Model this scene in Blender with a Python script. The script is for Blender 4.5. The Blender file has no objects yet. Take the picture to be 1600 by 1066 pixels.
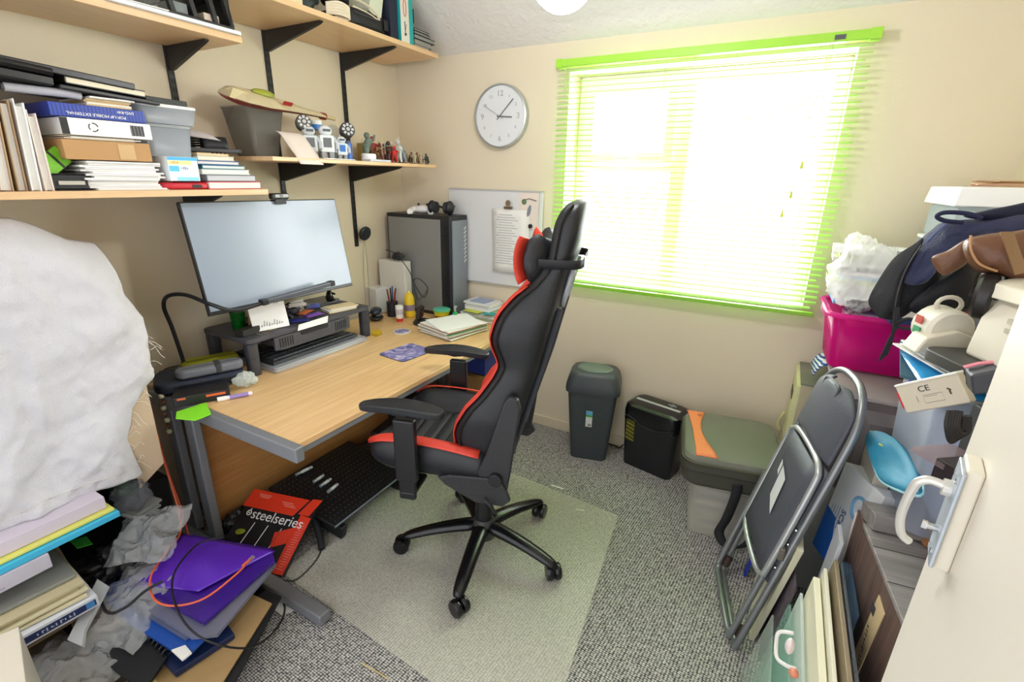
import bpy, bmesh, math, random
from mathutils import Vector, Matrix, noise
random.seed(7)
S = bpy.context.scene
COL = S.collection
PI = math.pi
# ---------------------------------------------------------------- camera
FPX = 754.9
CAM = Vector((2.45, 0.0, 1.65))
yaw, pitch, roll = math.radians(28.53), math.radians(18.67), math.radians(1.23)
fw = Vector((-math.sin(yaw)*math.cos(pitch), math.cos(yaw)*math.cos(pitch), -math.sin(pitch)))
r0 = Vector((math.cos(yaw), math.sin(yaw), 0)); u0 = r0.cross(fw)
rt = r0*math.cos(roll) + u0*math.sin(roll); up = -r0*math.sin(roll) + u0*math.cos(roll)
cd = bpy.data.cameras.new('camera'); cam = bpy.data.objects.new('camera', cd); COL.objects.link(cam)
cam.matrix_world = Matrix(((rt.x, up.x, -fw.x, CAM.x), (rt.y, up.y, -fw.y, CAM.y), (rt.z, up.z, -fw.z, CAM.z), (0, 0, 0, 1)))
cd.sensor_width = 36; cd.lens = FPX/1600*36; cd.clip_start = 0.01
S.camera = cam
# ---------------------------------------------------------------- world: bright overcast sky outside the window, dim hallway light behind
w = bpy.data.worlds.new('world'); S.world = w; w.use_nodes = True
nt = w.node_tree; nt.nodes.clear()
ow = nt.nodes.new('ShaderNodeOutputWorld'); bg = nt.nodes.new('ShaderNodeBackground')
tc = nt.nodes.new('ShaderNodeTexCoord'); sx = nt.nodes.new('ShaderNodeSeparateXYZ')
cr = nt.nodes.new('ShaderNodeValToRGB'); mr = nt.nodes.new('ShaderNodeMapRange')
SKY, HALL = 8.0, 1.0
nt.links.new(tc.outputs['Generated'], sx.inputs[0]); nt.links.new(sx.outputs['Y'], mr.inputs['Value'])
mr.inputs['From Min'].default_value = -0.05; mr.inputs['From Max'].default_value = 0.25
mr.inputs['To Min'].default_value = HALL; mr.inputs['To Max'].default_value = SKY
nt.links.new(sx.outputs['Y'], cr.inputs[0])
cr.color_ramp.elements[0].color = (0.95, 0.96, 1.0, 1); cr.color_ramp.elements[0].position = 0.0
cr.color_ramp.elements[1].color = (0.96, 0.98, 1.0, 1); cr.color_ramp.elements[1].position = 0.2
nt.links.new(cr.outputs[0], bg.inputs['Color']); nt.links.new(mr.outputs[0], bg.inputs['Strength'])
nt.links.new(bg.outputs[0], ow.inputs[0])
w.cycles.sampling_method = 'MANUAL'; w.cycles.sample_map_resolution = 256
S.view_settings.view_transform = 'Standard'; S.view_settings.look = 'None'
S.view_settings.gamma = 1; S.view_settings.use_curve_mapping = False
S.view_settings.exposure = 1.1
S.cycles.max_bounces = 10; S.cycles.diffuse_bounces = 6; S.cycles.transparent_max_bounces = 24; S.cycles.sample_clamp_indirect = 8
S.cycles.use_denoising = True

# ---------------------------------------------------------------- helpers
def V(px, py, x=None, y=None, z=None):
    """a photo point taken onto a real plane of the room"""
    d = fw + rt*((px-800)/FPX) - up*((py-533)/FPX)
    t = (x-CAM.x)/d.x if x is not None else (y-CAM.y)/d.y if y is not None else (z-CAM.z)/d.z
    return CAM + d*t
def lin(h):
    h = h.lstrip('#'); c = [int(h[i:i+2], 16)/255 for i in (0, 2, 4)]
    return tuple((v/12.92 if v <= .04045 else ((v+.055)/1.055)**2.4) for v in c) + (1,)
MATS = {}
def M(hexc, rough=.5, metal=0, trans=0, alpha=1, emit=0, bump=0, bscale=60, spec=.5, var=0, vscale=8, sheen=0, ior=1.45, coat=0):
    key = (hexc, rough, metal, trans, alpha, emit, bump, bscale, spec, var, vscale, sheen, coat)
    if key in MATS: return MATS[key]
    m = bpy.data.materials.new('mat_'+hexc.strip('#')); m.use_nodes = True
    n = m.node_tree.nodes; l = m.node_tree.links; b = n['Principled BSDF']
    b.inputs['Base Color'].default_value = lin(hexc); b.inputs['Roughness'].default_value = rough
    b.inputs['Metallic'].default_value = metal; b.inputs['Specular IOR Level'].default_value = spec
    b.inputs['Coat Weight'].default_value = coat
    if sheen: b.inputs['Sheen Weight'].default_value = sheen
    if emit: b.inputs['Emission Color'].default_value = lin(hexc); b.inputs['Emission Strength'].default_value = emit
    if trans or alpha < 1: b.inputs['Alpha'].default_value = alpha
    t = n.new('ShaderNodeTexCoord')
    if bump:
        k = n.new('ShaderNodeTexNoise'); k.inputs['Scale'].default_value = bscale; k.inputs['Detail'].default_value = 4
        bp = n.new('ShaderNodeBump'); bp.inputs['Strength'].default_value = bump; bp.inputs['Distance'].default_value = .01
        l.new(t.outputs['Object'], k.inputs['Vector']); l.new(k.outputs[0], bp.inputs['Height']); l.new(bp.outputs[0], b.inputs['Normal'])
    if var:
        k = n.new('ShaderNodeTexNoise'); k.inputs['Scale'].default_value = vscale; k.inputs['Detail'].default_value = 3
        mx = n.new('ShaderNodeMixRGB'); mx.blend_type = 'MIX'
        c = lin(hexc); mx.inputs[1].default_value = tuple(max(0, v*(1-var)) for v in c[:3])+(1,)
        mx.inputs[2].default_value = tuple(min(1, v*(1+var)) for v in c[:3])+(1,)
        l.new(t.outputs['Object'], k.inputs['Vector']); l.new(k.outputs[0], mx.inputs[0]); l.new(mx.outputs[0], b.inputs['Base Color'])
    MATS[key] = m; return m
def Mstripe(a, b_, scale, axis='Z', rough=.6, dist=0, profile='SIN'):
    m = bpy.data.materials.new('striped'); m.use_nodes = True; n = m.node_tree.nodes; l = m.node_tree.links; b = n['Principled BSDF']
    t = n.new('ShaderNodeTexCoord'); wv = n.new('ShaderNodeTexWave'); wv.bands_direction = axis; wv.inputs['Scale'].default_value = scale
    wv.inputs['Distortion'].default_value = dist; wv.wave_profile = profile
    r = n.new('ShaderNodeValToRGB'); r.color_ramp.elements[0].color = lin(a); r.color_ramp.elements[1].color = lin(b_)
    r.color_ramp.elements[0].position = .4; r.color_ramp.elements[1].position = .6
    l.new(t.outputs['Object'], wv.inputs[0]); l.new(wv.outputs[0], r.inputs[0]); l.new(r.outputs[0], b.inputs['Base Color'])
    b.inputs['Roughness'].default_value = rough; return m
def Mclear(hexc, op=.35, rough=.25):
    """translucent plastic: part see-through, part milky"""
    op = 1-(1-op)**.42          # a wall of the thing has several layers
    key = ('clear', hexc, op, rough)
    if key in MATS: return MATS[key]
    m = bpy.data.materials.new('plastic_clear'); m.use_nodes = True; n = m.node_tree.nodes; l = m.node_tree.links
    b = n['Principled BSDF']; b.inputs['Base Color'].default_value = lin(hexc); b.inputs['Roughness'].default_value = rough
    tr = n.new('ShaderNodeBsdfTransparent'); c = lin(hexc); tr.inputs[0].default_value = tuple(.55+.45*v for v in c[:3])+(1,)
    tl = n.new('ShaderNodeBsdfTranslucent'); tl.inputs[0].default_value = c
    a = n.new('ShaderNodeMixShader'); a.inputs[0].default_value = .45; l.new(b.outputs[0], a.inputs[1]); l.new(tl.outputs[0], a.inputs[2])
    mx = n.new('ShaderNodeMixShader'); mx.inputs[0].default_value = op; l.new(tr.outputs[0], mx.inputs[1]); l.new(a.outputs[0], mx.inputs[2])
    l.new(mx.outputs[0], n['Material Output'].inputs[0]); MATS[key] = m; return m

class B:
    def __init__(s): s.bm = bmesh.new()
    def _add(s, verts, faces):
        vs = [s.bm.verts.new(v) for v in verts]
        for f in faces:
            try: s.bm.faces.new([vs[i] for i in f])
            except ValueError: pass
        return s
    def box(s, c, d, R=None, taper=1):
        x, y, z = d[0]/2, d[1]/2, d[2]/2; t = taper
        vs = [Vector(p) for p in ((-x*t, -y*t, -z), (x*t, -y*t, -z), (x*t, y*t, -z), (-x*t, y*t, -z), (-x, -y, z), (x, -y, z), (x, y, z), (-x, y, z))]
        if R is not None: vs = [R @ v for v in vs]
        c = Vector(c); return s._add([v+c for v in vs], [(3, 2, 1, 0), (4, 5, 6, 7), (0, 1, 5, 4), (1, 2, 6, 5), (2, 3, 7, 6), (3, 0, 4, 7)])
    def bx(s, a, b):
        a = Vector(a); b = Vector(b); return s.box((a+b)/2, [abs(v) for v in (b-a)])
    def cyl(s, p0, p1, r, r2=None, n=16):
        return s.tube([p0, p1], r, n, r2=r2)
    def tube(s, pts, r, n=8, r2=None, closed=False, flat=1):
        pts = [Vector(p) for p in pts]; N = len(pts); rings = []; prev = None
        for i, p in enumerate(pts):
            if closed: d = pts[(i+1) % N]-pts[i-1]
            else: d = pts[min(i+1, N-1)]-pts[max(i-1, 0)]
            if d.length < 1e-9: d = Vector((0, 0, 1))
            d.normalize()
            a = (prev if prev is not None else (Vector((0, 0, 1)) if abs(d.z) < .9 else Vector((1, 0, 0))))
            a = (a - d*a.dot(d)); 
            if a.length < 1e-6: a = d.orthogonal()
            a.normalize(); prev = a; b = d.cross(a)
            if callable(r): rr = r(i/(N-1))
            else: rr = r if r2 is None else r+(r2-r)*i/(N-1)
            rings.append([s.bm.verts.new(p + a*math.cos(2*PI*k/n)*rr*flat + b*math.sin(2*PI*k/n)*rr) for k in range(n)])
        for i in range(N if closed else N-1):
            A, Bq = rings[i], rings[(i+1) % N]
            for k in range(n): s.bm.faces.new((A[k], A[(k+1) % n], Bq[(k+1) % n], Bq[k]))
        if not closed:
            s.bm.faces.new(rings[0][::-1]); s.bm.faces.new(rings[-1])
        return s
    def lathe(s, prof, c=(0, 0, 0), n=24, sc=(1, 1), R=None):
        c = Vector(c); rings = []
        for r, z in prof:
            rg = []
            for k in range(n):
                v = Vector((math.cos(2*PI*k/n)*max(r, 1e-4)*sc[0], math.sin(2*PI*k/n)*max(r, 1e-4)*sc[1], z))
                if R is not None: v = R @ v
                rg.append(s.bm.verts.new(v+c))
            rings.append(rg)
        for A, Bq in zip(rings, rings[1:]):
            for k in range(n): s.bm.faces.new((A[k], A[(k+1) % n], Bq[(k+1) % n], Bq[k]))
        s.bm.faces.new(rings[0][::-1]); s.bm.faces.new(rings[-1]); return s
    def ball(s, c, r, n=16, sc=(1, 1, 1), R=None):
        m = n//2; pr = [(math.sin(PI*i/m), -math.cos(PI*i/m)*sc[2]*r) for i in range(m+1)]
        return s.lathe([(a*r, z) for a, z in pr], c, n, (sc[0], sc[1]), R)
    def prism(s, poly, h, o=(0, 0, 0), X=(1, 0, 0), Y=(0, 1, 0)):
        """extrude 2D outline (in axes X,Y from o) by h along X x Y"""
        o, X, Y = Vector(o), Vector(X), Vector(Y); Z = X.cross(Y).normalized()*h; n = len(poly)
        lo = [o+X*a+Y*b for a, b in poly]
        return s._add(lo+[v+Z for v in lo], [tuple(range(n))[::-1], tuple(range(n, 2*n))] + [(i, (i+1) % n, n+(i+1) % n, n+i) for i in range(n)])
    def grid(s, f, nu, nv, close=False):
        g = [[s.bm.verts.new(f(i/nu, j/nv)) for j in range(nv+1)] for i in range(nu+1)]
        for i in range(nu):
            for j in range(nv): s.bm.faces.new((g[i][j], g[i+1][j], g[i+1][j+1], g[i][j+1]))
        return s
    def slab(s, pts, h):
        """a thin sheet with outline pts (3D, roughly flat), thickness h upward along its normal"""
        p = [Vector(q) for q in pts]; n = (p[1]-p[0]).cross(p[2]-p[0]).normalized()*h; k = len(p)
        return s._add(p+[q+n for q in p], [tuple(range(k))[::-1], tuple(range(k, 2*k))]+[(i, (i+1) % k, k+(i+1) % k, k+i) for i in range(k)])
def rrect(w, h, r, n=5, cx=0, cy=0):
    o = []
    for sx_, sy_, a0 in ((1, 1, 0), (-1, 1, 90), (-1, -1, 180), (1, -1, 270)):
        for k in range(n+1):
            a = math.radians(a0+90*k/n); o.append((cx+sx_*(w/2-r)+r*math.cos(a), cy+sy_*(h/2-r)+r*math.sin(a)))
    return o
def spline(pts, n=8, closed=False):
    P = [Vector(p) for p in pts]; N = len(P); out = []
    for i in range(N if closed else N-1):
        g = lambda k: P[k % N] if closed else P[max(0, min(N-1, k))]
        a, b, c, d = g(i-1), g(i), g(i+1), g(i+2)
        for k in range(n):
            t = k/n; out.append(.5*((2*b)+(-a+c)*t+(2*a-5*b+4*c-d)*t*t+(-a+3*b-3*c+d)*t**3))
    if not closed: out.append(P[-1])
    return out
def interp(tab, z):
    if z <= tab[0][0]: return tab[0][1]
    for (a, va), (b, vb) in zip(tab, tab[1:]):
        if z <= b: return va+(vb-va)*(z-a)/(b-a)
    return tab[-1][1]
def O(name, b, mat, parent=None, bevel=0, seg=2, sub=0, solid=0, smooth=35, loc=None, rot=None, lab=None):
    me = bpy.data.meshes.new(name)
    if isinstance(b, B):
        bmesh.ops.recalc_face_normals(b.bm, faces=b.bm.faces); b.bm.to_mesh(me); b.bm.free()
    else: me = b
    o = bpy.data.objects.new(name, me); COL.objects.link(o)
    me.materials.append(mat)
    for p in me.polygons: p.use_smooth = True
    if not (sub or bevel): me.set_sharp_from_angle(angle=math.radians(smooth))
    if solid:
        m = o.modifiers.new('solid', 'SOLIDIFY'); m.thickness = abs(solid); m.offset = 1 if solid > 0 else -1
    if bevel:
        m = o.modifiers.new('bevel', 'BEVEL'); m.width = bevel; m.segments = seg; m.limit_method = 'ANGLE'; m.angle_limit = math.radians(40)
        m.harden_normals = True
        me.set_sharp_from_angle(angle=math.radians(smooth))
    if sub:
        m = o.modifiers.new('sub', 'SUBSURF'); m.levels = sub; m.render_levels = sub
    if parent: o.parent = parent
    if loc is not None: o.location = loc
    if rot is not None: o.rotation_euler = rot
    if lab: o['label'] = lab
    return o
def tag(o, label, cat, group=None, kind=None):
    o['label'] = label; o['category'] = cat
    if group: o['group'] = group
    if kind: o['kind'] = kind
    return o
def T(name, label, cat, loc=(0, 0, 0), rz=0, group=None, rot=None):
    o = bpy.data.objects.new(name, None); COL.objects.link(o); o.empty_display_size = .05
    o.location = loc; o.rotation_euler = rot if rot is not None else (0, 0, math.radians(rz))
    return tag(o, label, cat, group)
def ST(name, b, mat, **k):
    o = O(name, b, mat, **k); o['kind'] = 'structure'; return o
def text(s, size, mat, parent=None, loc=(0, 0, 0), X=(1, 0, 0), Y=(0, 0, 1), ext=.0004, name='lettering', align='CENTER', sx=1):
    c = bpy.data.curves.new('t', 'FONT'); c.body = s; c.size = size; c.extrude = ext; c.align_x = align; c.align_y = 'CENTER'; c.resolution_u = 3
    t = bpy.data.objects.new('t', c); me = bpy.data.meshes.new_from_object(t); bpy.data.objects.remove(t)
    X, Y = Vector(X).normalized(), Vector(Y).normalized(); Z = X.cross(Y)
    me.transform(Matrix(((X.x*sx, Y.x, Z.x, loc[0]), (X.y*sx, Y.y, Z.y, loc[1]), (X.z*sx, Y.z, Z.z, loc[2]), (0, 0, 0, 1))))
    me.name = name
    return O(name, me, mat, parent)
def dup(root, **k):
    r = root.copy(); COL.objects.link(r)
    for ch in list(root.children):
        c = ch.copy(); COL.objects.link(c); c.parent = r
        for g in ch.children:
            d = g.copy(); COL.objects.link(d); d.parent = c
    for a, v in k.items():
        if a == 'loc': r.location = v
        elif a == 'rz': r.rotation_euler = (0, 0, math.radians(v))
        else: r[a] = v
    return r
# ================================================================ materials shared
def wood_mat(name, a, b_, scale=1.0, axis='Y'):
    m = bpy.data.materials.new(name); m.use_nodes = True; n = m.node_tree.nodes; l = m.node_tree.links; b = n['Principled BSDF']
    t = n.new('ShaderNodeTexCoord'); mp = n.new('ShaderNodeMapping')
    sc = {'X': (1.2, 26, 26), 'Y': (26, 1.2, 26), 'Z': (26, 26, 1.2)}[axis]; mp.inputs['Scale'].default_value = [v*scale for v in sc]
    k = n.new('ShaderNodeTexNoise'); k.inputs['Scale'].default_value = 2.2; k.inputs['Detail'].default_value = 7; k.inputs['Roughness'].default_value = .65
    r = n.new('ShaderNodeValToRGB'); r.color_ramp.elements[0].color = lin(a); r.color_ramp.elements[1].color = lin(b_)
    r.color_ramp.elements[0].position = .3; r.color_ramp.elements[1].position = .7
    l.new(t.outputs['Object'], mp.inputs[0]); l.new(mp.outputs[0], k.inputs[0]); l.new(k.outputs[0], r.inputs[0]); l.new(r.outputs[0], b.inputs['Base Color'])
    b.inputs['Roughness'].default_value = .38
    return m
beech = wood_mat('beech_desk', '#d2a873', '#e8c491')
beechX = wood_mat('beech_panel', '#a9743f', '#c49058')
shelfw = wood_mat('beech_shelf', '#d8b183', '#e4c298')
wallm = M('#ded2ba', .85, bump=.12, bscale=140, var=.02, vscale=2)
whitep = M('#e9e6df', .45)
blackp = M('#17181a', .45, bump=.08, bscale=300); blackg = M('#101114', .22); blackm = M('#1b1c1f', .38)
greyp = M('#55565a', .5); steel = M('#8d9096', .38, metal=.7); chrome = M('#c8cacc', .18, metal=1)
paper = M('#e9e8e4', .8, var=.03, vscale=20); card = M('#b98f5f', .75, var=.05); cream = M('#ddd6ad', .5)
leather = M('#1c1e22', .42, bump=.15, bscale=220); redl = M('#d8412f', .45, bump=.1, bscale=220)

# ================================================================ the room
WY, RX = 2.8, 3.235
# floor carpet
def carpet():
    m = bpy.data.materials.new('loop_carpet'); m.use_nodes = True; n = m.node_tree.nodes; l = m.node_tree.links; b = n['Principled BSDF']
    t = n.new('ShaderNodeTexCoord'); mp = n.new('ShaderNodeMapping'); mp.inputs['Rotation'].default_value = (0, 0, math.radians(4)); mp.inputs['Scale'].default_value = (88, 125, 1)
    v = n.new('ShaderNodeTexVoronoi'); v.inputs['Scale'].default_value = 1; v.inputs['Randomness'].default_value = .3
    l.new(t.outputs['Object'], mp.inputs[0]); l.new(mp.outputs[0], v.inputs['Vector'])
    r = n.new('ShaderNodeValToRGB'); e = r.color_ramp.elements; e[0].position = .15; e[0].color = lin('#d6d3ce'); e[1].position = .62; e[1].color = lin('#3b3c40')
    e2 = r.color_ramp.elements.new(.4); e2.color = lin('#a5a39f')
    l.new(v.outputs['Distance'], r.inputs[0])
    k = n.new('ShaderNodeTexNoise'); k.inputs['Scale'].default_value = 45; k.inputs['Detail'].default_value = 3; l.new(t.outputs['Object'], k.inputs[0])
    mx = n.new('ShaderNodeMixRGB'); mx.blend_type = 'OVERLAY'; mx.inputs[0].default_value = .55; l.new(r.outputs[0], mx.inputs[1]); l.new(k.outputs[0], mx.inputs[2])
    l.new(mx.outputs[0], b.inputs['Base Color']); b.inputs['Roughness'].default_value = .95; b.inputs['Specular IOR Level'].default_value = .1
    bp = n.new('ShaderNodeBump'); bp.inputs['Strength'].default_value = .8; bp.inputs['Distance'].default_value = .004; bp.invert = True
    l.new(v.outputs['Distance'], bp.inputs['Height']); l.new(bp.outputs[0], b.inputs['Normal'])
    return m
ST('floor', B().bx((-.1, -.7, -.1), (RX+.1, WY, 0)), carpet())
ST('wall_left', B().bx((-.12, -.7, 0), (0, WY, 3.0)), wallm)
ST('wall_right', B().bx((RX, -.7, 0), (RX+.12, WY, 3.0)), wallm)
WX0, WX1, WZ0, WZ1 = 1.26, 2.60, 1.045, 2.215
ST('wall_far', B().bx((-.12, WY, 0), (WX0, WY+.28, 3.0)).bx((WX1, WY, 0), (RX+.12, WY+.28, 3.0)).bx((WX0, WY, 0), (WX1, WY+.28, WZ0)).bx((WX0, WY, WZ1), (WX1, WY+.28, 3.0)), wallm)
ceilm = M('#d9d6d2', .9, bump=.9, bscale=26)
ST('ceiling', B().prism([(WY+.05, 2.325), (2.25, 2.805), (-.7, 2.805), (-.7, 2.95), (WY+.05, 2.95)], RX+.24, (-.12, 0, 0), (0, 1, 0), (0, 0, 1)), ceilm)
ST('baseboard_far', B().bx((0, WY-.018, 0), (RX, WY, .07)), M('#d8ccb0', .5), bevel=.004)
# window (uPVC) with openings
wf = ST('window_1', B().bx((WX0, 2.97, WZ0+.055), (WX0+.055, 3.04, WZ1-.055)).bx((WX1-.055, 2.97, WZ0+.055), (WX1, 3.04, WZ1-.055))
        .bx((WX0, 2.97, WZ1-.055), (WX1, 3.04, WZ1)).bx((WX0, 2.97, WZ0), (WX1, 3.04, WZ0+.055)), M('#f0f1ee', .35), bevel=.005)
O('mullion', B().bx((1.83, 2.973, WZ0+.05), (1.915, 3.037, WZ1-.05)), M('#f0f1ee', .35), wf, bevel=.005)
O('transom', B().bx((WX0+.05, 2.974, 1.70), (1.832, 3.036, 1.75)), M('#f0f1ee', .35), wf, bevel=.005)
sash = O('sash', B().bx((WX0+.045, 2.95, 1.745), (1.835, 2.972, 1.80)).bx((WX0+.045, 2.95, 2.115), (1.835, 2.972, 2.17)).bx((WX0+.045, 2.95, 1.80), (WX0+.10, 2.972, 2.115)).bx((1.78, 2.95, 1.80), (1.835, 2.972, 2.115)), M('#f0f1ee', .35), wf, bevel=.004)
O('handle', B().tube([(1.50, 2.945, 1.765), (1.52, 2.92, 1.768), (1.62, 2.915, 1.772)], .008), M('#d9dadb', .3), sash)
gl = bpy.data.materials.new('window_glass'); gl.use_nodes = True; g_n = gl.node_tree.nodes
g_n.remove(g_n['Principled BSDF']); tr_ = g_n.new('ShaderNodeBsdfTransparent'); gg_ = g_n.new('ShaderNodeBsdfGlossy'); gg_.inputs['Roughness'].default_value = .02; gm_ = g_n.new('ShaderNodeMixShader'); gm_.inputs[0].default_value = .05
gl.node_tree.links.new(tr_.outputs[0], gm_.inputs[1]); gl.node_tree.links.new(gg_.outputs[0], gm_.inputs[2]); gl.node_tree.links.new(gm_.outputs[0], g_n['Material Output'].inputs[0])
O('glass_pane', B().bx((1.9, 3.0, WZ0+.04), (WX1-.04, 3.006, WZ1-.04)), gl, wf)
O('glass_pane', B().bx((WX0+.04, 3.0, WZ0+.04), (1.84, 3.006, 1.71)), gl, wf)
O('glass_pane', B().bx((WX0+.095, 2.960, 1.795), (1.785, 2.965, 2.12)), gl, sash)
O('sill', B().bx((WX0+.001, WY-.01, WZ0+.0005), (WX1-.001, 2.969, WZ0+.012)), M('#eeeeea', .4), wf, bevel=.003)
# door leaf at right foreground, its face on x = 2.70
DA = math.radians(-10)          # the leaf stands slightly turned, its far vertical edge at (2.70, .75)
dr = ST('door_1', B().bx((0, -.90, .01), (.038, 0, 2.1)), M('#e6dfd2', .4, bump=.04, bscale=30), bevel=.002, loc=(2.70, .75, 0), rot=(0, 0, DA))
lk = O('lock_case', B().bx((-.015, -.145, 1.245), (0, -.098, 1.372)), M('#e2dccb', .4), dr, bevel=.003)
pl = O('backplate', B().bx((-.0185, -.150, 1.247), (-.0145, -.104, 1.368)), M('#b9c3cd', .45, metal=.45), dr, bevel=.0015)
for z_ in (1.262, 1.353):
    for y_ in (-.138, -.116): O('screw', B().cyl((-.018, y_, z_), (-.020, y_, z_), .0035, n=10), chrome, pl)
O('thumb_turn', B().cyl((-.018, -.127, 1.285), (-.028, -.127, 1.285), .004, n=12).box((-.030, -.127, 1.285), (.005, .0035, .009)), chrome, dr)
O('door_handle', B().cyl((-.018, -.122, 1.335), (-.026, -.122, 1.335), .0095).tube(spline([(-.018, -.122, 1.335), (-.034, -.120, 1.337), (-.043, -.119, 1.333), (-.048, -.116, 1.320), (-.050, -.108, 1.278), (-.044, -.100, 1.248), (-.034, -.096, 1.238)], 6), .0048, 12), M('#dcdad4', .22, metal=.35), dr)
# ---------------------------------------------------------------- venetian blind
green = M('#9fd83c', .4)
slm = bpy.data.materials.new('blind_slat'); slm.use_nodes = True; n_ = slm.node_tree.nodes; b_ = n_['Principled BSDF']; b_.inputs['Base Color'].default_value = lin('#addb68'); b_.inputs['Roughness'].default_value = .4
t_ = n_.new('ShaderNodeBsdfTranslucent'); t_.inputs[0].default_value = lin('#c6ec7c'); x_ = n_.new('ShaderNodeMixShader'); x_.inputs[0].default_value = .35
slm.node_tree.links.new(b_.outputs[0], x_.inputs[1]); slm.node_tree.links.new(t_.outputs[0], x_.inputs[2]); slm.node_tree.links.new(x_.outputs[0], n_['Material Output'].inputs[0])
BX0, BX1 = 1.215, 2.655; BY = 2.735
bl = T('venetian_blind', 'lime green venetian blind lowered over the window', 'blind', (1.93, BY, 1.03))
lo = Vector((1.93, BY, 1.03))
def bb(a, b): return B().bx(Vector(a)-lo, Vector(b)-lo)
hr = O('headrail', bb((BX0, BY-.02, 2.225), (BX1, BY+.03, 2.262)), green, bl, bevel=.003)
O('end_cap', bb((BX0-.006, BY-.023, 2.222), (BX0+.03, BY+.03, 2.265)), green, hr, bevel=.002)
O('end_cap', bb((BX1-.03, BY-.023, 2.222), (BX1+.012, BY+.03, 2.265)), green, hr, bevel=.002)
O('bracket', bb((2.50, BY-.024, 2.232), (2.54, BY-.018, 2.25)), greyp, hr)
sb = B(); NS = 43
for i in range(NS):
    z = 1.072+(2.205-1.072)*i/(NS-1)
    th = math.radians(16)
    pr = [(-.0125, 0), (-.006, .0018), (.006, .0018), (.0125, 0), (.006, .0010), (-.006, .0010)]
    P = [(-.0125*math.cos(th)+0, 0)]
    pts = [((a*math.cos(th)-c*math.sin(th)), (a*math.sin(th)+c*math.cos(th))) for a, c in pr]
    sb.prism(pts, BX1-BX0-.012-(.02 if i % 5 == 0 else 0), (BX0+.006-lo.x, 0, z-lo.z), (0, 1, 0), (0, 0, 1))
O('slats', sb, slm, bl)
O('bottom_rail', bb((BX0+.006, BY-.014, 1.03), (BX1-.006, BY+.014, 1.05)), M('#86c22e', .4), bl, bevel=.004)
cb = B()
for x in (1.30, 1.80, 2.12, 2.50):
    for dy in (-.014, .014): cb.cyl((x-lo.x, dy, 0.01), (x-lo.x, dy, 1.2), .0006, n=5)
O('ladder_cord', cb, M('#a8c878', .6), bl)
pc = O('pull_cord', B().tube([Vector((2.50, BY-.03, 2.235))-lo, Vector((2.47, BY-.035, 1.95))-lo, Vector((2.46, BY-.035, 1.80))-lo, Vector((2.43, BY-.03, 1.52))-lo], .0012, 6)
   .tube([Vector((2.49, BY-.03, 2.235))-lo, Vector((2.475, BY-.035, 1.93))-lo, Vector((2.468, BY-.033, 1.68))-lo, Vector((2.45, BY-.03, 1.6))-lo], .0012, 6), M('#c9cfa0', .6), bl)
for p in ((2.43, BY-.03, 1.50), (2.452, BY-.03, 1.59), (2.472, BY-.033, 1.72)):
    O('tassel', B().lathe([(.002, .03), (.005, .022), (.008, .0), (.003, -.004)], Vector(p)-lo, 10), M('#c9d23a', .4), pc)
O('tilt_wand', B().tube([Vector((1.275, BY-.03, 2.23))-lo, Vector((1.275, BY-.035, 2.10))-lo], .003, 6), M('#b9c08a', .3), bl)
# ---------------------------------------------------------------- lamp globe
lp = T('globe_pendant_lamp', 'white glass globe pendant lamp hanging from the ceiling', 'lamp', (1.73, 1.6, 2.235))
O('globe', B().ball((0, 0, 0), .098, 32), M('#ffffff', .3, emit=34), lp)
O('cap', B().cyl((0, 0, .09), (0, 0, .13), .03), whitep, lp); O('flex', B().cyl((0, 0, .12), (0, 0, .57), .004), whitep, lp)
# ---------------------------------------------------------------- clock
ck = T('wall_clock', 'round white wall clock with a thin silver rim', 'clock', (.832, WY, 2.0))
O('case', B().lathe([(.175, 0), (.18, .004), (.18, .042), (.172, .046), (.170, .036), (.001, .036)], (0, 0, 0), 48, R=Matrix.Rotation(PI/2, 3, 'X')), M('#b9bdbd', .3, metal=.6), ck)
O('dial', B().cyl((0, -.0362, 0), (0, -.038, 0), .168, n=48), M('#dcdfe2', .5), ck)
dg = M('#a3a6a8', .4, metal=.3)
def ang(h): a = math.radians(90-30*h); return math.cos(a), math.sin(a)
for h in range(1, 13):
    c_, s_ = ang(h); text(str(h), .045 if h in (12, 3, 6, 9) else .026, dg, ck, (c_*.125, -.0385, s_*.125), name='numeral')
c_, s_ = ang(3.15); O('hour_hand', B().slab([(-.02*c_-.004*s_, -.042, -.02*s_+.004*c_), (c_*.085-.004*s_, -.042, s_*.085+.004*c_), (c_*.085+.004*s_, -.042, s_*.085-.004*c_), (-.02*c_+.004*s_, -.042, -.02*s_-.004*c_)], .001), M('#8b8f92', .3, metal=.5), ck)
c_, s_ = ang(1.5); O('minute_hand', B().slab([(-.025*c_-.003*s_, -.044, -.025*s_+.003*c_), (c_*.13-.003*s_, -.044, s_*.13+.003*c_), (c_*.13+.003*s_, -.044, s_*.13-.003*c_), (-.025*c_+.003*s_, -.044, -.025*s_-.003*c_)], .001), M('#7b7f82', .3, metal=.5), ck)
c_, s_ = ang(10); O('second_hand', B().cyl((-.03*c_, -.046, -.03*s_), (c_*.12, -.046, s_*.12), .0012, n=6), M('#8b8f92', .3, metal=.5), ck)
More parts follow.
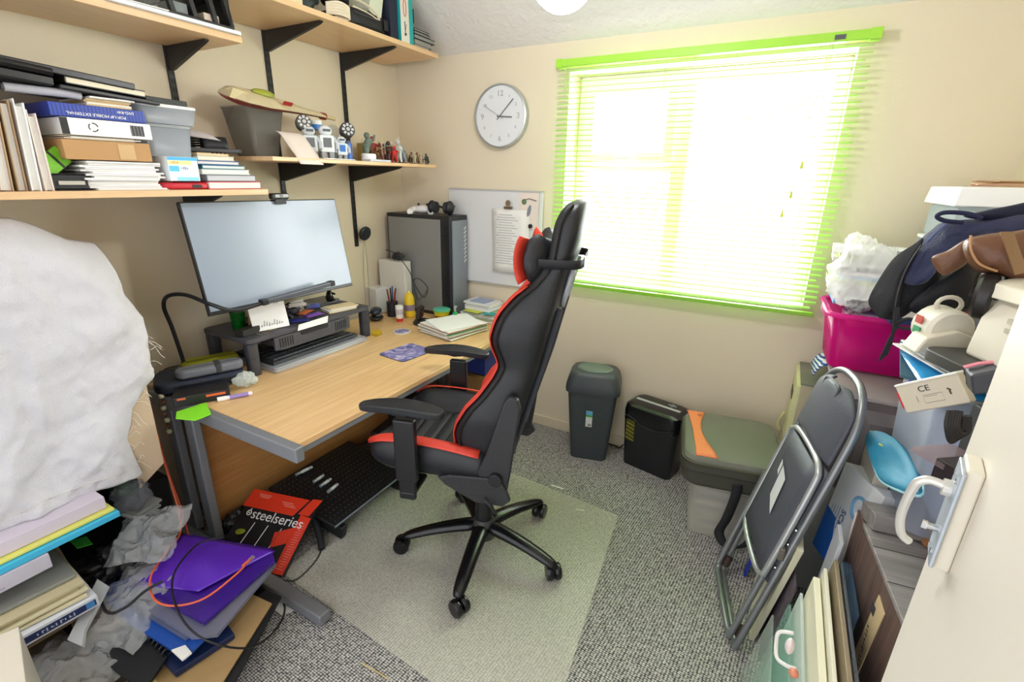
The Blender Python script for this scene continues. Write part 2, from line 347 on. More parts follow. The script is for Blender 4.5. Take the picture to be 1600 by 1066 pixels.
# ---------------------------------------------------------------- twin slot uprights and shelves
slot = M('#050505', .8)
def upright(y, z0, z1, label):
    t = T('shelf_upright', label, 'shelf upright', (0, y, z0), group=None)
    O('rail', B().bx((0, -.013, 0), (.012, .013, z1-z0)), blackp, t, bevel=.002)
    sb_ = B(); k = 0
    while .02+k*.035 < z1-z0-.02:
        for s_ in (-.006, .006): sb_.bx((.0115, s_-.002, .02+k*.035), (.0126, s_+.002, .038+k*.035))
        k += 1
    O('slots', sb_, slot, t)
upright(1.345, 1.5, 2.16, 'black slotted steel upright rail under the upper left shelf')
upright(1.83, 1.24, 2.33, 'black slotted steel upright rail in the middle, running behind the monitor')
upright(2.327, 1.20, 2.33, 'black slotted steel upright rail nearest the corner, by the black disc')
def shelf(y0, y1, z, d, brs, label, th=.024, blen=.36):
    t = T('wall_shelf', label, 'shelf', (0, (y0+y1)/2, z))
    ym = (y0+y1)/2
    O('board', B().bx((.014, y0-ym, 0), (d, y1-ym, th)), shelfw, t, bevel=.002)
    for by in brs:
        O('bracket', B().prism([(.012, -.09), (.03, -.092), (blen-.02, -.014), (blen, -.006), (blen, -.0005), (.012, -.0005)], .02, (0, by-ym+.01, 0), (1, 0, 0), (0, 0, 1)), blackp, t, bevel=.003)
    return t
UL = shelf(.2, 1.455, 2.152, .365, (1.345,), 'upper left beech shelf near the ceiling above the stack of books', blen=.30)
UR = shelf(1.2, 2.665, 2.32, .455, (1.83, 2.327), 'upper right beech shelf near the ceiling above the bare wall', blen=.42)
ML = shelf(.2, 1.456, 1.556, .40, (1.30,), 'lower left beech shelf crammed with books above the monitor', blen=.3)
MR = shelf(1.47, 2.64, 1.70, .44, (1.83, 2.327), 'lower right beech shelf holding the model spaceship and figurines', blen=.42, th=.018)
# ---------------------------------------------------------------- desk
DZ = .74
dk = T('desk', 'beech topped desk with grey steel cantilever legs', 'desk', (.55, 1.75, 0))
do = Vector((.55, 1.75, 0)); dgrey = M('#85888d', .4, metal=.3)
def db(a, b): return B().bx(Vector(a)-do, Vector(b)-do)
DX1, DY0, DY1 = 1.075, .93, 2.70
O('desktop', db((.06, DY0+.035, DZ-.026), (DX1-.004, DY1, DZ)), beech, dk, bevel=.004)
O('front_rail', db((DX1-.03, DY0+.02, DZ-.05), (DX1-.008, DY1, DZ-.026)), dgrey, dk, bevel=.002)
for y, nm in ((DY0, 'leg_frame'), (DY1-.06, 'leg_frame')):
    fr = O(nm, db((.12, y, DZ-.062), (DX1+.02, y+.038, DZ-.002)), dgrey, dk, bevel=.008, seg=3)
    for x in (.22, .375): O('leg', db((x, y+.002, .05), (x+.065, y+.04, DZ-.06)), dgrey, dk, bevel=.008)
    O('foot', db((.14, y-.045, 0.005), (1.165, y+.01, .055)), dgrey, dk, bevel=.008)
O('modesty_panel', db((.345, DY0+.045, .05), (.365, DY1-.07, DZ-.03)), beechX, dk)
# ---------------------------------------------------------------- floor protector mat
mm = bpy.data.materials.new('clear_mat'); mm.use_nodes = True; n_ = mm.node_tree.nodes; b_ = n_['Principled BSDF']; b_.inputs['Base Color'].default_value = lin('#fbf8ee'); b_.inputs['Roughness'].default_value = .27
t_ = n_.new('ShaderNodeBsdfTransparent'); t_.inputs[0].default_value = (.93, .93, .9, 1); x_ = n_.new('ShaderNodeMixShader'); x_.inputs[0].default_value = .25
mm.node_tree.links.new(t_.outputs[0], x_.inputs[1]); mm.node_tree.links.new(b_.outputs[0], x_.inputs[2]); mm.node_tree.links.new(x_.outputs[0], n_['Material Output'].inputs[0])
mt = O('chair_mat', B().slab([(.80, .99, .004), (2.09, .90, .004), (1.955, 2.10, .004), (.72, 2.2, .004)], .003), mm)
tag(mt, 'clear plastic floor protector mat on the carpet under the gaming chair', 'floor mat')
# ================================================================ gaming chair
CX, CY = 1.476, 1.559
gc = T('gaming_chair', 'black and red high-backed gaming chair on a five-star wheeled base', 'chair', (CX, CY, 0), rz=196.68)
dust = M('#2a2b2e', .5, bump=.2, bscale=90)
FR = [(.60, -.06), (.621, -.022), (.647, .011), (.682, .036), (.728, .04), (.767, .029), (.833, -.009), (.888, -.057), (.959, -.104), (1.008, -.127), (1.041, -.12), (1.08, -.103), (1.119, -.098), (1.167, -.112), (1.207, -.129), (1.261, -.172), (1.303, -.224), (1.344, -.257), (1.382, -.278), (1.438, -.285), (1.51, -.295), (1.558, -.315), (1.585, -.345)]
RR = [(.585, -.145), (.664, -.16), (.852, -.215), (.988, -.254), (1.115, -.283), (1.26, -.318), (1.394, -.352), (1.46, -.372), (1.585, -.385)]
WW = [(.58, .20), (.66, .235), (.8, .245), (1.0, .22), (1.12, .235), (1.2, .235), (1.3, .19), (1.4, .165), (1.5, .16), (1.56, .14), (1.59, .09)]
ZZ = [.60+(.985)*i/40 for i in range(41)]
def sec(z):
    f, r, w_ = interp(FR, z), interp(RR, z), interp(WW, z); c = max(r+.06, min(f-.03, r+.115)) if z < 1.3 else f+.012
    bw = .045 if z < 1.3 else .02
    half = [(r-.004, 0), (r, w_*.55), (r+.012, w_*.86), (r+.03, w_*.97), ((r+f)/2, w_), (f-.008, w_), (f+.012, w_-.012), (f+.022, w_-bw), (f, w_-bw-.03), (c, max(.02, w_-bw-.075)), (c-.004, 0)]
    return half
NB = 11
b1 = B(); trim = B(); rows = []
for z in ZZ:
    h = sec(z); full = h + [(x, -y) for x, y in h[-2:0:-1]]
    rows.append([b1.bm.verts.new((x, y, z)) for x, y in full])
n = len(rows[0])
for A, C_ in zip(rows, rows[1:]):
    for k in range(n): b1.bm.faces.new((A[k], A[(k+1) % n], C_[(k+1) % n], C_[k]))
b1.bm.faces.new(rows[0][::-1]); b1.bm.faces.new(rows[-1])
bk = O('backrest', b1, leather, gc, sub=1)
for s_ in (1, -1):
    t_ = B(); g = []
    for z in [.63+(1.30-.63)*i/40 for i in range(41)]:
        h = sec(z); g.append([t_.bm.verts.new((h[k][0]+.004, s_*(h[k][1]+.002*(k == 5)), z)) for k in (6, 7, 8)])
    for A, C_ in zip(g, g[1:]):
        for k in range(2): t_.bm.faces.new((A[k], A[k+1], C_[k+1], C_[k]))
    O('red_bolster_trim', t_, redl, bk, solid=.004, lab='red bolster trim')
    O('piping', B().tube([(sec(z)[5][0], s_*(sec(z)[5][1]+.004), z) for z in [.61+.96*i/60 for i in range(61)]], .0035, 6), M('#0b0b0c', .4), bk)
    O('rear_rib', B().tube([(interp(RR, z)-.004, s_*interp(WW, z)*.62, z) for z in [.62+.6*i/30 for i in range(31)]], .010, 8), M('#3a3e47', .35), bk)
    O('harness_slot', B().tube(spline([(interp(RR, z)-.006, s_*y_, z) for z, y_ in ((1.22, .085), (1.27, .12), (1.34, .115), (1.37, .07), (1.34, .04), (1.26, .045))], 6, True), .009, 8, closed=True), M('#a8adb5', .25), bk)
    O('harness_slot_dark_inset', B().lathe([(.06, 0), (.055, .002)], (interp(RR, 1.295)-.0045, s_*.078, 1.295), 20, (1.15, .55), R=Matrix.Rotation(PI/2-.15, 3, 'Y') @ Matrix.Rotation(PI, 3, 'Y')), M('#060606', .7), bk)  # near-black oval painted in for the shaded opening; the backrest has no hole
# neck pillow with strap
pb = B(); rg = []
for i in range(17):
    t = i/16; y = -.175+.35*t; e = abs(2*t-1)
    hz = .055+.05*e**1.5; hx = .040+.006*e; k_ = .35 if i in (0, 16) else .82 if i in (1, 15) else 1
    xc = -.252+.05*e**2 ; zc = 1.385
    rg.append([pb.bm.verts.new((xc+math.cos(a)*hx*k_, y, zc+math.sin(a)*hz*k_)) for a in [2*PI*q/16 for q in range(16)]])
for A, C_ in zip(rg, rg[1:]):
    for k in range(16): pb.bm.faces.new((A[k], A[(k+1) % 16], C_[(k+1) % 16], C_[k]))
pb.bm.faces.new(rg[0][::-1]); pb.bm.faces.new(rg[-1])
np_ = O('neck_pillow', pb, leather, gc)
rp = B(); rg = []
for i in range(17):
    t = i/16; y = -.172+.344*t; e = abs(2*t-1); hz = .055+.05*e**1.5; hx = .040+.006*e
    xc = -.250+.05*e**2
    rg.append([rp.bm.verts.new((xc+math.cos(a)*hx*1.06, y, 1.385+math.sin(a)*hz*.98)) for a in [math.radians(-52+104*q/8) for q in range(9)]])
for A, C_ in zip(rg, rg[1:]):
    for k in range(8): rp.bm.faces.new((A[k], A[k+1], C_[k+1], C_[k]))
O('red_pillow_front', rp, redl, np_, solid=.005, lab='red pillow front')
st = [(-.235, .178), (-.26, .18), (-.33, .178), (-.375, .14), (-.378, 0), (-.375, -.14), (-.33, -.178), (-.26, -.18), (-.235, -.178)]
sg = B(); g = [[sg.bm.verts.new((x, y, z)) for x, y in [tuple(p)[:2] for p in spline([(a, b, 0) for a, b in st], 5)]] for z in (1.365, 1.395)]
for k in range(len(g[0])-1): sg.bm.faces.new((g[0][k], g[0][k+1], g[1][k+1], g[1][k]))
O('strap', sg, M('#16161c', .7), np_, solid=.003)
O('strap_buckle', B().box((-.385, .10, 1.38), (.008, .02, .04)), chrome, np_, bevel=.002)
# seat
sh = B(); g = []
for i in range(15):
    x = -.08+.50*i/14; e = i/14; fr = max(0, (e-.78)/.22)
    zt = .605-.035*fr**2; zb = .535+.03*fr; wv = .27-.03*fr**2; bz = .665+.03*math.sin(e*2.6)-.03*fr**2
    top = [(.0, zt), (.10, zt+.002), (.165, zt+.01), (.20, bz-.01), (.235, bz), (wv, bz-.035), (wv+.004, zb+.03), (wv-.02, zb), (0, zb)]
    full = top+[(-a, b) for a, b in top[-2:0:-1]]
    g.append([sh.bm.verts.new((x-(.012 if i == 0 else 0), a, b)) for a, b in full])
n = len(g[0])
for A, C_ in zip(g, g[1:]):
    for k in range(n): sh.bm.faces.new((A[k], A[(k+1) % n], C_[(k+1) % n], C_[k]))
sh.bm.faces.new(g[0][::-1]); sh.bm.faces.new(g[-1])
seat = O('seat', sh, leather, gc, sub=1)
qm = Mstripe('#1c1e22', '#2a2d33', 9, 'X', .45)
O('quilted_panel', B().grid(lambda u, v: Vector((-.06+.45*u, -.155+.31*v, .609+.006*abs(math.sin(u*PI*9))-.035*max(0, (u-.72)/.28)**2)), 72, 8), qm, seat, solid=.003)
for s_ in (1, -1):
    t_ = B(); g = []
    for i in range(15):
        x = -.05+.455*i/14; e = (x+.08)/.5; fr = max(0, (e-.78)/.22); bz = .665+.03*math.sin(e*2.6)-.03*fr**2; wv = .27-.03*fr**2
        g.append([t_.bm.verts.new((x, s_*a, b)) for a, b in ((.234, bz+.001), (.248, bz-.003), (wv-.010, bz-.010), (wv-.003, bz-.016))])
    for A, C_ in zip(g, g[1:]):
        for k in range(3): t_.bm.faces.new((A[k], A[k+1], C_[k+1], C_[k]))
    O('red_seat_trim', t_, redl, seat, solid=.004, lab='red seat edge trim')
O('seam_thread', B().tube([(-.02, -.02, .616), (.03, .05, .616), (.06, .155, .615)], .0012, 5), M('#b9bcc0', .5), seat)
# under-seat mechanism, column, base
O('tilt_mechanism', B().box((.12, 0, .515), (.26, .2, .04)).box((0, 0, .50), (.14, .12, .05)), blackm, gc, bevel=.01)
O('gas_column', B().cyl((0, 0, .28), (0, 0, .50), .026).cyl((0, 0, .12), (0, 0, .34), .042, .036, 24), blackm, gc)
for s_, nm in ((1, 'near'), (-1, 'far')):
    O('recline_cover', B().prism([(-.02, .50), (.02, .54), (.045, .60), (.01, .68), (-.055, .90), (-.075, .925), (-.105, .915), (-.115, .88), (-.085, .62), (-.07, .52)], -.028*s_, (-.09, s_*.244, 0), (1, 0, 0), (0, 0, 1)), dust, gc, bevel=.008, seg=3)
    O('side_bracket_cover', B().prism([(-.16, .50), (-.13, .47), (-.02, .47), (.10, .53), (.13, .56), (.08, .575), (-.12, .59)], -.02*s_, (-.02, s_*.262, 0), (1, 0, 0), (0, 0, 1)), dust, gc, bevel=.006)
    O('pivot_cap', B().cyl((-.12, s_*.265, .585), (-.12, s_*.292, .585), .026, n=24), M('#202124', .35), gc, bevel=.003)
    ar = B().box((.215, s_*.315, .68), (.085, .03, .26)).box((.215, s_*.315, .56), (.065, .026, .18)).box((.215, s_*.26, .495), (.06, .14, .02))
    ap = O('arm_post', ar, blackm, gc, bevel=.008, seg=3)
    ol = [(-.145+.29*.5*(1-math.cos(PI*k/12)), .040*math.sin(PI*k/12)**.55*(1.0 if k < 8 else .9)) for k in range(13)]
    ol = ol+[(a, -b) for a, b in ol[-2:0:-1]]
    arb = B(); lower = [arb.bm.verts.new((.225+a*1.12, s_*(.315+b*s_), .845-abs(a)*.10)) for a, b in ol]; upper = [arb.bm.verts.new((.225+a*1.14, s_*(.315+b*1.08*s_), .875-abs(a)**2*.9)) for a, b in ol]
    n = len(ol)
    for k in range(n): arb.bm.faces.new((lower[k], lower[(k+1) % n], upper[(k+1) % n], upper[k]))
    arb.bm.faces.new(lower[::-1]); arb.bm.faces.new(upper)
    O('armrest', arb, M('#232529', .5, bump=.1, bscale=80), gc, bevel=.008, seg=3)
O('recline_lever', B().tube([(-.08, .29, .50), (-.11, .31, .49), (-.13, .31, .46)], .006, 8), blackm, gc)
O('hub', B().lathe([(.0, .08), (.055, .085), (.06, .12), (.05, .165), (.042, .18), (.0, .18)], (0, 0, 0), 28), M('#3b3a38', .45, bump=.1), gc)
for k in range(5):
    a = math.radians(-74.5+72*k-196.68); d = Vector((math.cos(a), math.sin(a), 0)); q = Vector((-d.y, d.x, 0))
    lb = B(); rg = []
    for i in range(9):
        t = i/8; p = d*(.03+.35*t)+Vector((0, 0, .145-.012*t-.05*t**2.2)); wd = .044-.015*t; hh = .030-.010*t
        if i == 8: hh *= .7; wd *= .7
        rg.append([lb.bm.verts.new(p+q*wd*x+Vector((0, 0, hh*z))) for x, z in ((-1, -.8), (-.9, .2), (-.45, .9), (.45, .9), (.9, .2), (1, -.8))])
    for A, C_ in zip(rg, rg[1:]):
        for j in range(6): lb.bm.faces.new((A[j], A[(j+1) % 6], C_[(j+1) % 6], C_[j]))
    lb.bm.faces.new(rg[0][::-1]); lb.bm.faces.new(rg[-1])
    O('base_leg', lb, blackg, gc, sub=1)
    e = d*.365; ca = a+1.0+k*1.3; cdv = Vector((math.cos(ca), math.sin(ca), 0)); cq = Vector((-cdv.y, cdv.x, 0)); ce = e+cdv*.012
    cs = O('caster', B().cyl(e+Vector((0, 0, .05)), e+Vector((0, 0, .09)), .008).box(ce+Vector((0, 0, .046)), (.03, .02, .03), Matrix.Rotation(ca, 3, 'Z')), blackm, gc)
    for s_ in (-1, 1):
        O('wheel', B().lathe([(.012, -.013), (.032, -.013), (.036, -.007), (.036, .007), (.032, .013), (.012, .013)], ce+cq*s_*.018+Vector((0, 0, .0435)), 20, R=Matrix.Rotation(ca, 3, 'Z') @ Matrix.Rotation(PI/2, 3, 'X')), blackg, cs)
# ================================================================ bin, shredder
bn = T('waste_bin', 'dark grey plastic swing-lid waste bin beneath the window', 'bin', (1.605, 2.61, 0), rz=14)
bgry = M('#3d4448', .42, bump=.05, bscale=200)
def loft(secs, n=6):
    b = B(); rg = []
    for w_, d_, r_, z in secs: rg.append([b.bm.verts.new((x, y, z)) for x, y in rrect(w_, d_, r_, n)])
    m = len(rg[0])
    for A, C_ in zip(rg, rg[1:]):
        for k in range(m): b.bm.faces.new((A[k], A[(k+1) % m], C_[(k+1) % m], C_[k]))
    b.bm.faces.new(rg[0][::-1]); b.bm.faces.new(rg[-1]); return b
O('bin_body', loft([(.215, .165, .03, 0.0), (.22, .17, .03, .01), (.292, .225, .035, .46)]), bgry, bn)
ld = O('bin_lid', loft([(.318, .245, .04, .455), (.322, .248, .04, .475), (.318, .245, .05, .50), (.292, .224, .05, .55), (.262, .20, .05, .572), (.245, .18, .05, .577)]), bgry, bn)
O('swing_flap', B().lathe([(.104, 0), (.106, .006), (.094, .014), (.0, .008)], (0.0, 0, .573), 32, (1, .72)), M('#66786c', .3), ld)
sk = O('product_sticker', B().slab([(-.025, -.1110, .24), (.013, -.1110, .24), (.013, -.1195, .35), (-.025, -.1195, .35)], .0008), M('#d5d8d3', .5), bn)
O('sticker_band', B().slab([(-.025, -.1185, .322), (.013, -.1185, .322), (.013, -.1207, .35), (-.025, -.1207, .35)], .0008), M('#5fa7cf', .5), sk)
O('sticker_stripe', B().slab([(-.025, -.1180, .309), (.013, -.1180, .309), (.013, -.1195, .322), (-.025, -.1195, .322)], .0008), M('#4fae3c', .5), sk)
bc = B()
for k in range(7): bc.bx((-.012+k*.003, -.1135, .247), (-.0105+k*.003, -.1129, .262))
O('barcode', bc, M('#222222', .6), sk)
sd = T('paper_shredder', 'black paper shredder standing on the carpet beside the swing-lid bin', 'shredder', (1.985, 2.665, 0), rz=-13)
O('bin', loft([(.30, .17, .03, 0), (.305, .175, .035, .01), (.335, .205, .04, .31)]), blackm, sd)
O('cutter_head', loft([(.342, .212, .05, .30), (.345, .215, .05, .36), (.335, .205, .05, .395), (.30, .17, .05, .408), (.28, .15, .05, .41)]), blackg, sd)
O('feed_slot', B().box((0, -.005, .411), (.27, .022, .004)), M('#b9beba', .4), sd, bevel=.001)
O('power_switch', B().box((.07, .035, .413), (.05, .012, .008)).box((.07, .035, .413), (.014, .03, .008)), M('#8e928f', .4), sd, bevel=.002)
wb = B()
for k in range(5): wb.bx((-.135, -.104+.0*k, .175+k*.03), (-.085, -.100, .178+k*.03))
O('sight_window', B().slab([(-.138, -.097, .172), (-.083, -.097, .172), (-.083, -.106, .312), (-.138, -.106, .312)], .002), M('#4b4a16', .3), sd)
O('sight_window_bars', B().tube([(-.136, -.1005, .19), (-.085, -.1005, .178)], .0016, 6).tube([(-.136, -.102, .215), (-.085, -.102, .203)], .0016, 6).tube([(-.136, -.1035, .24), (-.085, -.1035, .228)], .0016, 6).tube([(-.136, -.105, .265), (-.085, -.105, .253)], .0016, 6).tube([(-.136, -.1065, .29), (-.085, -.1065, .278)], .0016, 6), M('#a7a42e', .4), sd)
O('front_lip', B().tube(spline([(-.15, -.107, .335), (-.09, -.109, .325), (-.03, -.110, .295), (.05, -.110, .298), (.15, -.107, .325)], 6), .003, 6), M('#26292b', .25), sd)
tag(O('mains_cable', B().tube(spline([(1.79, 2.73, .05), (1.76, 2.74, .012), (1.72, 2.76, .008), (1.60, 2.77, .008), (1.42, 2.75, .008)], 8), .004, 6), blackp), 'black mains cord trailing along the wall behind the bins', 'cord')
# ================================================================ folding chair
fc = T('folding_chair', 'folded grey tubular metal chair with padded seat leaning on the clutter', 'chair', (2.514, 1.785, 0))
bU = Vector((.094, -.396, 0)).normalized(); vU = Vector((.232, .20, .95)).normalized(); nU = bU.cross(vU).normalized()
if nU.x > 0: nU = -nU      # towards the room
def FC(u, v, w=0): return bU*u+vU*v+nU*w+Vector((0, 0, .014))
tubeM = M('#8a8d90', .32, metal=.55); padM = M('#4b4d57', .55, bump=.12, bscale=120)
def loopU(hw, v0, v1, w_, r=.05, topbow=0):
    pts = [(-hw, v1-.10), (-hw, v0+r), (-hw+r*.3, v0+r*.3), (-hw+r, v0), (hw-r, v0), (hw-r*.3, v0+r*.3), (hw, v0+r), (hw, v1-.10)]
    return pts
out = [FC(u, v, 0) for u, v in [(-.20, .04), (-.20, .55), (-.20, .80), (-.19, .92), (-.14, 1.00), (-.06, 1.035), (.06, 1.035), (.14, 1.00), (.19, .92), (.20, .80), (.20, .55), (.20, .04), (.185, .01), (.15, 0), (-.15, 0), (-.185, .01)]]
O('main_frame', B().tube(spline(out, 5, True), .0125, 12, closed=True), tubeM, fc)
o2 = [FC(u, v, .03) for u, v in [(-.185, .50), (-.185, .06), (-.17, .025), (-.13, .012), (.13, .012), (.17, .025), (.185, .06), (.185, .50)]]
O('rear_leg_frame', B().tube(spline(o2, 5), .0115, 12), tubeM, fc)
o3 = [FC(u+.02, v, .034) for u, v in [(-.175, .36), (-.175, .68), (-.155, .74), (-.08, .76), (.08, .76), (.155, .74), (.175, .68), (.175, .36), (.155, .30), (.08, .28), (-.08, .28), (-.155, .30)]]
sf = O('seat_frame', B().tube(spline(o3, 5, True), .011, 12, closed=True), M('#b5b8ba', .3, metal=.5), fc)
sp = B(); sp.grid(lambda u, v: FC(.02+(u-.5)*.32, .31+.43*v, .030+.0*u), 6, 6)
O('seat_underside', sp, padM, fc, solid=.012)
pd = B(); pd.grid(lambda u, v: FC(.02+(u-.5)*(.35), .29+.46*v, .006-.012*math.sin(PI*u)**.5*math.sin(PI*v)**.5), 10, 10)
O('seat_cushion', pd, padM, fc, solid=.01)
lbp = O('care_label', B().slab([FC(-.02, .50, .047), FC(.05, .46, .047), FC(.03, .60, .047), (FC(-.035, .62, .047))], .001), M('#cfd0d3', .6), fc)
O('care_label_strip', B().slab([FC(-.06, .585, .047), FC(-.04, .575, .047), FC(-.045, .62, .047), FC(-.065, .63, .047)], .001), M('#cfd0d3', .6), fc)
bp_ = B()
def bkf(u, v):
    uu = (u-.5)*2; hw = .182-.05*max(0, v-.6)**1.2*2
    if v > .75: hw = .182-.12*((v-.75)/.25)**2
    vv = .76+.24*v-.03*(1-abs(uu))*(1-v)*-1
    return FC(uu*hw, vv, .005+.035*(1-uu*uu))
bp_.grid(bkf, 14, 10)
O('back_pad', bp_, padM, fc, solid=.016, sub=1)
hh = B(); hh.tube([FC(u, v, .045) for u, v in [tuple(p)[:2] for p in spline([(-.05, .955, 0), (.05, .955, 0), (.065, .975, 0), (.05, .995, 0), (-.05, .995, 0), (-.065, .975, 0)], 4, True)]], .006, 8, closed=True)
O('handle_slot', hh, M('#2b2c31', .5), fc)
for s_ in (-1, 1):
    O('hinge', B().box(FC(s_*.20, .42, .02), (.02, .028, .05)), M('#7a7469', .5, metal=.4), fc, bevel=.004)
    for v in (.36, .46, .52): O('rivet', B().ball(FC(s_*.20, v, .014), .007, 8), chrome, fc)
    O('foot_cap', B().cyl(FC(s_*.185, .03, 0), FC(s_*.185, .075, 0), .0155, n=12), M('#3b2b24', .6), fc)
# ================================================================ small builders
def slab(name, pts, h, mat, label=None, cat=None, group=None, parent=None, bevel=0, solidkind=None):
    o = O(name, B().slab(pts, h), mat, parent, bevel=bevel)
    if label: tag(o, label, cat, group)
    return o
def blk(name, label, cat, a, b, mat, group=None, rz=0, bevel=.002, parts=None, tilt=None):
    """a box-like thing between corners a and b (local origin at its base centre)"""
    a, b = Vector(a), Vector(b); c = (a+b)/2; d = b-a
    t = T(name, label, cat, (c.x, c.y, a.z), rz, group, rot=tilt)
    O('body', B().box((0, 0, d.z/2), (d.x, d.y, d.z)), mat, t, bevel=bevel)
    return t, d
def book(label, a, b, cover, group=None, rz=0, spine='x', name='book', pages=None, cat='book', tilt=None):
    """book lying flat: cover boards, spine and page block"""
    a, b = Vector(a), Vector(b); c = (a+b)/2; d = b-a; th = min(.003, d.z*.2)
    t = T(name, label, cat, (c.x, c.y, a.z), rz, group, rot=tilt)
    cv = B().box((0, 0, th/2), (d.x, d.y, th)).box((0, 0, d.z-th/2), (d.x, d.y, th))
    if spine == 'x': cv.box((d.x/2-th/2, 0, d.z/2), (th, d.y, d.z))
    elif spine == '-y': cv.box((0, -d.y/2+th/2, d.z/2), (d.x, th, d.z))
    elif spine == '-x': cv.box((-d.x/2+th/2, 0, d.z/2), (th, d.y, d.z))
    O('cover', cv, cover, t)
    O('pages', B().box((-.002 if spine == 'x' else .001 if spine == '-x' else 0, .002 if spine == '-y' else 0, d.z/2), (d.x-.006, d.y-.006, d.z-2*th-.0004)), pages or paper, t)
    return t
def sheets(name, label, cat, a, b, mats, n=8, jit=.012, group=None, rz=0):
    """an uneven pile of loose paper as one pile"""
    a, b = Vector(a), Vector(b); c = (a+b)/2; d = b-a; h = d.z/n
    t = T(name, label, cat, (c.x, c.y, a.z), rz, group)
    bs = {}
    for i in range(n):
        m = mats[i % len(mats)]; bs.setdefault(m.name, (m, B()))[1].box((random.uniform(-jit, jit), random.uniform(-jit, jit), h*(i+.5)), (d.x-jit*2, d.y-jit*2, h*.93), Matrix.Rotation(random.uniform(-.05, .05), 3, 'Z'))
    for k, (m, bb_) in enumerate(bs.values()): O('sheets', bb_, m, t)
    return t
def cable(label, pts, r=.0025, mat=None, cat='cable', name='cable', n=6, group=None):
    return tag(O(name, B().tube(spline(pts, n), r, 7), mat or blackp), label, cat, group)
def crumple(name, label, cat, c, r, sc, mat, seed=0, n=28, amp=.28, fr=3.0, group=None, solid=0):
    b = B(); b.ball((0, 0, 0), r, max(n, 48), sc)
    for v in b.bm.verts:
        d = v.co.normalized(); s_ = Vector((seed, seed*.7, 0))
        k = noise.noise(d*fr*.5+s_)*.9 - abs(noise.noise(d*fr*1.1+s_*2))*.9 - abs(noise.noise(d*fr*2.6+s_*3))*.35
        v.co += d*r*amp*(k+.35)
    lo_ = min(v.co.z for v in b.bm.verts)
    for v in b.bm.verts: v.co.z -= lo_
    o = O(name, b, mat, smooth=75); o.location = (c[0], c[1], c[2])
    return tag(o, label, cat, group)
lav = M('#d7d3dc', .7); wht = M('#f1f1ef', .6); navy = M('#1e2a4c', .6); teal = M('#1fa3a3', .5); dk_ = M('#232428', .5)
def marks(parent, o, X, Y, n, h, step, mat, name='printed_marks'):
    """print too small to read in the photo: a row of short uneven strokes"""
    X, Y, o = Vector(X).normalized(), Vector(Y).normalized(), Vector(o); Z = X.cross(Y); R = Matrix((X, Y, Z)).transposed(); b = B()
    for k in range(n):
        hh = h*(.55+.45*((k*7) % 3)/2); b.box(o+X*step*(k-n/2), (step*.3, hh, .0006), R)
        if k % 2: b.box(o+X*step*(k-n/2+.3)+Y*hh*.3*(1 if k % 4 == 1 else -1), (step*.6, h*.14, .0006), R)
    return O(name, b, mat, parent)
clearp = Mclear('#e8eef2', .34, .2); clearg = Mclear('#9fa2a0', .5, .25); bagp = Mclear('#f4f6f8', .5, .18)
# ================================================================ monitor
tl, tr_c = V(276, 315, x=.30), V(524, 311, x=.30); blc, brc = V(331, 495, x=.385), V(551, 446, x=.385)
wv = ((tr_c-tl)+(brc-blc))/2; hv = ((tl-blc)+(tr_c-brc))/2; cc = (tl+tr_c+blc+brc)/4
Wd, Hd = wv.length, hv.length; Xm = wv.normalized(); Ym = (hv-Xm*hv.dot(Xm)).normalized(); Zm = Xm.cross(Ym)
mo = T('monitor', 'large flat black-bezelled monitor with a pale reflecting screen on the riser', 'monitor', (.26, cc.y, .925))
Rm = Matrix((Xm, Ym, Zm)).transposed(); mo_l = Vector((.26, cc.y, .925))
O('casing', B().box(cc-mo_l-Zm*.012, (Wd, Hd, .02), Rm), M('#1a1b1e', .35), mo, bevel=.003)
scr = M('#8b97a8', .22, spec=.6)  # pale grey-blue base colour carries the screen's reflection
O('screen', B().box(cc-mo_l-Zm*.0008+Ym*.006, (Wd-.012, Hd-.024, .002), Rm), scr, mo)
O('rear_housing', B().box(cc-mo_l-Zm*.04-Ym*.02, (Wd*.5, Hd*.5, .04), Rm), dk_, mo, bevel=.01)
O('stand_column', B().tube([(-.13, 0, .005), (-.12, 0, .10), (.02, 0, .32)], .018, 12), blackm, mo)
O('stand_foot', B().box((-.135, 0, .004), (.11, .26, .008)), blackm, mo, bevel=.003)
wc = cc+Ym*(Hd/2)+Xm*(Wd*.07)
w_ = T('webcam', 'small black webcam clipped on top of the big monitor', 'webcam', wc+Vector((0, 0, .001)), rot=(0, 0, 0))
O('body', B().box((.006, 0, .016), (.03, .095, .028)), blackm, w_, bevel=.008, seg=3)
O('clip', B().box((.014, .0, -.006), (.006, .06, .028)).box((-.01, 0, -.004), (.04, .05, .006)), dk_, w_, bevel=.002)
O('grille', B().box((.022, .022, .018), (.002, .035, .014)).box((.022, -.018, .018), (.002, .025, .014)), M('#a7a9aa', .4), w_)
O('lens', B().cyl((.02, .002, .018), (.024, .002, .018), .009, n=16), blackg, w_)
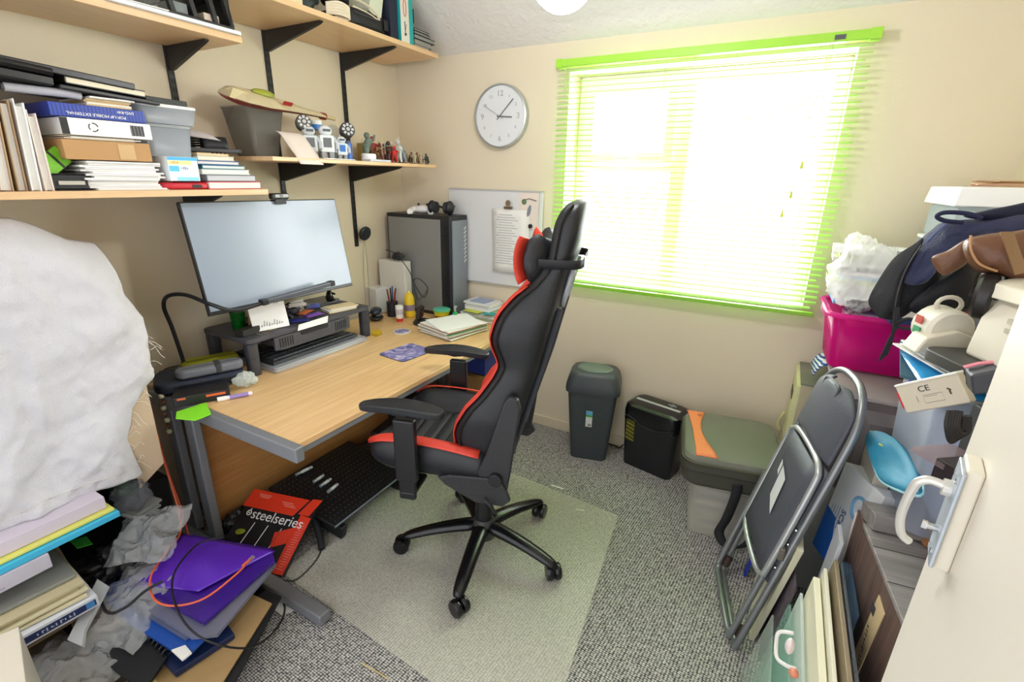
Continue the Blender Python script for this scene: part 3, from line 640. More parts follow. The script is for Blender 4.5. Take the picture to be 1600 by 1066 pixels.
# gooseneck lamp with light bar
la = T('gooseneck_lamp', 'black gooseneck clamp lamp with long light bar in front of the monitor', 'lamp', V(290, 575, x=.12))
l0 = la.location.copy()
gp = [V(290, 575, x=.12), V(280, 545, x=.12), V(268, 510, x=.13), V(256, 480, x=.15), V(262, 463, x=.2), V(290, 461, x=.28), V(330, 476, x=.40), V(368, 485, x=.45), V(418, 471, x=.47)]
O('gooseneck', B().tube([p-l0 for p in spline(gp, 8)], .0085, 12), M('#1d1f23', .4), la)
A_, B_ = V(412, 472, x=.47), V(517, 443, x=.46); dx_ = (B_-A_).normalized(); R_ = Matrix((dx_, Vector((1, 0, 0))-dx_*dx_.x, Vector((0, 0, 0)))).transposed()
yv_ = (Vector((1, 0, 0))-dx_*dx_.x).normalized(); zv_ = dx_.cross(yv_)
Rb = Matrix((dx_, yv_, zv_)).transposed()
O('light_bar', B().box((A_+B_)/2-l0, ((B_-A_).length, .03, .022), Rb), M('#5c6068', .3, metal=.4), la, bevel=.005)
O('end_joint', B().box(A_-l0, (.03, .034, .026), Rb), blackm, la, bevel=.004)
O('end_cap', B().box(B_-l0, (.03, .034, .026), Rb), blackm, la, bevel=.004)
O('clamp', B().box((0, .0, -.03), (.05, .05, .07)).cyl((0, 0, 0), (0, 0, .03), .014), blackm, la, bevel=.004)
# ---------------------------------------------------------------- riser
rs = T('monitor_riser', 'dark grey plastic monitor riser with a small front drawer', 'stand', (.225, 1.63, DZ+.001))
rg_ = M('#46474d', .5, bump=.25, bscale=160, var=.12, vscale=14); RZ = .181
O('platform', B().prism(rrect(.36, .77, .03, 4), .022, (0, 0, RZ-.022)), rg_, rs, bevel=.003)
for x in (-.145, .150):
    for y in (-.355, .355):
        lg = O('leg', B().prism(rrect(.05, .055, .018, 4, x, y), RZ-.024, (0, 0, 0)), M('#3a3b41', .45), rs, bevel=.002)
        O('leg_joint', B().prism(rrect(.052, .057, .019, 4, x, y), .003, (0, 0, .085)), M('#232428', .5), lg)
dw = O('drawer_front', B().prism([(-.235, -.062), (-.19, -.07), (.19, -.07), (.235, -.062), (.235, 0), (-.235, 0)], .012, (.172, -.02, RZ-.024), (0, 1, 0), (0, 0, 1)), rg_, rs, bevel=.003)
rb_ = B()
for s_ in (-1, 1):
    for k in range(6): rb_.box((.1855, -.02+s_*(.135+k*.014), RZ-.056), (.003, .004, .045))
O('grip_ribs', rb_, M('#2b2c31', .5), dw)
O('finger_slot', B().prism(rrect(.17, .02, .009, 4), .004, (.183, -.02, RZ-.036), (0, 1, 0), (0, 0, 1)), M('#141518', .6), dw)
O('drawer_tray', B().box((.02, -.02, RZ-.058), (.30, .44, .03)), rg_, rs)
cardw = slab('paper_card', [(.418, 1.50, .905), (.424, 1.68, .906), (.41, 1.70, .935), (.405, 1.52, .93)], .002, paper, 'white card poking out of the riser drawer slot', 'card')
# laptop and keyboard below
lt = T('laptop', 'closed silver laptop lying under the monitor riser', 'laptop', (.245, 1.63, DZ+.001))
O('base', B().prism(rrect(.42, .60, .02, 4), .018, (0, 0, 0)), M('#b5b8c0', .35, metal=.5), lt, bevel=.003)
O('lid', B().prism(rrect(.41, .59, .02, 4), .006, (0, 0, .0185)), M('#c3c6cd', .3, metal=.5), lt, bevel=.002)
kb = T('keyboard', 'black keyboard resting on the closed silver laptop under the riser', 'keyboard', (.262, 1.62, DZ+.0265))
O('case', B().box((0, 0, .009), (.30, .54, .018)), M('#25272b', .4), kb, bevel=.003)
kk = B()
for i in range(5):
    for j in range(22): kk.box((.11-i*.045+.0, -.24+j*.0228, .021), (.038, .019, .007), taper=1.1)
O('keys', kk, M('#33363c', .45), kb)
# things on the riser
gt = T('green_tumbler', 'transparent green plastic tumbler standing on the riser', 'cup', (.22, 1.33, .9235))
O('cup', B().lathe([(.028, 0), (.034, .09), (.031, .09), (.025, .004), (.0, .004)], (0, 0, 0), 24), Mclear('#1f9a3d', .6, .2), gt)
O('liquid', B().cyl((0, 0, .005), (0, 0, .05), .026), M('#177a30', .3), gt)
cdr = T('desk_calendar', 'white standing flip calendar card on the riser', 'calendar', (.325, 1.42, .9235), rz=-14)
O('page', B().slab([(.02, -.085, .002), (.02, .085, .002), (-.02, .085, .135), (-.02, -.085, .135)], .003), M('#f6f6f3', .6), cdr)
O('stand', B().slab([(-.06, -.08, .002), (-.06, .08, .002), (-.021, .08, .13), (-.021, -.08, .13)], .002), card, cdr)
X_, Y_ = Vector((0, 1, 0)), Vector((-.04, 0, .133)).normalized()
ink = M('#3b3b40', .6)
text('2    1 2 3 4    2 0', .016, ink, cdr, Vector((-.0125, 0, .12)), X_, Y_, name='print')
kb_ = B()
for k in range(9):
    yy = -.045+k*.012; kb_.tube([(.018-.0, yy, .018+.004*(k % 3)), (.0165, yy+.004, .030+.006*((k*7) % 4))], .0012, 5).tube([(.0165, yy-.004, .022), (.0165, yy+.006, .026)], .0009, 5)
O('printed_figures', kb_, ink, cdr)
O('ring_binding', B().tube([(-.021, -.08, .136), (-.021, .08, .136)], .003, 6), M('#b9bcbe', .3, metal=.6), cdr)
crumple('cable_tangle', 'tangle of black cables heaped on the riser behind the calendar', 'cable', (.262, 1.565, .9235), .045, (1.0, 1.5, .7), M('#1c1d22', .5), 3, amp=.6, fr=4)
pal = [('#2a2f7d', 'dark blue'), ('#6a3fa0', 'purple'), ('#b8582c', 'rusty orange'), ('#3d53b8', 'bright blue')]
for k, (hx, nm) in enumerate(pal):
    px_, py_ = [(.335, 1.575), (.345, 1.66), (.30, 1.64), (.27, 1.73)][k]
    o = O('snack_packet', B().grid(lambda u, v: Vector(((u-.5)*.06, (v-.5)*.10, .004+.008*math.sin(PI*u)*math.sin(PI*v)*(1+.3*math.sin(9*v+k)))), 8, 10), M(hx, .3), solid=.002)
    o.location = (px_, py_, .9245+.012*k); o.rotation_euler = (0, 0, .5*k-.6); tag(o, f'crinkled {nm} sachet among the bits on the riser', 'packet', 'sachets on the riser')
hs = T('earbud_case', 'pale grey curved gadget lying on the cable tangle', 'gadget', (.285, 1.60, .988), rz=80)
O('body', B().tube(spline([(-.06, 0, 0), (-.02, .006, .008), (.03, .0, .010), (.065, .012, .0)], 6), lambda t: .008+.006*math.sin(PI*t), 10), M('#c9c6c0', .4), hs)
O('eyelet', B().tube([(.065+.008*math.cos(a), .012+.008*math.sin(a), 0) for a in [k*PI/6 for k in range(12)]], .002, 6, closed=True), steel, hs)
sheets('note_stack', 'pile of cream notes and cards on the right of the riser', 'papers', (.27, 1.76, .9235), (.39, 1.95, .945), [M('#e7d5ae', .8), paper], 5, rz=-12)
bk1, _ = blk('game_case', 'flat grey plastic case lying at the back of the riser', 'case', (.06, 1.74, .9235), (.19, 1.98, .945), M('#6a6b70', .4))
fl, _ = blk('folded_leaflet', 'white leaflet propped behind the cables on the riser', 'leaflet', (.20, 1.54, .9235), (.208, 1.72, .995), paper, rz=4)
hcl = T('figurine_toy', 'small glossy black round-headed toy figure on the right of the riser', 'toy', (.20, 1.90, .946), rz=20)
O('body', B().lathe([(.018, 0), (.024, .02), (.014, .055), (.010, .06)], (0, 0, 0), 16), blackg, hcl)
O('head', B().ball((0, 0, .088), .030, 20, (.95, 1.05, .95)), blackg, hcl)
O('foot', B().ball((.016, .012, .006), .010, 10, (1.3, 1, .6)), blackg, hcl); O('foot', B().ball((.016, -.012, .006), .010, 10, (1.3, 1, .6)), blackg, hcl)
O('arm', B().tube([(0, .018, .045), (.02, .03, .035)], .006, 8), blackg, hcl); O('arm', B().tube([(0, -.018, .045), (.02, -.03, .03)], .006, 8), blackg, hcl)
for k in range(4):
    a = .4*k; p = Vector((.345+.012*(k % 2), 1.33+.02*k, .9245+.0012*k))
    o = O('paper_clip', B().tube(spline([(0, 0, 0), (.03, 0, 0), (.03, .008, 0), (.002, .008, 0), (.002, .002, 0), (.024, .002, 0)], 3), .0008, 5), M('#c8b48a', .3, metal=.7)); o.location = p; o.rotation_euler = (0, 0, a)
    tag(o, ['brassy paper clip nearest the front edge of the riser', 'brassy paper clip second from the near end of the riser', 'brassy paper clip third from the near end of the riser', 'brassy paper clip closest to the calendar on the riser'][k], 'paper clip', 'paper clips on the riser')
blk('stapler_bits', 'dark patterned clutter box behind the paper clips on the riser', 'box', (.29, 1.26, .9235), (.34, 1.36, .955), M('#2a2721', .6, var=.5, vscale=60), rz=10)
# ---------------------------------------------------------------- left end of desk
pcase = T('pencil_case', 'olive green zipped pencil case under the riser', 'pencil case', (.16, 1.20, DZ+.012), rz=70)
O('case', B().prism(rrect(.24, .10, .035, 6), .06, (0, 0, 0)), M('#9a9a1c', .6, bump=.2), pcase, bevel=.02, seg=4)
O('zip', B().tube([(-.10, -.02, .062), (.10, -.02, .062)], .003, 6), M('#6a6a18', .5), pcase)
bag = T('navy_pouch', 'dark navy padded pouch on the near left corner of the desk', 'bag', (.27, 1.085, DZ+.012), rz=64)
O('pouch', B().prism(rrect(.34, .20, .05, 6), .05, (0, 0, 0)), M('#1c2436', .6, bump=.2), bag, bevel=.018, seg=4)
O('zip', B().tube([(-.14, -.101, .03), (.14, -.101, .03)], .003, 6), blackp, bag)
hdd = T('orange_black_box', 'small black box with orange markings below the navy pouch', 'box', (.43, 1.0, DZ+.001), rz=60)
O('body', B().box((0, 0, .022), (.20, .10, .042)), M('#1d1c1e', .4), hdd, bevel=.004)
O('orange_mark', B().box((.05, -.0505, .03), (.07, .001, .010)), M('#e06a3a', .4), hdd)
O('orange_mark', B().box((-.07, -.0505, .034), (.03, .001, .008)), M('#e06a3a', .4), hdd)
gcase = T('glasses_case', 'grey soft glasses case with a dark band lying on the navy pouch', 'case', (.335, 1.10, DZ+.064), rz=68)
O('case', B().prism(rrect(.26, .075, .035, 6), .042, (0, 0, 0)), M('#6e7077', .6, bump=.1), gcase, bevel=.015, seg=4)
O('band', B().prism(rrect(.03, .08, .01, 3, .03), .046, (0, 0, -.001)), M('#3a3b40', .6), gcase, bevel=.012)
O('flap_edge', B().tube([(-.12, -.01, .043), (.12, -.01, .043)], .002, 6), M('#4b4d53', .6), gcase)
crumple('crumpled_wrapping', 'crumpled white plastic wrapping beside the riser leg', 'wrapping', (.475, 1.165, DZ+.001), .036, (1, 1.2, .8), Mclear('#eef6f4', .92, .3), 5, amp=.5)
mk = T('marker_pen', 'white and purple marker pen lying on the desk by the wrapping', 'pen', (.545, 1.08, DZ+.010), rz=62)
O('barrel', B().cyl((-.055, 0, 0), (.055, 0, 0), .009), M('#e9e6ee', .4), mk); O('cap', B().cyl((-.075, 0, 0), (-.04, 0, 0), .0102), M('#f1f1f3', .4), mk)
O('purple_print', B().cyl((-.03, 0, 0), (.04, 0, 0), .0092), M('#9a86c4', .5), mk)
slab('lime_sticky_notes', [V(276, 645, z=DZ+.002), V(275, 655, z=DZ+.002), V(305, 658, z=DZ+.002), V(330, 648, z=DZ+.002), V(322, 630, z=DZ+.002)], .004, M('#86e02a', .6), 'bright lime sticky notes hanging at the near left corner of the desk', 'sticky notes')
blk('power_adapter', 'black power adapter behind the navy pouch by the wall', 'adapter', (.10, 1.0, DZ+.001), (.20, 1.08, DZ+.055), blackm, bevel=.006)
cable('thin black cable trailing along the wall to the lamp clamp', [V(245, 592, x=.1), V(256, 578, x=.08), V(275, 572, x=.08), V(295, 570, x=.1)], .002)
bd = T('bead_string', 'string of cream and copper beads hanging off the desk corner', 'beads', (.28, .915, DZ-.02))
for k in range(7):
    O('bead', B().ball((.0+.004*math.sin(k*2), 0, .03-k*.028), (.011 if k % 2 == 0 else .008), 12), M('#d9d6b0' if k % 2 == 0 else '#8a4f35', .3), bd)
O('thread', B().cyl((0, 0, .06), (0, 0, -.15), .0012, n=5), blackp, bd)
def DP(px, y): return Vector((V(px, 480, y=y).x, y, DZ+.001))
# ---------------------------------------------------------------- desk surface
mp_ = T('mouse_mat', 'blue and lilac patterned mouse mat with rounded corners on the desk', 'mouse mat', (.775, 1.89, DZ), rz=-6)
pm = bpy.data.materials.new('lilac_print'); pm.use_nodes = True; n_ = pm.node_tree.nodes; l_ = pm.node_tree.links
k_ = n_.new('ShaderNodeTexNoise'); k_.inputs['Scale'].default_value = 14; k_.inputs['Distortion'].default_value = 2; r_ = n_.new('ShaderNodeValToRGB')
r_.color_ramp.elements[0].color = lin('#4c5590'); r_.color_ramp.elements[0].position = .35; r_.color_ramp.elements[1].color = lin('#ded3e6'); r_.color_ramp.elements[1].position = .72; e_ = r_.color_ramp.elements.new(.52); e_.color = lin('#9088bd')
tc_ = n_.new('ShaderNodeTexCoord'); l_.new(tc_.outputs['Object'], k_.inputs[0]); l_.new(k_.outputs[0], r_.inputs[0]); l_.new(r_.outputs[0], n_['Principled BSDF'].inputs['Base Color'])
O('base', B().prism(rrect(.195, .235, .025, 5), .003, (0, 0, 0)), M('#2d3148', .7), mp_)
O('printed_top', B().prism(rrect(.192, .232, .024, 5), .001, (0, 0, .0031)), pm, mp_)
cs_ = T('drinks_coaster', 'round pale lilac patterned coaster on the desk', 'coaster', V(628, 519, z=DZ), rz=0)
O('disc', B().cyl((0, 0, 0), (0, 0, .006), .052, n=32), M('#d9d8d2', .5), cs_); O('printed_top', B().cyl((0, 0, .006), (0, 0, .0068), .045, n=32), pm, cs_)
tb = T('cream_tube', 'white tube with a red base standing upside down on the desk', 'tube', V(625, 502, z=DZ))
O('cap', B().cyl((0, 0, 0), (0, 0, .022), .020, .021, 20), M('#d5352c', .35), tb); O('tube', B().lathe([(.021, .022), (.024, .03), (.026, .105), (.003, .106)], (0, 0, 0), 20, (1, 1)), wht, tb)
O('print', B().cyl((0, 0, .05), (0, 0, .085), .0252, .0260, 20), M('#c9c4ca', .5), tb)
ms = T('mouse', 'dark mouse with a blue sheen resting on a stand by the riser', 'mouse', V(588, 500, z=DZ), rz=30)
O('shell', B().ball((0, 0, .062), .05, 20, (.75, 1.25, .5)), M('#1f2b42', .25), ms); O('stand', B().ball((0, 0, .018), .05, 20, (.95, 1.15, .35)), blackm, ms); O('side_strip', B().box((.02, .01, .038), (.03, .09, .006)), M('#8b93a6', .3, metal=.5), ms, bevel=.002)
ms2 = T('desk_webcam_stand', 'black angular gadget on a round foot standing before the yellow bottle', 'gadget', DP(658, 2.36), rz=20)
O('foot', B().lathe([(.052, 0), (.056, .01), (.045, .026), (.015, .036), (.0, .036)], (0, 0, 0), 24, (1, 1.1)), blackm, ms2)
O('head', B().box((-.01, .0, .075), (.03, .075, .075), Matrix.Rotation(.15, 3, 'Y')), M('#26211f', .35), ms2, bevel=.004); O('lens', B().cyl((.006, 0, .075), (.012, 0, .075), .016), M('#5a2522', .3), ms2)
yb = T('yellow_bottle', 'squat yellow sauce-shaped bottle with a purple label', 'bottle', DP(640, 2.44))
O('bottle', B().lathe([(.026, 0), (.034, .01), (.036, .06), (.034, .13), (.026, .155), (.012, .168), (.0, .17)], (0, 0, 0), 24), M('#e9c528', .35), yb)
O('label', B().cyl((0, 0, .05), (0, 0, .09), .0368, n=24), M('#8d7a8c', .5, var=.4, vscale=40), yb)
O('nozzle', B().cyl((0, 0, .165), (0, 0, .18), .010, .006), M('#efd85a', .4), yb)
po = T('pen_pot', 'dark pot crammed with pens behind the white tube', 'pen pot', DP(613, 2.40))
O('pot', B().cyl((0, 0, 0), (0, 0, .10), .036, .038, 20), M('#26242c', .5), po)
for k, hx in enumerate(['#a33225', '#1a1c22', '#2c4a8c', '#c4bfae', '#8c2f24', '#141518']):
    a = k*1.05; O('pen', B().cyl((.012*math.cos(a), .012*math.sin(a), .05), (.03*math.cos(a), .03*math.sin(a), .175+.012*(k % 3)), .0045, n=8), M(hx, .4), po)
cb1, _ = blk('white_router_box', 'small white upright box unit on the desk by the wall', 'device', V(594, 490, z=DZ)+Vector((-.10, -.02, 0)), V(594, 490, z=DZ)+Vector((.01, .10, .175)), M('#d7d9da', .45), rz=-8, bevel=.004)
cb2, _ = blk('white_game_console', 'larger white upright games console in front of the computer tower', 'console', (.045, 2.475, DZ+.001), (.27, 2.545, DZ+.36), M('#d9d8d1', .45), bevel=.004)
cable('black cable looping over the white console', [V(606, 390, x=.1)+Vector((0, -.02, 0)), V(620, 398, y=2.46), V(640, 425, y=2.45), V(648, 445, y=2.44), V(662, 465, y=2.42), V(668, 450, y=2.42), V(655, 436, y=2.42), V(646, 440, y=2.43), V(652, 468, y=2.40)], .003)
cable('short black cable stub curving up beside the yellow bottle', [V(652, 470, y=2.38), V(662, 462, y=2.38), V(669, 450, y=2.38)], .002)
crumple('adapter_pile', 'dark plugs and adapters piled on top of the white console', 'adapter', (.19, 2.51, DZ+.362), .03, (1.6, .9, .7), M('#2a2a2c', .5, var=.4, vscale=50), 11, amp=.5)
tub = T('snack_tub', 'yellow and green round snack tub on top of the orange packet', 'tub', DP(690, 2.505)+Vector((0, 0, .032)))
O('tub', B().lathe([(.045, 0), (.055, .03), (.052, .03), (.0, .026)], (0, 0, 0), 24), M('#e2d32c', .4), tub); O('lid', B().lathe([(.057, .03), (.057, .042), (.046, .048), (.0, .048)], (0, 0, 0), 24), M('#57b39a', .4), tub)
O('lid_band', B().tube([(.057*math.cos(a), .057*math.sin(a), .034) for a in [k*PI/10 for k in range(20)]], .003, 6, closed=True), M('#7fd04b', .4), tub)
crumple('orange_snack_packet', 'crinkled orange snack packet underneath the yellow tub', 'packet', DP(690, 2.50), .03, (1.5, 1.6, .48), M('#c4581f', .35, var=.3, vscale=40), 8, amp=.2)
sb_ = T('spray_bottle', 'small green hand gel spray bottle beside the tower', 'bottle', DP(711, 2.49))
O('bottle', B().lathe([(.016, 0), (.018, .004), (.018, .065), (.008, .075), (.008, .08)], (0, 0, 0), 20), M('#2fae6b', .2), sb_); O('pump', B().cyl((0, 0, .08), (0, 0, .115), .009, .006).box((.006, 0, .112), (.02, .008, .008)), Mclear('#eef2ee', .7), sb_)
for k, (p, hx, s_) in enumerate([((655, 505), '#7a56a5', .012), ((662, 508), '#cfcadb', .010)]):
    o = O('wrapped_sweet', B().ball((0, 0, .006), s_, 10, (1.2, .9, .5)).tube([(-.016, 0, .006), (-.022, 0, .008)], .004, 6).tube([(.016, 0, .006), (.022, 0, .008)], .004, 6), M(hx, .3)); o.location = V(*p, z=DZ); tag(o, ['purple', 'pale silver'][k]+' wrapped sweet on the desk near the coaster', 'sweet')
yl = O('yellow_clip_box', B().box((0, 0, .015), (.035, .045, .03)), Mclear('#f2dd2a', .6)); yl.location = V(589, 524, z=DZ)+Vector((0, 0, .0)); tag(yl, 'small transparent yellow box beside the right riser leg', 'box')
# papers on the desk
sheets('paper_ream', 'thick pile of white paper and green folders on the desk beside the chair', 'papers', (.62, 2.17, DZ+.001), (.92, 2.50, DZ+.060), [M('#6f9c7a', .7), paper, M('#a9876b', .7), paper, M('#c9c3b6', .7)], 9, .012, rz=-14)
slab('top_sheet', [(.60, 2.27, DZ+.063), (.83, 2.135, DZ+.063), (.95, 2.40, DZ+.063), (.73, 2.535, DZ+.063)], .002, M('#f7f7f8', .5), 'glossy white sheet lying on top of the thick paper pile', 'paper')
sheets('letters_pile', 'untidy pile of letters and magazines beneath the whiteboard', 'papers', (.64, 2.57, DZ+.001), (.92, 2.77, DZ+.065), [paper, M('#cfd6d2', .7), M('#a8b89a', .7)], 6, .015, rz=3)
slab('yellow_green_leaflet', [(.68, 2.57, DZ+.068), (.80, 2.555, DZ+.068), (.82, 2.66, DZ+.068), (.70, 2.68, DZ+.068)], .003, M('#cdd44a', .6), 'yellow-green leaflet on the letters beneath the whiteboard', 'leaflet')
slab('teal_leaflet', [(.83, 2.56, DZ+.068), (.90, 2.57, DZ+.068), (.90, 2.63, DZ+.068), (.83, 2.62, DZ+.068)], .003, teal, 'small teal leaflet on the letters beneath the whiteboard', 'leaflet')
sheets('magazine_pile', 'upper pile of white booklets with a blue cover beneath the whiteboard', 'magazines', (.65, 2.60, DZ+.072), (.87, 2.77, DZ+.125), [paper, M('#dcdde2', .5)], 4, .01, rz=-4)
slab('blue_booklet', [(.70, 2.62, DZ+.127), (.82, 2.61, DZ+.127), (.83, 2.72, DZ+.127), (.71, 2.73, DZ+.127)], .004, M('#8f9dc0', .4), 'booklet with a pale blue cover on top of the magazines', 'booklet')
# ---------------------------------------------------------------- PC tower
pc_ = T('computer_tower', 'tall black and grey computer tower in the corner of the desk', 'computer', (.315, 2.675, DZ+.001))
PH = .668
O('case', B().box((0, 0, PH/2), (.53, .20, PH)), M('#202126', .4), pc_, bevel=.006)
O('side_panel', B().box((-.03, -.1015, PH/2), (.44, .005, PH-.05)), M('#8f9090', .42, metal=.35), pc_, bevel=.001)
O('front_door', B().box((.268, 0.0, PH/2-.005), (.014, .16, PH-.05)), M('#8a929b', .4, metal=.4), pc_, bevel=.002)
vb = B()
for k in range(22): vb.box((.235, -.1035, .05+k*.026), (.028, .004, .014), Matrix.Rotation(.3, 3, 'Y'))
O('side_vents', vb, M('#0c0d0f', .5), pc_)
vb = B()
for k in range(9): vb.box((.2765, .055, .37+k*.027), (.003, .03, .012), Matrix.Rotation(.6, 3, 'X'))
O('front_vents', vb, M('#d0d3d6', .3, metal=.5), pc_)
gpad = T('game_controller', 'white game controller with black grip lying on the computer tower', 'controller', (.30, 2.66, DZ+PH+.002), rz=20)
O('body', B().ball((0, 0, .028), .05, 20, (1.3, .75, .5)).tube(spline([(-.05, 0, .03), (-.075, -.03, .018), (-.07, -.06, .012)], 5), .02, 10).tube(spline([(.05, 0, .03), (.075, -.03, .018), (.07, -.06, .012)], 5), .02, 10), wht, gpad)
for x in (-.03, .03): O('thumbstick', B().cyl((x, 0, .045), (x, 0, .062), .006).cyl((x, 0, .060), (x, 0, .066), .010), blackm, gpad)
hp = T('headphones', 'black over-ear headphones resting on the computer tower', 'headphones', (.45, 2.66, DZ+PH+.002), rz=8)
for s_ in (-1, 1): O('ear_cup', B().ball((s_*.065, 0, .045), .044, 20, (.62, .9, 1.02)), M('#1b1d22', .45, bump=.1), hp); O('ear_pad', B().lathe([(.022, -.01), (.036, -.012), (.038, 0), (.036, .012), (.022, .01)], (s_*.042, 0, .045), 20, R=Matrix.Rotation(PI/2, 3, 'Y')), M('#2c2e33', .6), hp)
O('headband', B().tube(spline([(-.075, .02, .06), (-.06, .07, .05), (0, .09, .03), (.06, .07, .05), (.075, .02, .06)], 6), .008, 8), blackm, hp)
# ---------------------------------------------------------------- whiteboard
wbx0, wbx1 = .425, 1.13
wb_ = T('whiteboard', 'large white magnetic board leaning on the wall behind the desk', 'board', (.78, 2.785, 1.27))
O('panel', B().box((0, 0, 0), (wbx1-wbx0, .012, .60)), M('#d9dadb', .3), wb_, bevel=.002)
for s_ in (-1, 1): O('edge_trim', B().box((0, -.002, s_*.302), (wbx1-wbx0, .018, .006)), M('#b5b7b8', .4), wb_)
sh_ = T('typed_sheet', 'typed white sheet of paper clipped to the whiteboard', 'paper', (.91, 2.772, 1.27))
O('paper', B().grid(lambda u, v: Vector(((u-.5)*.27+.02*(1-v), -.004-.012*(1-v)**2, -.21+.40*v)), 4, 8), paper, sh_, solid=.001)
lnb = B(); 
for k in range(20): lnb.box((-.03+.012*(k % 3)*.5, -.0065-.0115*((k+.5)/21)**2-.0018, .155-k*.0162), (.10+.03*((k*7) % 3), .0006, .003))
O('typed_lines', lnb, M('#a2a4ab', .6), sh_)
bc_ = T('bulldog_clip', 'brass bulldog clip holding the typed sheet on the whiteboard', 'clip', (.90, 2.768, 1.47))
O('jaw', B().box((0, -.006, 0), (.06, .012, .014)), M('#7d6a4e', .3, metal=.7), bc_, bevel=.002); O('lever', B().cyl((0, -.008, .028), (0, -.011, .028), .018, n=20), M('#9a8768', .3, metal=.7), bc_)
pk = T('bird_postcard', 'postcard of a grey bird on a branch pinned to the whiteboard', 'postcard', (1.045, 2.770, 1.455))
O('card', B().box((0, 0, 0), (.13, .002, .22)), M('#e3d6cb', .6), pk); O('bird', B().ball((.0, -.002, .0), .022, 12, (.6, .12, 1.8), R=Matrix.Rotation(.25, 3, 'Y')), M('#7f8590', .6), pk)
O('branch', B().tube([(-.05, -.002, .06), (.0, -.002, .075), (.05, -.002, .062)], .003, 5), M('#6a5a52', .7), pk); O('leaf', B().ball((-.035, -.002, .055), .018, 10, (1, .15, 1)), M('#5c7f52', .6), pk)
mg = O('fridge_magnet', B().cyl((0, 0, 0), (0, -.008, 0), .014), blackm); mg.location = (1.06, 2.768, 1.365); tag(mg, 'round black magnet at the foot of the bird postcard', 'magnet')
# black disc on upright
sp_ = T('wall_speaker_disc', 'round black disc hanging on the shelf upright nearest the corner', 'device', (.03, 2.375, 1.285))
O('disc', B().lathe([(.0, 0), (.042, 0), (.046, .006), (.046, .016), (.04, .022), (.0, .022)], (0, 0, 0), 32, R=Matrix.Rotation(PI/2, 3, 'Y') @ Matrix.Rotation(.25, 3, 'Y')), M('#24292e', .5), sp_)
O('cord', B().tube([(0, 0, -.045), (.0, .01, -.2), (.0, 0, -.5)], .002, 6).tube([(0, -.01, -.045), (.0, -.03, -.25), (.0, -.035, -.5)], .0015, 6), M('#8a8f86', .6), sp_)
# ================================================================ lower left shelf (top z = 1.58)
SZ = 1.5805
def upfile(label, y, th, h, d, mat, lean=0, name='file', x1=.385, cat='file', open_=True):
    """upright cardboard file: two covers, spine at the back and papers between"""
    t = T(name, label, cat, (0, y, SZ), rot=(math.radians(lean), 0, 0))
    O('cover', B().box((x1-d/2, -th/2+.0012, h/2), (d, .0024, h)).box((x1-d/2, th/2-.0012, h/2-.004), (d, .0024, h-.008)).box((x1-d+.002, 0, h/2), (.003, th, h)), mat, t)
    O('papers', B().box((x1-d/2-.004, 0, h/2-.008), (d-.014, th-.006, h-.02)), paper if open_ else mat, t)
    return t
kraft = M('#b79a78', .8, var=.06); kraft2 = M('#a98c68', .8, var=.08); pinkish = M('#c9ab98', .8, var=.05)
for i, (y, th, h, d, m, ln, lb) in enumerate([
    (.475, .03, .25, .30, pinkish, -3, 'pinkish card file, furthest left of the upright files on the shelf'),
    (.515, .03, .27, .30, kraft, -3, 'tall brown card file second from the left end of the lower left shelf'),
    (.555, .03, .24, .30, kraft2, -4, 'worn brown card file third from the left end of the lower left shelf'),
    (.598, .032, .285, .30, kraft, -4, 'tallest brown card file standing left of the white folder'),
    (.635, .022, .265, .29, kraft2, -3, 'brown card file squeezed against the white folder'),
    (.668, .024, .262, .30, wht, -3, 'upright white folder standing among the brown files'),
    (.700, .022, .235, .31, M('#e9dcd2', .7), -1, 'upright off-white folder with pink edge at the right end of the files')]):
    upfile(lb, y, th, h, d, m, ln, 'card_file' if 'card' in lb else 'folder')
slab('red_ribbon', [(.405, .50, 1.72), (.407, .515, 1.72), (.409, .55, 1.60), (.411, .562, 1.545), (.411, .545, 1.525), (.409, .53, 1.60)], .002, M('#e0322c', .5), 'bright red ribbon hanging over the edge of the lower left shelf', 'ribbon')
x0, x1 = .06, .375
pap = [paper, M('#dfdde0', .8), M('#f3f2ef', .8)]
sheets('loose_papers', 'thick ragged pile of white papers on the lower left shelf', 'papers', (.12, .80, SZ), (.385, 1.055, 1.675), pap, 14, .014)
bdl = T('ring_binder', 'black binder with a steel bar lying at the foot of the paper pile', 'binder', (.22, .755, SZ))
O('cover', B().box((0, 0, .004), (.30, .11, .006)).box((0, 0, .050), (.30, .11, .006)).box((.148, 0, .027), (.004, .11, .05)), dk_, bdl, bevel=.001)
O('papers', B().box((-.01, 0, .027), (.26, .10, .036)), M('#3b3a3c', .8), bdl); O('steel_bar', B().box((.152, .01, .024), (.004, .07, .012)), M('#c9c6c0', .3, metal=.5), bdl)
gn = T('green_notebook', 'lime green notebook with black elastic leaning behind the binder', 'notebook', (.33, .762, 1.645), rot=(math.radians(38), 0, .1))
O('cover', B().box((0, 0, .03), (.012, .085, .06)), M('#7cc92c', .5), gn, bevel=.002); O('elastic', B().box((.0065, .01, .03), (.001, .007, .062)), blackp, gn)
bx_, _ = blk('brown_cardboard_box', 'flat brown cardboard box beneath the white drive box', 'box', (.08, .765, 1.678), (.375, 1.02, 1.740), card)
O('tape', B().box((.1485, .05, .03), (.002, .05, .05)), M('#c9a674', .4), bx_)
sheets('thin_papers', 'thin layer of cream papers under the white drive box', 'papers', (.08, .77, 1.742), (.37, 1.0, 1.752), [M('#ded2bc', .8), paper], 3, .012)
wbx, _ = blk('white_drive_box', 'white product box with a recycling mark and barcode', 'box', (.06, .775, 1.754), (.375, 1.035, 1.806), wht)
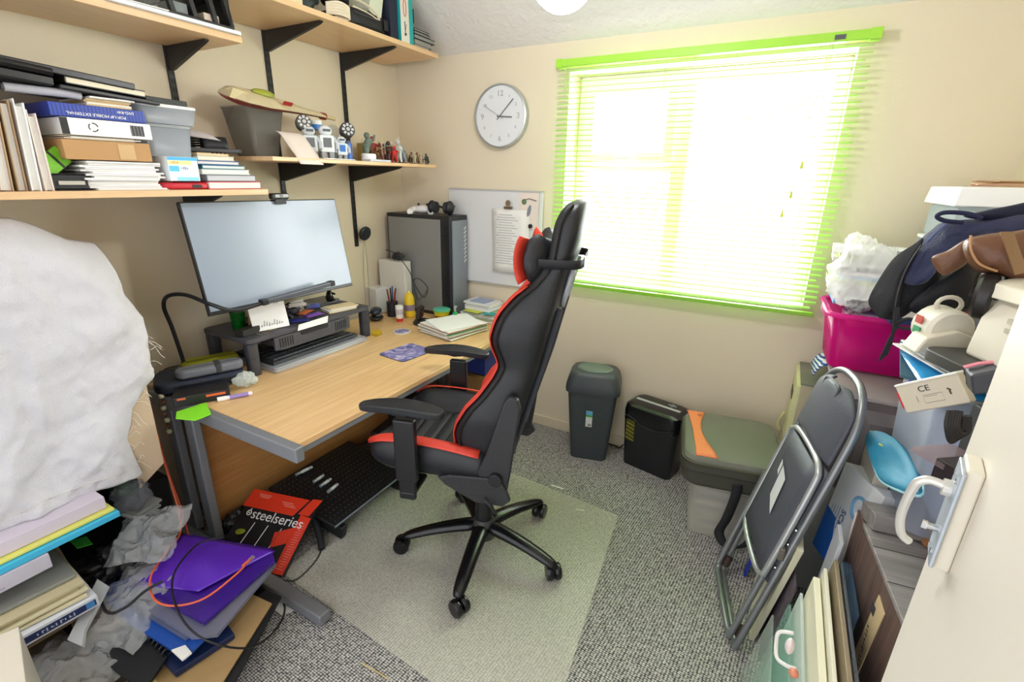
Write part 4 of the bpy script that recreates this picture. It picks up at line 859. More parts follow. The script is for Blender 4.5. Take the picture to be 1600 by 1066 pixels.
O('black_end', B().box((.1575, -.122, .026), (.002, .02, .05)), blackp, wbx)
rm_ = B()
for k in range(3):
    a0 = k*2*PI/3; rm_.tube([Vector((.1585, -.045+.013*math.cos(a0+t), .027+.013*math.sin(a0+t))) for t in (.2, .7, 1.2, 1.7)], .0016, 5)
O('recycling_mark', rm_, ink, wbx); bcd = B()
for k in range(12): bcd.box((.1582, .065+k*.0035, .026), (.001, .0014+.0008*(k % 3), .034))
O('barcode', bcd, ink, wbx)
dvd, _ = blk('blue_drive_box', 'blue striped box of a portable disc drive, lettering upside down', 'box', (.05, .755, 1.808), (.372, 1.025, 1.848), Mstripe('#1c2f86', '#2b47a8', 30, 'Y', .4))
text('POP-UP MOBILE EXTERNAL', .0125, wht, dvd, (.162, -.01, .012), (0, -1, 0), (0, 0, -1), sx=1.1)
text('DVD-RW', .0125, wht, dvd, (.162, .075, .029), (0, -1, 0), (0, 0, -1))
rl = T('rolled_document', 'rolled grey document poking out beside the blue box', 'document', (.33, .79, 1.868), rz=80)
O('sheet', B().tube([(-.11, 0, .012), (.03, 0, .012), (.07, .012, .010)], .013, 14), M('#b9b7c0', .7), rl); O('inner_roll', B().cyl((-.115, 0, .012), (-.09, 0, .012), .008), M('#77757c', .7), rl)
sheets('manila_folders', 'manila folders with a curled flap under the black portable player', 'folders', (.09, .87, 1.850), (.36, 1.02, 1.880), [M('#d9c19a', .7), paper, M('#c9ab7c', .7)], 5, .01)
def flatpc(name, label, cat, a, b, tilt, mat=None):
    t, d = blk(name, label, cat, a, b, mat or M('#17181b', .35), tilt=tilt, bevel=.004); return t, d
p1, d1 = flatpc('black_tablet', 'slim black case lying under the cream-paged book', 'tablet', (.08, .80, 1.882), (.365, 1.09, 1.896), (math.radians(-3), 0, 0))
book('black covered book with cream pages near the top of the stack', (.10, .82, 1.903), (.355, 1.05, 1.925), M('#17181b', .4), spine='-y', pages=M('#e6dcc3', .8), tilt=(math.radians(-3), 0, 0))
p2, d2 = flatpc('closed_laptop', 'long black laptop topmost of its stack, overhanging the files', 'laptop', (.03, .46, 1.935), (.36, 1.02, 1.957), (math.radians(-4), 0, 0))
O('hinge', B().cyl((.165, -.12, .002), (.165, .05, .002), .012, n=14), blackg, p2)
O('stickers', B().box((.1655, -.20, .012), (.001, .14, .014)), M('#7d7c78', .5), p2)
p3, _ = flatpc('black_keyboard_tray', 'thick black keyboard sandwiched below the topmost laptop', 'keyboard', (.06, .50, 1.905), (.36, .79, 1.930), (math.radians(-4), 0, 0))
# clear boxes right of the stack
def clearbox(name, label, a, b, mat, lid, taper=.9, contents=None, rz=0):
    a, b = Vector(a), Vector(b); c = (a+b)/2; d = b-a
    t = T(name, label, 'storage box', (c.x, c.y, a.z), rz)
    w_ = .003; bb_ = B(); h = d.z-.012
    vs = loft([(d.x*taper, d.y*taper, min(d.x, d.y)*.12, 0), (d.x*.98, d.y*.98, min(d.x, d.y)*.12, h)], 4)
    # remove the top cap so the box is hollow
    tf = [f for f in vs.bm.faces if all(v.co.z > h-1e-5 for v in f.verts)]; bmesh.ops.delete(vs.bm, geom=tf, context='FACES_ONLY')
    O('tub', vs, mat, t, solid=-.0022)
    if lid: O('lid', B().prism(rrect(d.x, d.y, min(d.x, d.y)*.12, 4), .012, (0, 0, h)), lid, t, bevel=.003)
    else:
        rr = rrect(d.x, d.y, min(d.x, d.y)*.12, 4); O('rim', B().tube([(x, y, h) for x, y in rr], .006, 8, closed=True), mat, t)
    return t
tb1 = clearbox('clear_lunch_tub', 'clear round-cornered plastic tub standing on a blue and white box stack', (.10, 1.04, 1.70), (.33, 1.21, 1.815), Mclear('#d9dee6', .9, .3), Mclear('#e5eaee', .9, .3))
tb2 = clearbox('clear_clip_box', 'shallow clear box holding white cable clips, upper of the two tubs', (.11, 1.02, 1.817), (.34, 1.24, 1.885), Mclear('#dde1e8', .85, .25), M('#e2e2e4', .4))
for k in range(5): O('cable_clip', B().tube([(-.05+.02*k, -.05, .012), (-.04+.018*k, .0, .016), (-.05+.022*k, .05, .012)], .003, 6), wht, tb2)
blk('black_charger', 'flat black charger on the lid of the clear clip box', 'charger', (.14, 1.06, 1.8875), (.30, 1.22, 1.91), blackp, rz=8)
bwb, _ = blk('vitamin_box', 'light blue and white carton standing in front of the clear tub', 'box', (.24, 1.065, 1.612), (.385, 1.175, 1.700), M('#e6eff3', .45))
O('blue_band', B().box((.073, .0, .081), (.0012, .11, .012)), M('#4fb0e2', .4), bwb); O('yellow_band', B().box((.073, -.012, .067), (.0012, .085, .014)), M('#efe49a', .5), bwb); O('blue_patch', B().box((.073, -.035, .045), (.0012, .035, .02)), M('#5cc0ea', .4), bwb); O('aqua_foot', B().box((.073, .01, .008), (.0012, .08, .014)), M('#8fd4ee', .4), bwb); marks(bwb, (.0738, -.028, .067), (0, 1, 0), (0, 0, 1), 5, .009, .006, M('#d8543a', .5)); marks(bwb, (.0738, .005, .047), (0, 1, 0), (0, 0, 1), 4, .012, .007, M('#6a76b8', .5))
tag(O('grey_carton_side', B().box((.17, 1.09, 1.66), (.12, .11, .09)), M('#a79d97', .7)), 'grey carton behind the light blue and white carton', 'box')
rp_ = T('red_pouch', 'red zipped pouch under the light blue carton', 'pouch', (.33, 1.13, SZ+.0))
O('pouch', B().prism(rrect(.10, .18, .03, 5), .026, (0, 0, 0)), M('#c22634', .45), rp_, bevel=.01, seg=3); O('tag', B().box((.051, .03, .012), (.002, .035, .012)), blackp, rp_)
# books right
bks = [('#c01f32', '#e9e4dc', .030, 'red notebook with white pages, lowest of the stack at the right shelf end'), ('#7a7e86', '#c9cbd0', .026, 'grey clothbound book on the red notebook'),
       ('#d5dad6', '#eceae4', .020, 'white book above the grey clothbound one'), ('#2d6b7f', '#dfe6e2', .016, 'slim teal book in the middle of the small stack'),
       ('#2c4fa8', '#e9e6da', .016, 'slim blue book with a blue ribbon in the small stack'), ('#d8d2be', '#ece6d2', .018, 'cream book with a blue clip in the small stack'), ('#cfae7c', '#e7d9b8', .010, 'tan notebook topmost of the small stack under the sandals')]
z = SZ
for i, (hx, pg, th, lb) in enumerate(bks):
    book(lb, (.13+.01*(i % 2), 1.205, z), (.385-.012*i, 1.435-.014*i, z+th), M(hx, .5), rz=[0, 1, -2, 2, -1, 3, 6][i], spine='-y' if i % 2 else '-x', pages=M(pg, .8)); z += th+.0008
sn = T('sandal', 'black and grey sandal lying on the small book stack', 'sandal', (.26, 1.30, z+.004), rz=70)
O('sole', B().prism([(-.12, -.03), (-.06, -.038), (.04, -.04), (.11, -.03), (.13, 0), (.11, .03), (.04, .035), (-.06, .03), (-.12, .02)], .016, (0, 0, 0)), M('#4b4a4e', .7), sn, bevel=.004)
O('strap', B().grid(lambda u, v: Vector((-.02+.09*u, -.04+.08*v, .015+.045*math.sin(PI*v)**.7)), 6, 10), M('#1b1c22', .5), sn, solid=.004)
O('ankle_strap', B().tube(spline([(-.09, -.03, .02), (-.11, 0, .07), (-.09, .03, .02)], 6), .008, 8), M('#24252e', .5), sn)
o = O('grey_slipper', B().grid(lambda u, v: Vector(((u-.5)*.24, (v-.5)*.09, .012+.03*math.sin(PI*u)**.5*math.sin(PI*v)**.5)), 10, 8), M('#b8aeae', .8), solid=.004)
o.location = (.20, 1.17, 1.70+.19-.15); o.location = (.22, 1.235, z+.05); o.rotation_euler = (0, .1, 1.2); tag(o, 'pale grey slipper insole draped across the sandal', 'insole')
blk('square_black_gadget', 'small black square gadget standing by the upright behind the sandal', 'gadget', (.05, 1.27, z+.0), (.12, 1.33, z+.09), blackp)
for k in range(4): cable(['upper', 'second', 'third', 'lowest'][k]+' strand of black cable looping behind the sandal', [(.10, 1.22+.02*k, z+.03), (.16+.02*k, 1.30, z+.06-.01*k), (.22, 1.39, z+.03), (.18, 1.42-.02*k, z+.004)], .004)
# underside bits at the right end of the lower left shelf
# ================================================================ lower right shelf (top z = 1.718)
RZ2 = 1.7185
cpot = T('tall_clear_bin', 'smoky clear tapered bin standing at the left end of the lower right shelf', 'bin', (.16, 1.60, RZ2))
pb_ = loft([(.15, .13, .02, 0), (.21, .19, .02, .215)], 4); tf = [f for f in pb_.bm.faces if all(v.co.z > .21 for v in f.verts)]; bmesh.ops.delete(pb_.bm, geom=tf, context='FACES_ONLY')
O('wall', pb_, Mclear('#b3b1aa', .7, .2), cpot, solid=-.003)
O('rim', B().tube([(x, y, .215) for x, y in rrect(.212, .192, .02, 4)], .004, 8, closed=True), Mclear('#d5d5d0', .7), cpot)
ship = T('toy_spaceship', 'long cream and red wedge-shaped toy craft lying across the clear bin', 'toy', (.20, 1.70, 1.957), rot=(math.radians(-3), math.radians(18), .05))
prof = [(-.27, .035, .02), (-.22, .10, .042), (-.12, .115, .045), (.03, .07, .032), (.18, .04, .020), (.30, .025, .014)]
sb2 = B(); rg = []
for y, hw, hh in prof: rg.append([sb2.bm.verts.new((a*hw, y, b*hh)) for a, b in ((-1, 0), (-.55, .7), (0, 1), (.55, .7), (1, 0), (.6, -.35), (-.6, -.35))])
for A, C_ in zip(rg, rg[1:]):
    for k in range(7): sb2.bm.faces.new((A[k], A[(k+1) % 7], C_[(k+1) % 7], C_[k]))
sb2.bm.faces.new(rg[0][::-1]); sb2.bm.faces.new(rg[-1])
O('hull', sb2, M('#cdbf9c', .55, var=.12, vscale=18), ship, smooth=20)
ub = B(); rg = []
for y, hw, hh in prof: rg.append([ub.bm.verts.new((a*hw, y, b*hh)) for a, b in ((1.01, -.12), (.62, -.42), (.3, -.6), (-.3, -.6), (-.62, -.42), (-1.01, -.12))])
for A, C_ in zip(rg, rg[1:]):
    for k in range(6): ub.bm.faces.new((A[k], A[(k+1) % 6], C_[(k+1) % 6], C_[k]))
ub.bm.faces.new(rg[0][::-1]); ub.bm.faces.new(rg[-1])
O('red_underside', ub, M('#8c2f28', .5, var=.2, vscale=20), ship, smooth=20, lab='dark red underside')
O('fin', B().prism([(-.28, -.01), (-.18, -.02), (-.20, .025), (-.27, .03)], .006, (.05, 0, .01), (0, 1, 0), (0, 0, 1)), M('#c8b98e', .5), ship)
O('canopy', B().ball((.03, -.10, .045), .04, 14, (.6, 1.5, .4)), M('#9aa03c', .3), ship); O('red_mark', B().box((.075, .0, .030), (.004, .05, .02), Matrix.Rotation(.5, 3, 'Y')), M('#a7332a', .5), ship)
O('nose_ring', B().cyl((0, .28, 0), (0, .31, 0), .018), M('#9e3b2c', .4), ship); O('nose_rod', B().cyl((0, .31, 0), (0, .38, 0), .010), M('#cbbb8c', .4), ship)
curl = O('curled_paper', B().grid(lambda u, v: Vector((.30+.155*u+.0*v, 1.60+.13*v, RZ2+.055+.06*math.cos(u*3.0)*1.0+(-.0 if u < .8 else -(u-.8)*.12))), 14, 4), M('#e2d5cb', .7), solid=.0015)
tag(curl, 'curled sheet of pale paper drooping over the front of the lower right shelf', 'paper')
def spoked(name, label, c, r, mat, R, depth=.05):
    t = T(name, label, 'toy', c, rot=R)
    O('drum', B().lathe([(.0, -depth), (r*.8, -depth), (r, -depth*.5), (r, 0), (r*.86, .004), (.0, .004)], (0, 0, 0), 24), mat, t)
    sb_ = B()
    for k in range(8): a = k*PI/4; sb_.box((math.cos(a)*r*.62, math.sin(a)*r*.62, .006), (r*.36, r*.30, .006), Matrix.Rotation(a, 3, 'Z'), taper=.8)
    O('spoke_blocks', sb_, M('#c9c7c6', .4), t); O('hub', B().cyl((0, 0, .004), (0, 0, .012), r*.25), M('#b9b8b6', .4), t); return t
spoked('grey_turbine_toy', 'grey round turbine-like toy part beneath the toy craft', (.33, 1.745, 1.885), .036, M('#4c4f4a', .5), (PI/2*0+.0, 1.35, -.5), .06)
spoked('white_turbine_toy', 'white and black round turbine toy beside the blue cylinder', (.33, 2.02, 1.875), .038, M('#3a3c43', .5), (0, 1.35, -.5), .06)
def robot(label, x, y, s, mat, blue=False):
    t = T('toy_robot', label, 'toy', (x, y, RZ2), rz=-25)
    O('body', B().box((0, 0, .075*s), (.05*s, .07*s, .08*s)), mat, t, bevel=.006*s); O('head', B().ball((0, 0, .135*s), .03*s, 16, (1, 1.1, .9)), mat, t)
    for q in (-1, 1): O('leg', B().box((0, q*.02*s, .018*s), (.04*s, .024*s, .036*s)), M('#8f9396', .4), t, bevel=.003); O('arm', B().tube([(0, q*.038*s, .105*s), (.01*s, q*.052*s, .08*s), (.02*s, q*.048*s, .05*s)], .010*s, 8), M('#bfc3c7', .4), t)
    O('chest_panel', B().box((.0255*s, 0, .08*s), (.003, .04*s, .045*s)), M('#5d6166', .4) if not blue else M('#2e6fc0', .4), t); O('visor', B().box((.026*s, 0, .137*s), (.012*s, .035*s, .012*s)), M('#3a4250', .3), t); return t
robot('large grey and white toy robot on the lower right shelf below the toy craft', .33, 1.765, .95, M('#c5c8ca', .35, var=.1, vscale=30))
robot('white toy robot with a round head right of the grey one', .35, 1.85, 1.0, M('#e1e4e6', .3, var=.15, vscale=40))
robot('small white and grey toy robot left of the blue cylinder', .37, 1.93, .72, M('#d3d9de', .35, var=.15, vscale=40), True)
t_ = T('blue_cylinder', 'glossy blue and white cylinder canister on the lower right shelf', 'canister', (.34, 1.995, RZ2)); O('tube', B().cyl((0, 0, 0), (0, 0, .085), .026, n=20), M('#2f67b8', .25), t_); O('cap', B().cyl((0, 0, .085), (0, 0, .10), .022, n=20), M('#24406e', .3), t_)
t_ = T('blue_lidded_jar', 'clear jar with a bright blue band behind the white robots', 'jar', (.20, 1.93, RZ2)); O('jar', B().cyl((0, 0, 0), (0, 0, .15), .032, n=20), clearg, t_); O('blue_band', B().cyl((0, 0, .15), (0, 0, .175), .033, n=20), M('#2d7ac4', .3), t_); O('lid', B().cyl((0, 0, .175), (0, 0, .195), .028, n=20), wht, t_)
t_ = T('clear_dome', 'clear plastic dome piece on top of the white jar group', 'toy part', (.22, 2.02, RZ2+.12)); O('dome', B().ball((0, 0, .03), .035, 16), Mclear('#dfe5ea', .4), t_); O('base', B().cyl((0, 0, -.12), (0, 0, .002), .02), M('#a9abab', .5), t_)
t_ = T('white_puck', 'round white base holding a green and grey model figure', 'figurine', (.36, 2.13, RZ2)); O('puck', B().lathe([(.038, 0), (.04, .004), (.04, .018), (.038, .02), (.04, .022), (.04, .04), (.036, .042), (.0, .042)], (0, 0, 0), 24), wht, t_)
O('figure', B().tube(spline([(0, -.015, .042), (-.004, -.01, .075), (0, .0, .10), (.004, .008, .125)], 5), lambda t: .012+.010*math.sin(PI*t), 10).ball((0, -.004, .135), .017, 12).tube([(0, 0, .10), (.01, .035, .115), (.01, .045, .14)], .006, 8).tube([(0, 0, .10), (.01, -.03, .09), (.02, -.045, .08)], .007, 8), M('#5f6f63', .5, var=.35, vscale=50), t_)
tag(O('shelf_paper', B().box((.395, 1.86, RZ2+.003), (.07, .20, .004)), paper), 'white card strip at the front edge of the lower right shelf under the robots', 'card')
tag(O('grey_tray_lid', B().box((.40, 2.15, RZ2+.006), (.06, .16, .012)), M('#c7cbd6', .5), bevel=.002), 'flat pale grey lid at the front edge of the shelf below the white puck', 'lid')
# miniature figures
def mini(label, x, y, h, hx, hx2, pose, z=RZ2):
    t = T('miniature_figure', label, 'figurine', (x, y, z), rz=pose*40-90, group=None); m = M(hx, .5, var=.2, vscale=80); m2 = M(hx2, .5); s = h/.08
    O('base', B().cyl((0, 0, 0), (0, 0, .004*s), .016*s, n=14), M('#3a332b', .7), t)
    b = B().tube(spline([(0, 0, .032*s), (0, .001, .045*s), (.002, 0, .058*s)], 4), lambda t: (.010+.003*math.sin(PI*t))*s, 10)
    b.ball((.002*s, 0, .069*s), .0085*s, 12)
    for q in (-1, 1):
        b.tube([(0, q*.006*s, .034*s), (q*.004*s, q*.010*s, .018*s), (-.002*s, q*.009*s, .004*s)], lambda t: (.006-.002*t)*s, 8)
        b.tube([(0, q*.010*s, .054*s), (.006*s, q*.020*s, .045*s+pose*.004), (.016*s, q*.018*s, .05*s+pose*.008*q)], lambda t: (.0045-.0015*t)*s, 8)
    O('body', b, m, t); O('cloak', B().grid(lambda u, v: Vector((-.010*s-.006*s*v, (u-.5)*(.018+.018*v)*s, (.06-.05*v)*s)), 6, 6), m2, t, solid=.001)
    O('weapon', B().cyl((.016*s, .018*s, .03*s), (.02*s, .02*s, .085*s), .0014*s, n=6), M('#b5ab90', .4, metal=.5), t); return t
mats_ = [('#6b3a2a', '#8c4a35', .085, 'brown'), ('#7c4a3a', '#4a2c24', .075, 'rust brown'), ('#9c3434', '#c9b9b0', .11, 'dark red and white'), ('#4c3226', '#8a7a64', .09, 'brown and tan'), ('#c22a22', '#a82220', .07, 'bright red'), ('#2c6f78', '#1d2c3a', .085, 'teal'),
         ('#cfd3d6', '#8fa0a8', .10, 'pale silver'), ('#d8c9c4', '#b07c74', .095, 'pale pink'), ('#8f8578', '#5f5548', .06, 'khaki'), ('#6f665e', '#3f3a34', .055, 'olive brown'), ('#5a2f2c', '#3c3a34', .065, 'maroon'),
         ('#c9bca0', '#8a7c60', .055, 'sandy'), ('#7a6a52', '#5a4a38', .055, 'mud brown'), ('#b9a98c', '#6f5f48', .05, 'light tan'), ('#8f5a3a', '#5f4a38', .055, 'copper'), ('#39423f', '#2a302e', .05, 'dark green-grey')]
ys = [2.205, 2.235, 2.265, 2.285, 2.30, 2.33, 2.355, 2.385, 2.41, 2.435, 2.46, 2.49, 2.515, 2.545, 2.57, 2.60]
xs = [.30, .36, .26, .37, .395, .30, .38, .29, .38, .33, .27, .385, .34, .39, .34, .39]
place_ = ['beside the white puck', 'next to the white puck figure', 'raised at the back of the group', 'before the tallest figure', 'at the very front edge', 'behind the bright red one', 'in the middle of the group', 'beside the silver one', 'in the middle front', 'behind the khaki one', 'at the back near the corner', 'at the front of the crowd', 'second row near the corner', 'front row near the corner', 'behind the light tan one', 'last at the corner end']
for i, (a, b, h, nm) in enumerate(mats_): mini(f'{nm} miniature figure {place_[i]}', xs[i], ys[i], h*1.35, a, b, (i*7) % 5-2)
blk('small_brass_box', 'small flat brassy box raised behind the miniature figures', 'box', (.06, 2.34, RZ2), (.16, 2.44, RZ2+.115), M('#a8965c', .4, metal=.4))
cb_ = T('twig_bundle', 'pair of leaning brown sticks beside the miniature figures', 'sticks', (.36, 2.19, RZ2)); O('stick', B().cyl((0, .03, 0), (-.03, -.03, .085), .005, .003), M('#6b4c33', .7), cb_); O('stick', B().cyl((.01, .045, 0), (-.01, -.01, .065), .005, .003), M('#5d3f2b', .7), cb_)
# ================================================================ upper left shelf (top z = 2.176)
UZ = 2.1765
sheets('paper_sheaf', 'sheaf of white paper and film sticking out over the upper left shelf edge', 'papers', (.05, .80, UZ), (.375, 1.20, UZ+.02), [paper, M('#cfd6da', .5)], 5, .012)
dtr = T('desk_organiser', 'black mesh-sided desk organiser tray on the upper left shelf', 'tray', (.20, 1.31, UZ+.021))
O('tray', B().box((0, 0, .005), (.30, .26, .01)).box((0, 0, .115), (.30, .24, .014)), blackp, dtr, bevel=.003)
for x in (.135,):
    for y in (-.11, -.03, .05, .115): O('post', B().box((x, y, .06), (.02, .016, .10), Matrix.Rotation(.2, 3, 'X')), blackp, dtr)
O('end_panel', B().box((0, .118, .06), (.29, .006, .10)), blackp, dtr)
blk('grey_gadget', 'grey crinkled packet stuffed between the posts of the black organiser', 'packet', (.24, 1.21, UZ+.033), (.33, 1.27, UZ+.07), M('#7c8486', .5, var=.2, vscale=40))
blk('orange_roll', 'small pale roll with orange ends inside the black organiser', 'roll', (.25, 1.33, UZ+.033), (.33, 1.39, UZ+.06), M('#d6c7b8', .5, var=.3, vscale=50))
slab('white_board_sheet', [(.30, .98, UZ+.0), (.385, .98, UZ), (.385, 1.44, UZ), (.30, 1.44, UZ)], .012, M('#dfe4e8', .5), 'pale blue-white board edging the front of the upper left shelf', 'board')
blk('beech_offcut', 'thick pale wooden board laid on top of the black organiser', 'board', (.05, 1.10, UZ+.145), (.36, 1.445, UZ+.175), M('#d9bf8a', .6, var=.05))
crumple('wrapped_film', 'crumpled clear wrapping at the left of the upper left shelf', 'wrapping', (.29, 1.10, UZ+.021), .055, (1, 1.3, .5), Mclear('#aab4b8', .6, .3), 21, amp=.5)
# ================================================================ upper right shelf (top z = 2.344)
TZ = 2.3445
blk('cream_file_box', 'cream cardboard box at the left of the upper right shelf', 'box', (.20, 1.45, TZ), (.435, 1.72, TZ+.16), M('#dccfa6', .7))
crumple('cable_bundle', 'bundle of dark green and black cables beside the cream box', 'cable', (.35, 1.80, TZ), .065, (1, .95, 1.4), M('#2c3a3a', .45, var=.4, vscale=30), 31, amp=.5, fr=5)
for k in range(5):
    cable(['outermost', 'second', 'middle', 'fourth', 'innermost'][k]+' loop of pale flex folded on the upper right shelf', [(.40, 1.88, TZ+.02+.010*k), (.43, 1.93, TZ+.025+.012*k), (.435, 1.985, TZ+.022+.011*k), (.42, 1.99, TZ+.016+.010*k), (.39, 1.94, TZ+.012+.010*k)], .006, M('#e6d9c4', .6))
cable('long pale strap looping over the black bag on the upper right shelf', [(.40, 1.95, TZ+.10), (.43, 2.05, TZ+.115), (.44, 2.15, TZ+.095), (.44, 2.19, TZ+.06), (.43, 2.12, TZ+.075), (.42, 2.03, TZ+.085)], .005, M('#d8c9ae', .6), 'strap', 'strap')
bgk = T('camera_bag', 'black padded bag lying on the upper right shelf', 'bag', (.30, 2.13, TZ)); O('bag', B().prism(rrect(.28, .27, .06, 5), .085, (0, 0, 0)), M('#1b1b1d', .6, bump=.3), bgk, bevel=.03, seg=4); O('buckle', B().box((.145, .10, .045), (.012, .03, .05)), blackg, bgk, bevel=.004); O('zip', B().tube([(.142, -.11, .055), (.144, .06, .055)], .004, 6), M('#3a3a3d', .5), bgk)
crumple('black_cloth_heap', 'heap of black straps and cloth above the padded bag', 'cloth', (.30, 2.02, TZ+.087), .06, (1.1, 1.4, 1.2), M('#151517', .7), 41, amp=.5)
blk('cream_leaning_box', 'cream panel leaning between the black cloth and the navy folder', 'panel', (.25, 2.16, TZ+.09), (.40, 2.25, TZ+.25), M('#d9dcc8', .6), tilt=(math.radians(-14), 0, 0))
nf, _ = blk('navy_folder', 'navy folder standing upright beside the padded bag', 'folder', (.12, 2.285, TZ), (.43, 2.345, TZ+.215), M('#1d2138', .6))
wrb, _ = blk('kit_box', 'white and teal box file standing upright with a dark mark', 'box', (.12, 2.35, TZ), (.445, 2.455, TZ+.225), teal)
O('white_front', B().box((.1635, -.018, .1125), (.002, .066, .224)), M('#dcd8cc', .5), wrb)
O('red_oval', B().tube([(.1655, -.018+.011*math.cos(a), .165+.04*math.sin(a)) for a in [k*PI/10 for k in range(20)]], .002, 5, closed=True), M('#c33a2c', .4), wrb)
O('key_mark', B().tube([(.1655, -.022, .10), (.1655, -.019, .045)], .0025, 5).ball((.166, -.019, .04), .007, 10).tube([(.1655, -.008, .09), (.1655, -.018, .06)], .0012, 5), M('#2a2f2c', .5), wrb)
blk('black_carton', 'small black carton on top of the teal box file', 'box', (.25, 2.44, TZ+.13), (.40, 2.52, TZ+.20), blackp)
blk('beige_roll_box', 'small beige block tucked behind the teal box file', 'block', (.20, 2.465, TZ+.10), (.30, 2.54, TZ+.15), M('#bf9a63', .7))
for i, (hx, th, y1_, lb) in enumerate([('#d8d3c4', .012, 2.60, 'pale folder lowest of the dark pile on the top shelf'), ('#24261f', .03, 2.62, 'dark olive folder second in the dark pile on the top shelf'), ('#232c4a', .022, 2.655, 'navy folder jutting out of the dark pile on the top shelf'), ('#3c3f44', .014, 2.61, 'slate folder near the top of the dark pile on the top shelf'), ('#1c1d1f', .012, 2.60, 'black folder topmost of the dark pile on the top shelf')]):
    zz = TZ+sum([.012, .03, .022, .014, .012][:i])+.001*i
    book(lb, (.16, 2.47, zz), (.44, y1_, zz+th), M(hx, .5), name='folder', cat='folder', spine='-x', pages=M('#8f8d86', .7))
# ================================================================ left shelving unit under the cloth
un = T('bookcase', 'dark open bookcase crammed with papers beneath the white cloth', 'bookcase', (.24, .40, 0))
ubm = M('#26252a', .6)
for s_ in (-1, 1): O('side_panel', B().box((0, s_*.30, .66), (.44, .02, 1.32)), ubm, un, bevel=.002)
O('back_panel', B().box((-.215, 0, .66), (.01, .58, 1.30)), ubm, un)
for z in (.02, .235, .43, .80, 1.31): O('shelf_board', B().box((0, 0, z), (.43, .58, .02)), ubm, un, bevel=.002)
def clothf():
    RB = [(V(px, py, x=.5).z, V(px, py, x=.5).y) for px, py in [(225, 742), (217, 722), (205, 690), (212, 640), (230, 615), (248, 590), (240, 570), (236, 540), (234, 500), (220, 480), (206, 465), (199, 440), (200, 415), (205, 390)]]
    top = [(V(px, py, x=.5).y, V(px, py, x=.5).z) for px, py in [(0, 345), (60, 347), (100, 360), (150, 382), (205, 390)]]
    bot = [(V(px, py, x=.5).y, V(px, py, x=.5).z) for px, py in [(0, 832), (70, 800), (150, 768), (225, 742)]]
    def f(u, v):
        y0 = .16; 
        for _ in range(1):
            zt, zb = 1.40, .60
        z = zb+(zt-zb)*v; yr = interp(sorted(RB), z); y = y0+(yr-y0)*u
        zt = interp(top, y); zb = interp(bot, y); z = zb+(zt-zb)*v
        yr = interp(sorted(RB), z); y = y0+(yr-y0)*u
        edge = max(0, u-.86)/.14
        x = .510 + .016*noise.fractal(Vector((y*5, z*4+y*3, 1.3)), 1, 2, 4) - .022*abs(noise.noise(Vector((y*7+z*3, z*3.5-y*6, 2.2)))) - .012*abs(noise.noise(Vector((y*16-z*9, z*12+y*5, 7.2)))) + .008*math.sin((y*1.4-z)*16+3*noise.noise(Vector((y*4, z*4, 0))))*(1-v*.5) - .05*edge**2*(.4+.6*v)
        x += .010*abs(noise.noise(Vector((y*9+z*5, z*9-y*4, 5))))
        if v > .82: x -= .22*((v-.82)/.18)**2
        if v < .04: x += .003*math.sin(y*95)
        return Vector((x, y, z))
    return f
CF = clothf()
cl = O('draped_cloth', B().grid(CF, 130, 130), M('#cfced3', .9, bump=.5, bscale=260, sheen=.2), solid=.0016)
tag(cl, 'large frayed white cotton cloth draped over the bookcase at the left', 'cloth')
O('hem_stitching', B().tube([CF(i/90, .045)+Vector((.0025, 0, 0)) for i in range(91)], .0016, 5), M('#c9c5bd', .8), cl)
fb = B()
for k in range(17):
    v = random.choice([random.uniform(.25, .62), random.uniform(.0, .3), random.uniform(.1, .6)]); p = CF(1, v); L_ = random.uniform(.01, .045)*(1.8 if v > .9 else 1); a = random.uniform(-1.6, 1.2)
    fb.tube(spline([p, p+Vector((.004, .35*L_, a*.3*L_)), p+Vector((.0, .75*L_, a*L_-.2*L_)), p+Vector((.004, L_, a*L_-.6*L_))], 4), .0006, 4)
O('frayed_threads', fb, M('#f0ede8', .9), cl)['kind'] = 'stuff'
# stacks jutting out under the cloth
def ysl(name, label, cat, x, px, zt, th, mat, rz=0, depth=.5, y0=.10, **k):
    """flat item on the bookcase jutting towards the room; px = right end in the photo"""
    yr = V(px[0], px[1], x=x).y
    t, d = blk(name, label, cat, (x-depth, y0, zt-th), (x, yr, zt), mat, rz=rz, **k); return t, d
ysl('paper_pad', 'thick lilac-white pad of paper directly under the hem of the cloth', 'pad', .565, (160, 768), .585, .045, M('#c9bfcd', .8), y0=.14, depth=.52)
ysl('yellow_folder', 'thin pale yellow folder between the lilac pad and the cyan folder', 'folder', .585, (172, 770), .538, .010, M('#d9d66c', .6), y0=.15, depth=.54)
ysl('cyan_folder', 'bright cyan folder beneath the thin yellow one', 'folder', .60, (180, 775), .526, .020, M('#3fb0d8', .5), y0=.16, depth=.55)
lvb, _ = ysl('lavender_booklet', 'lavender-grey booklet with purple lettering under the cyan folder', 'booklet', .605, (75, 862), .504, .052, M('#bdb9c6', .6), y0=.15, depth=.56)
text('forn', .035, M('#5b4a76', .5), lvb, (.2812, -.045, .034), (0, 1, 0), (0, 0, 1)); marks(lvb, (.2812, -.02, .012), (0, 1, 0), (0, 0, 1), 9, .006, .006, M('#8a7d9c', .5))
slab('cardboard_sheet', [(.47, .695, .50), (.47, .79, .56), (.455, .80, .90), (.455, .69, .92)], .005, M('#bfa98d', .8), 'cardboard sheet showing between the cloth edge and the desk leg', 'cardboard')
blk('dark_green_folder', 'dark green folder edge peeping out under the cloth hem', 'folder', (.30, .63, .50), (.47, .69, .60), M('#1e4a2a', .6))
crumple('clear_sleeve', 'crinkled clear plastic sleeve at the right end of the cyan folder', 'sleeve', (.50, .655, .45), .06, (1, .9, .8), Mclear('#b9bcc2', .4, .15), 51, amp=.45)
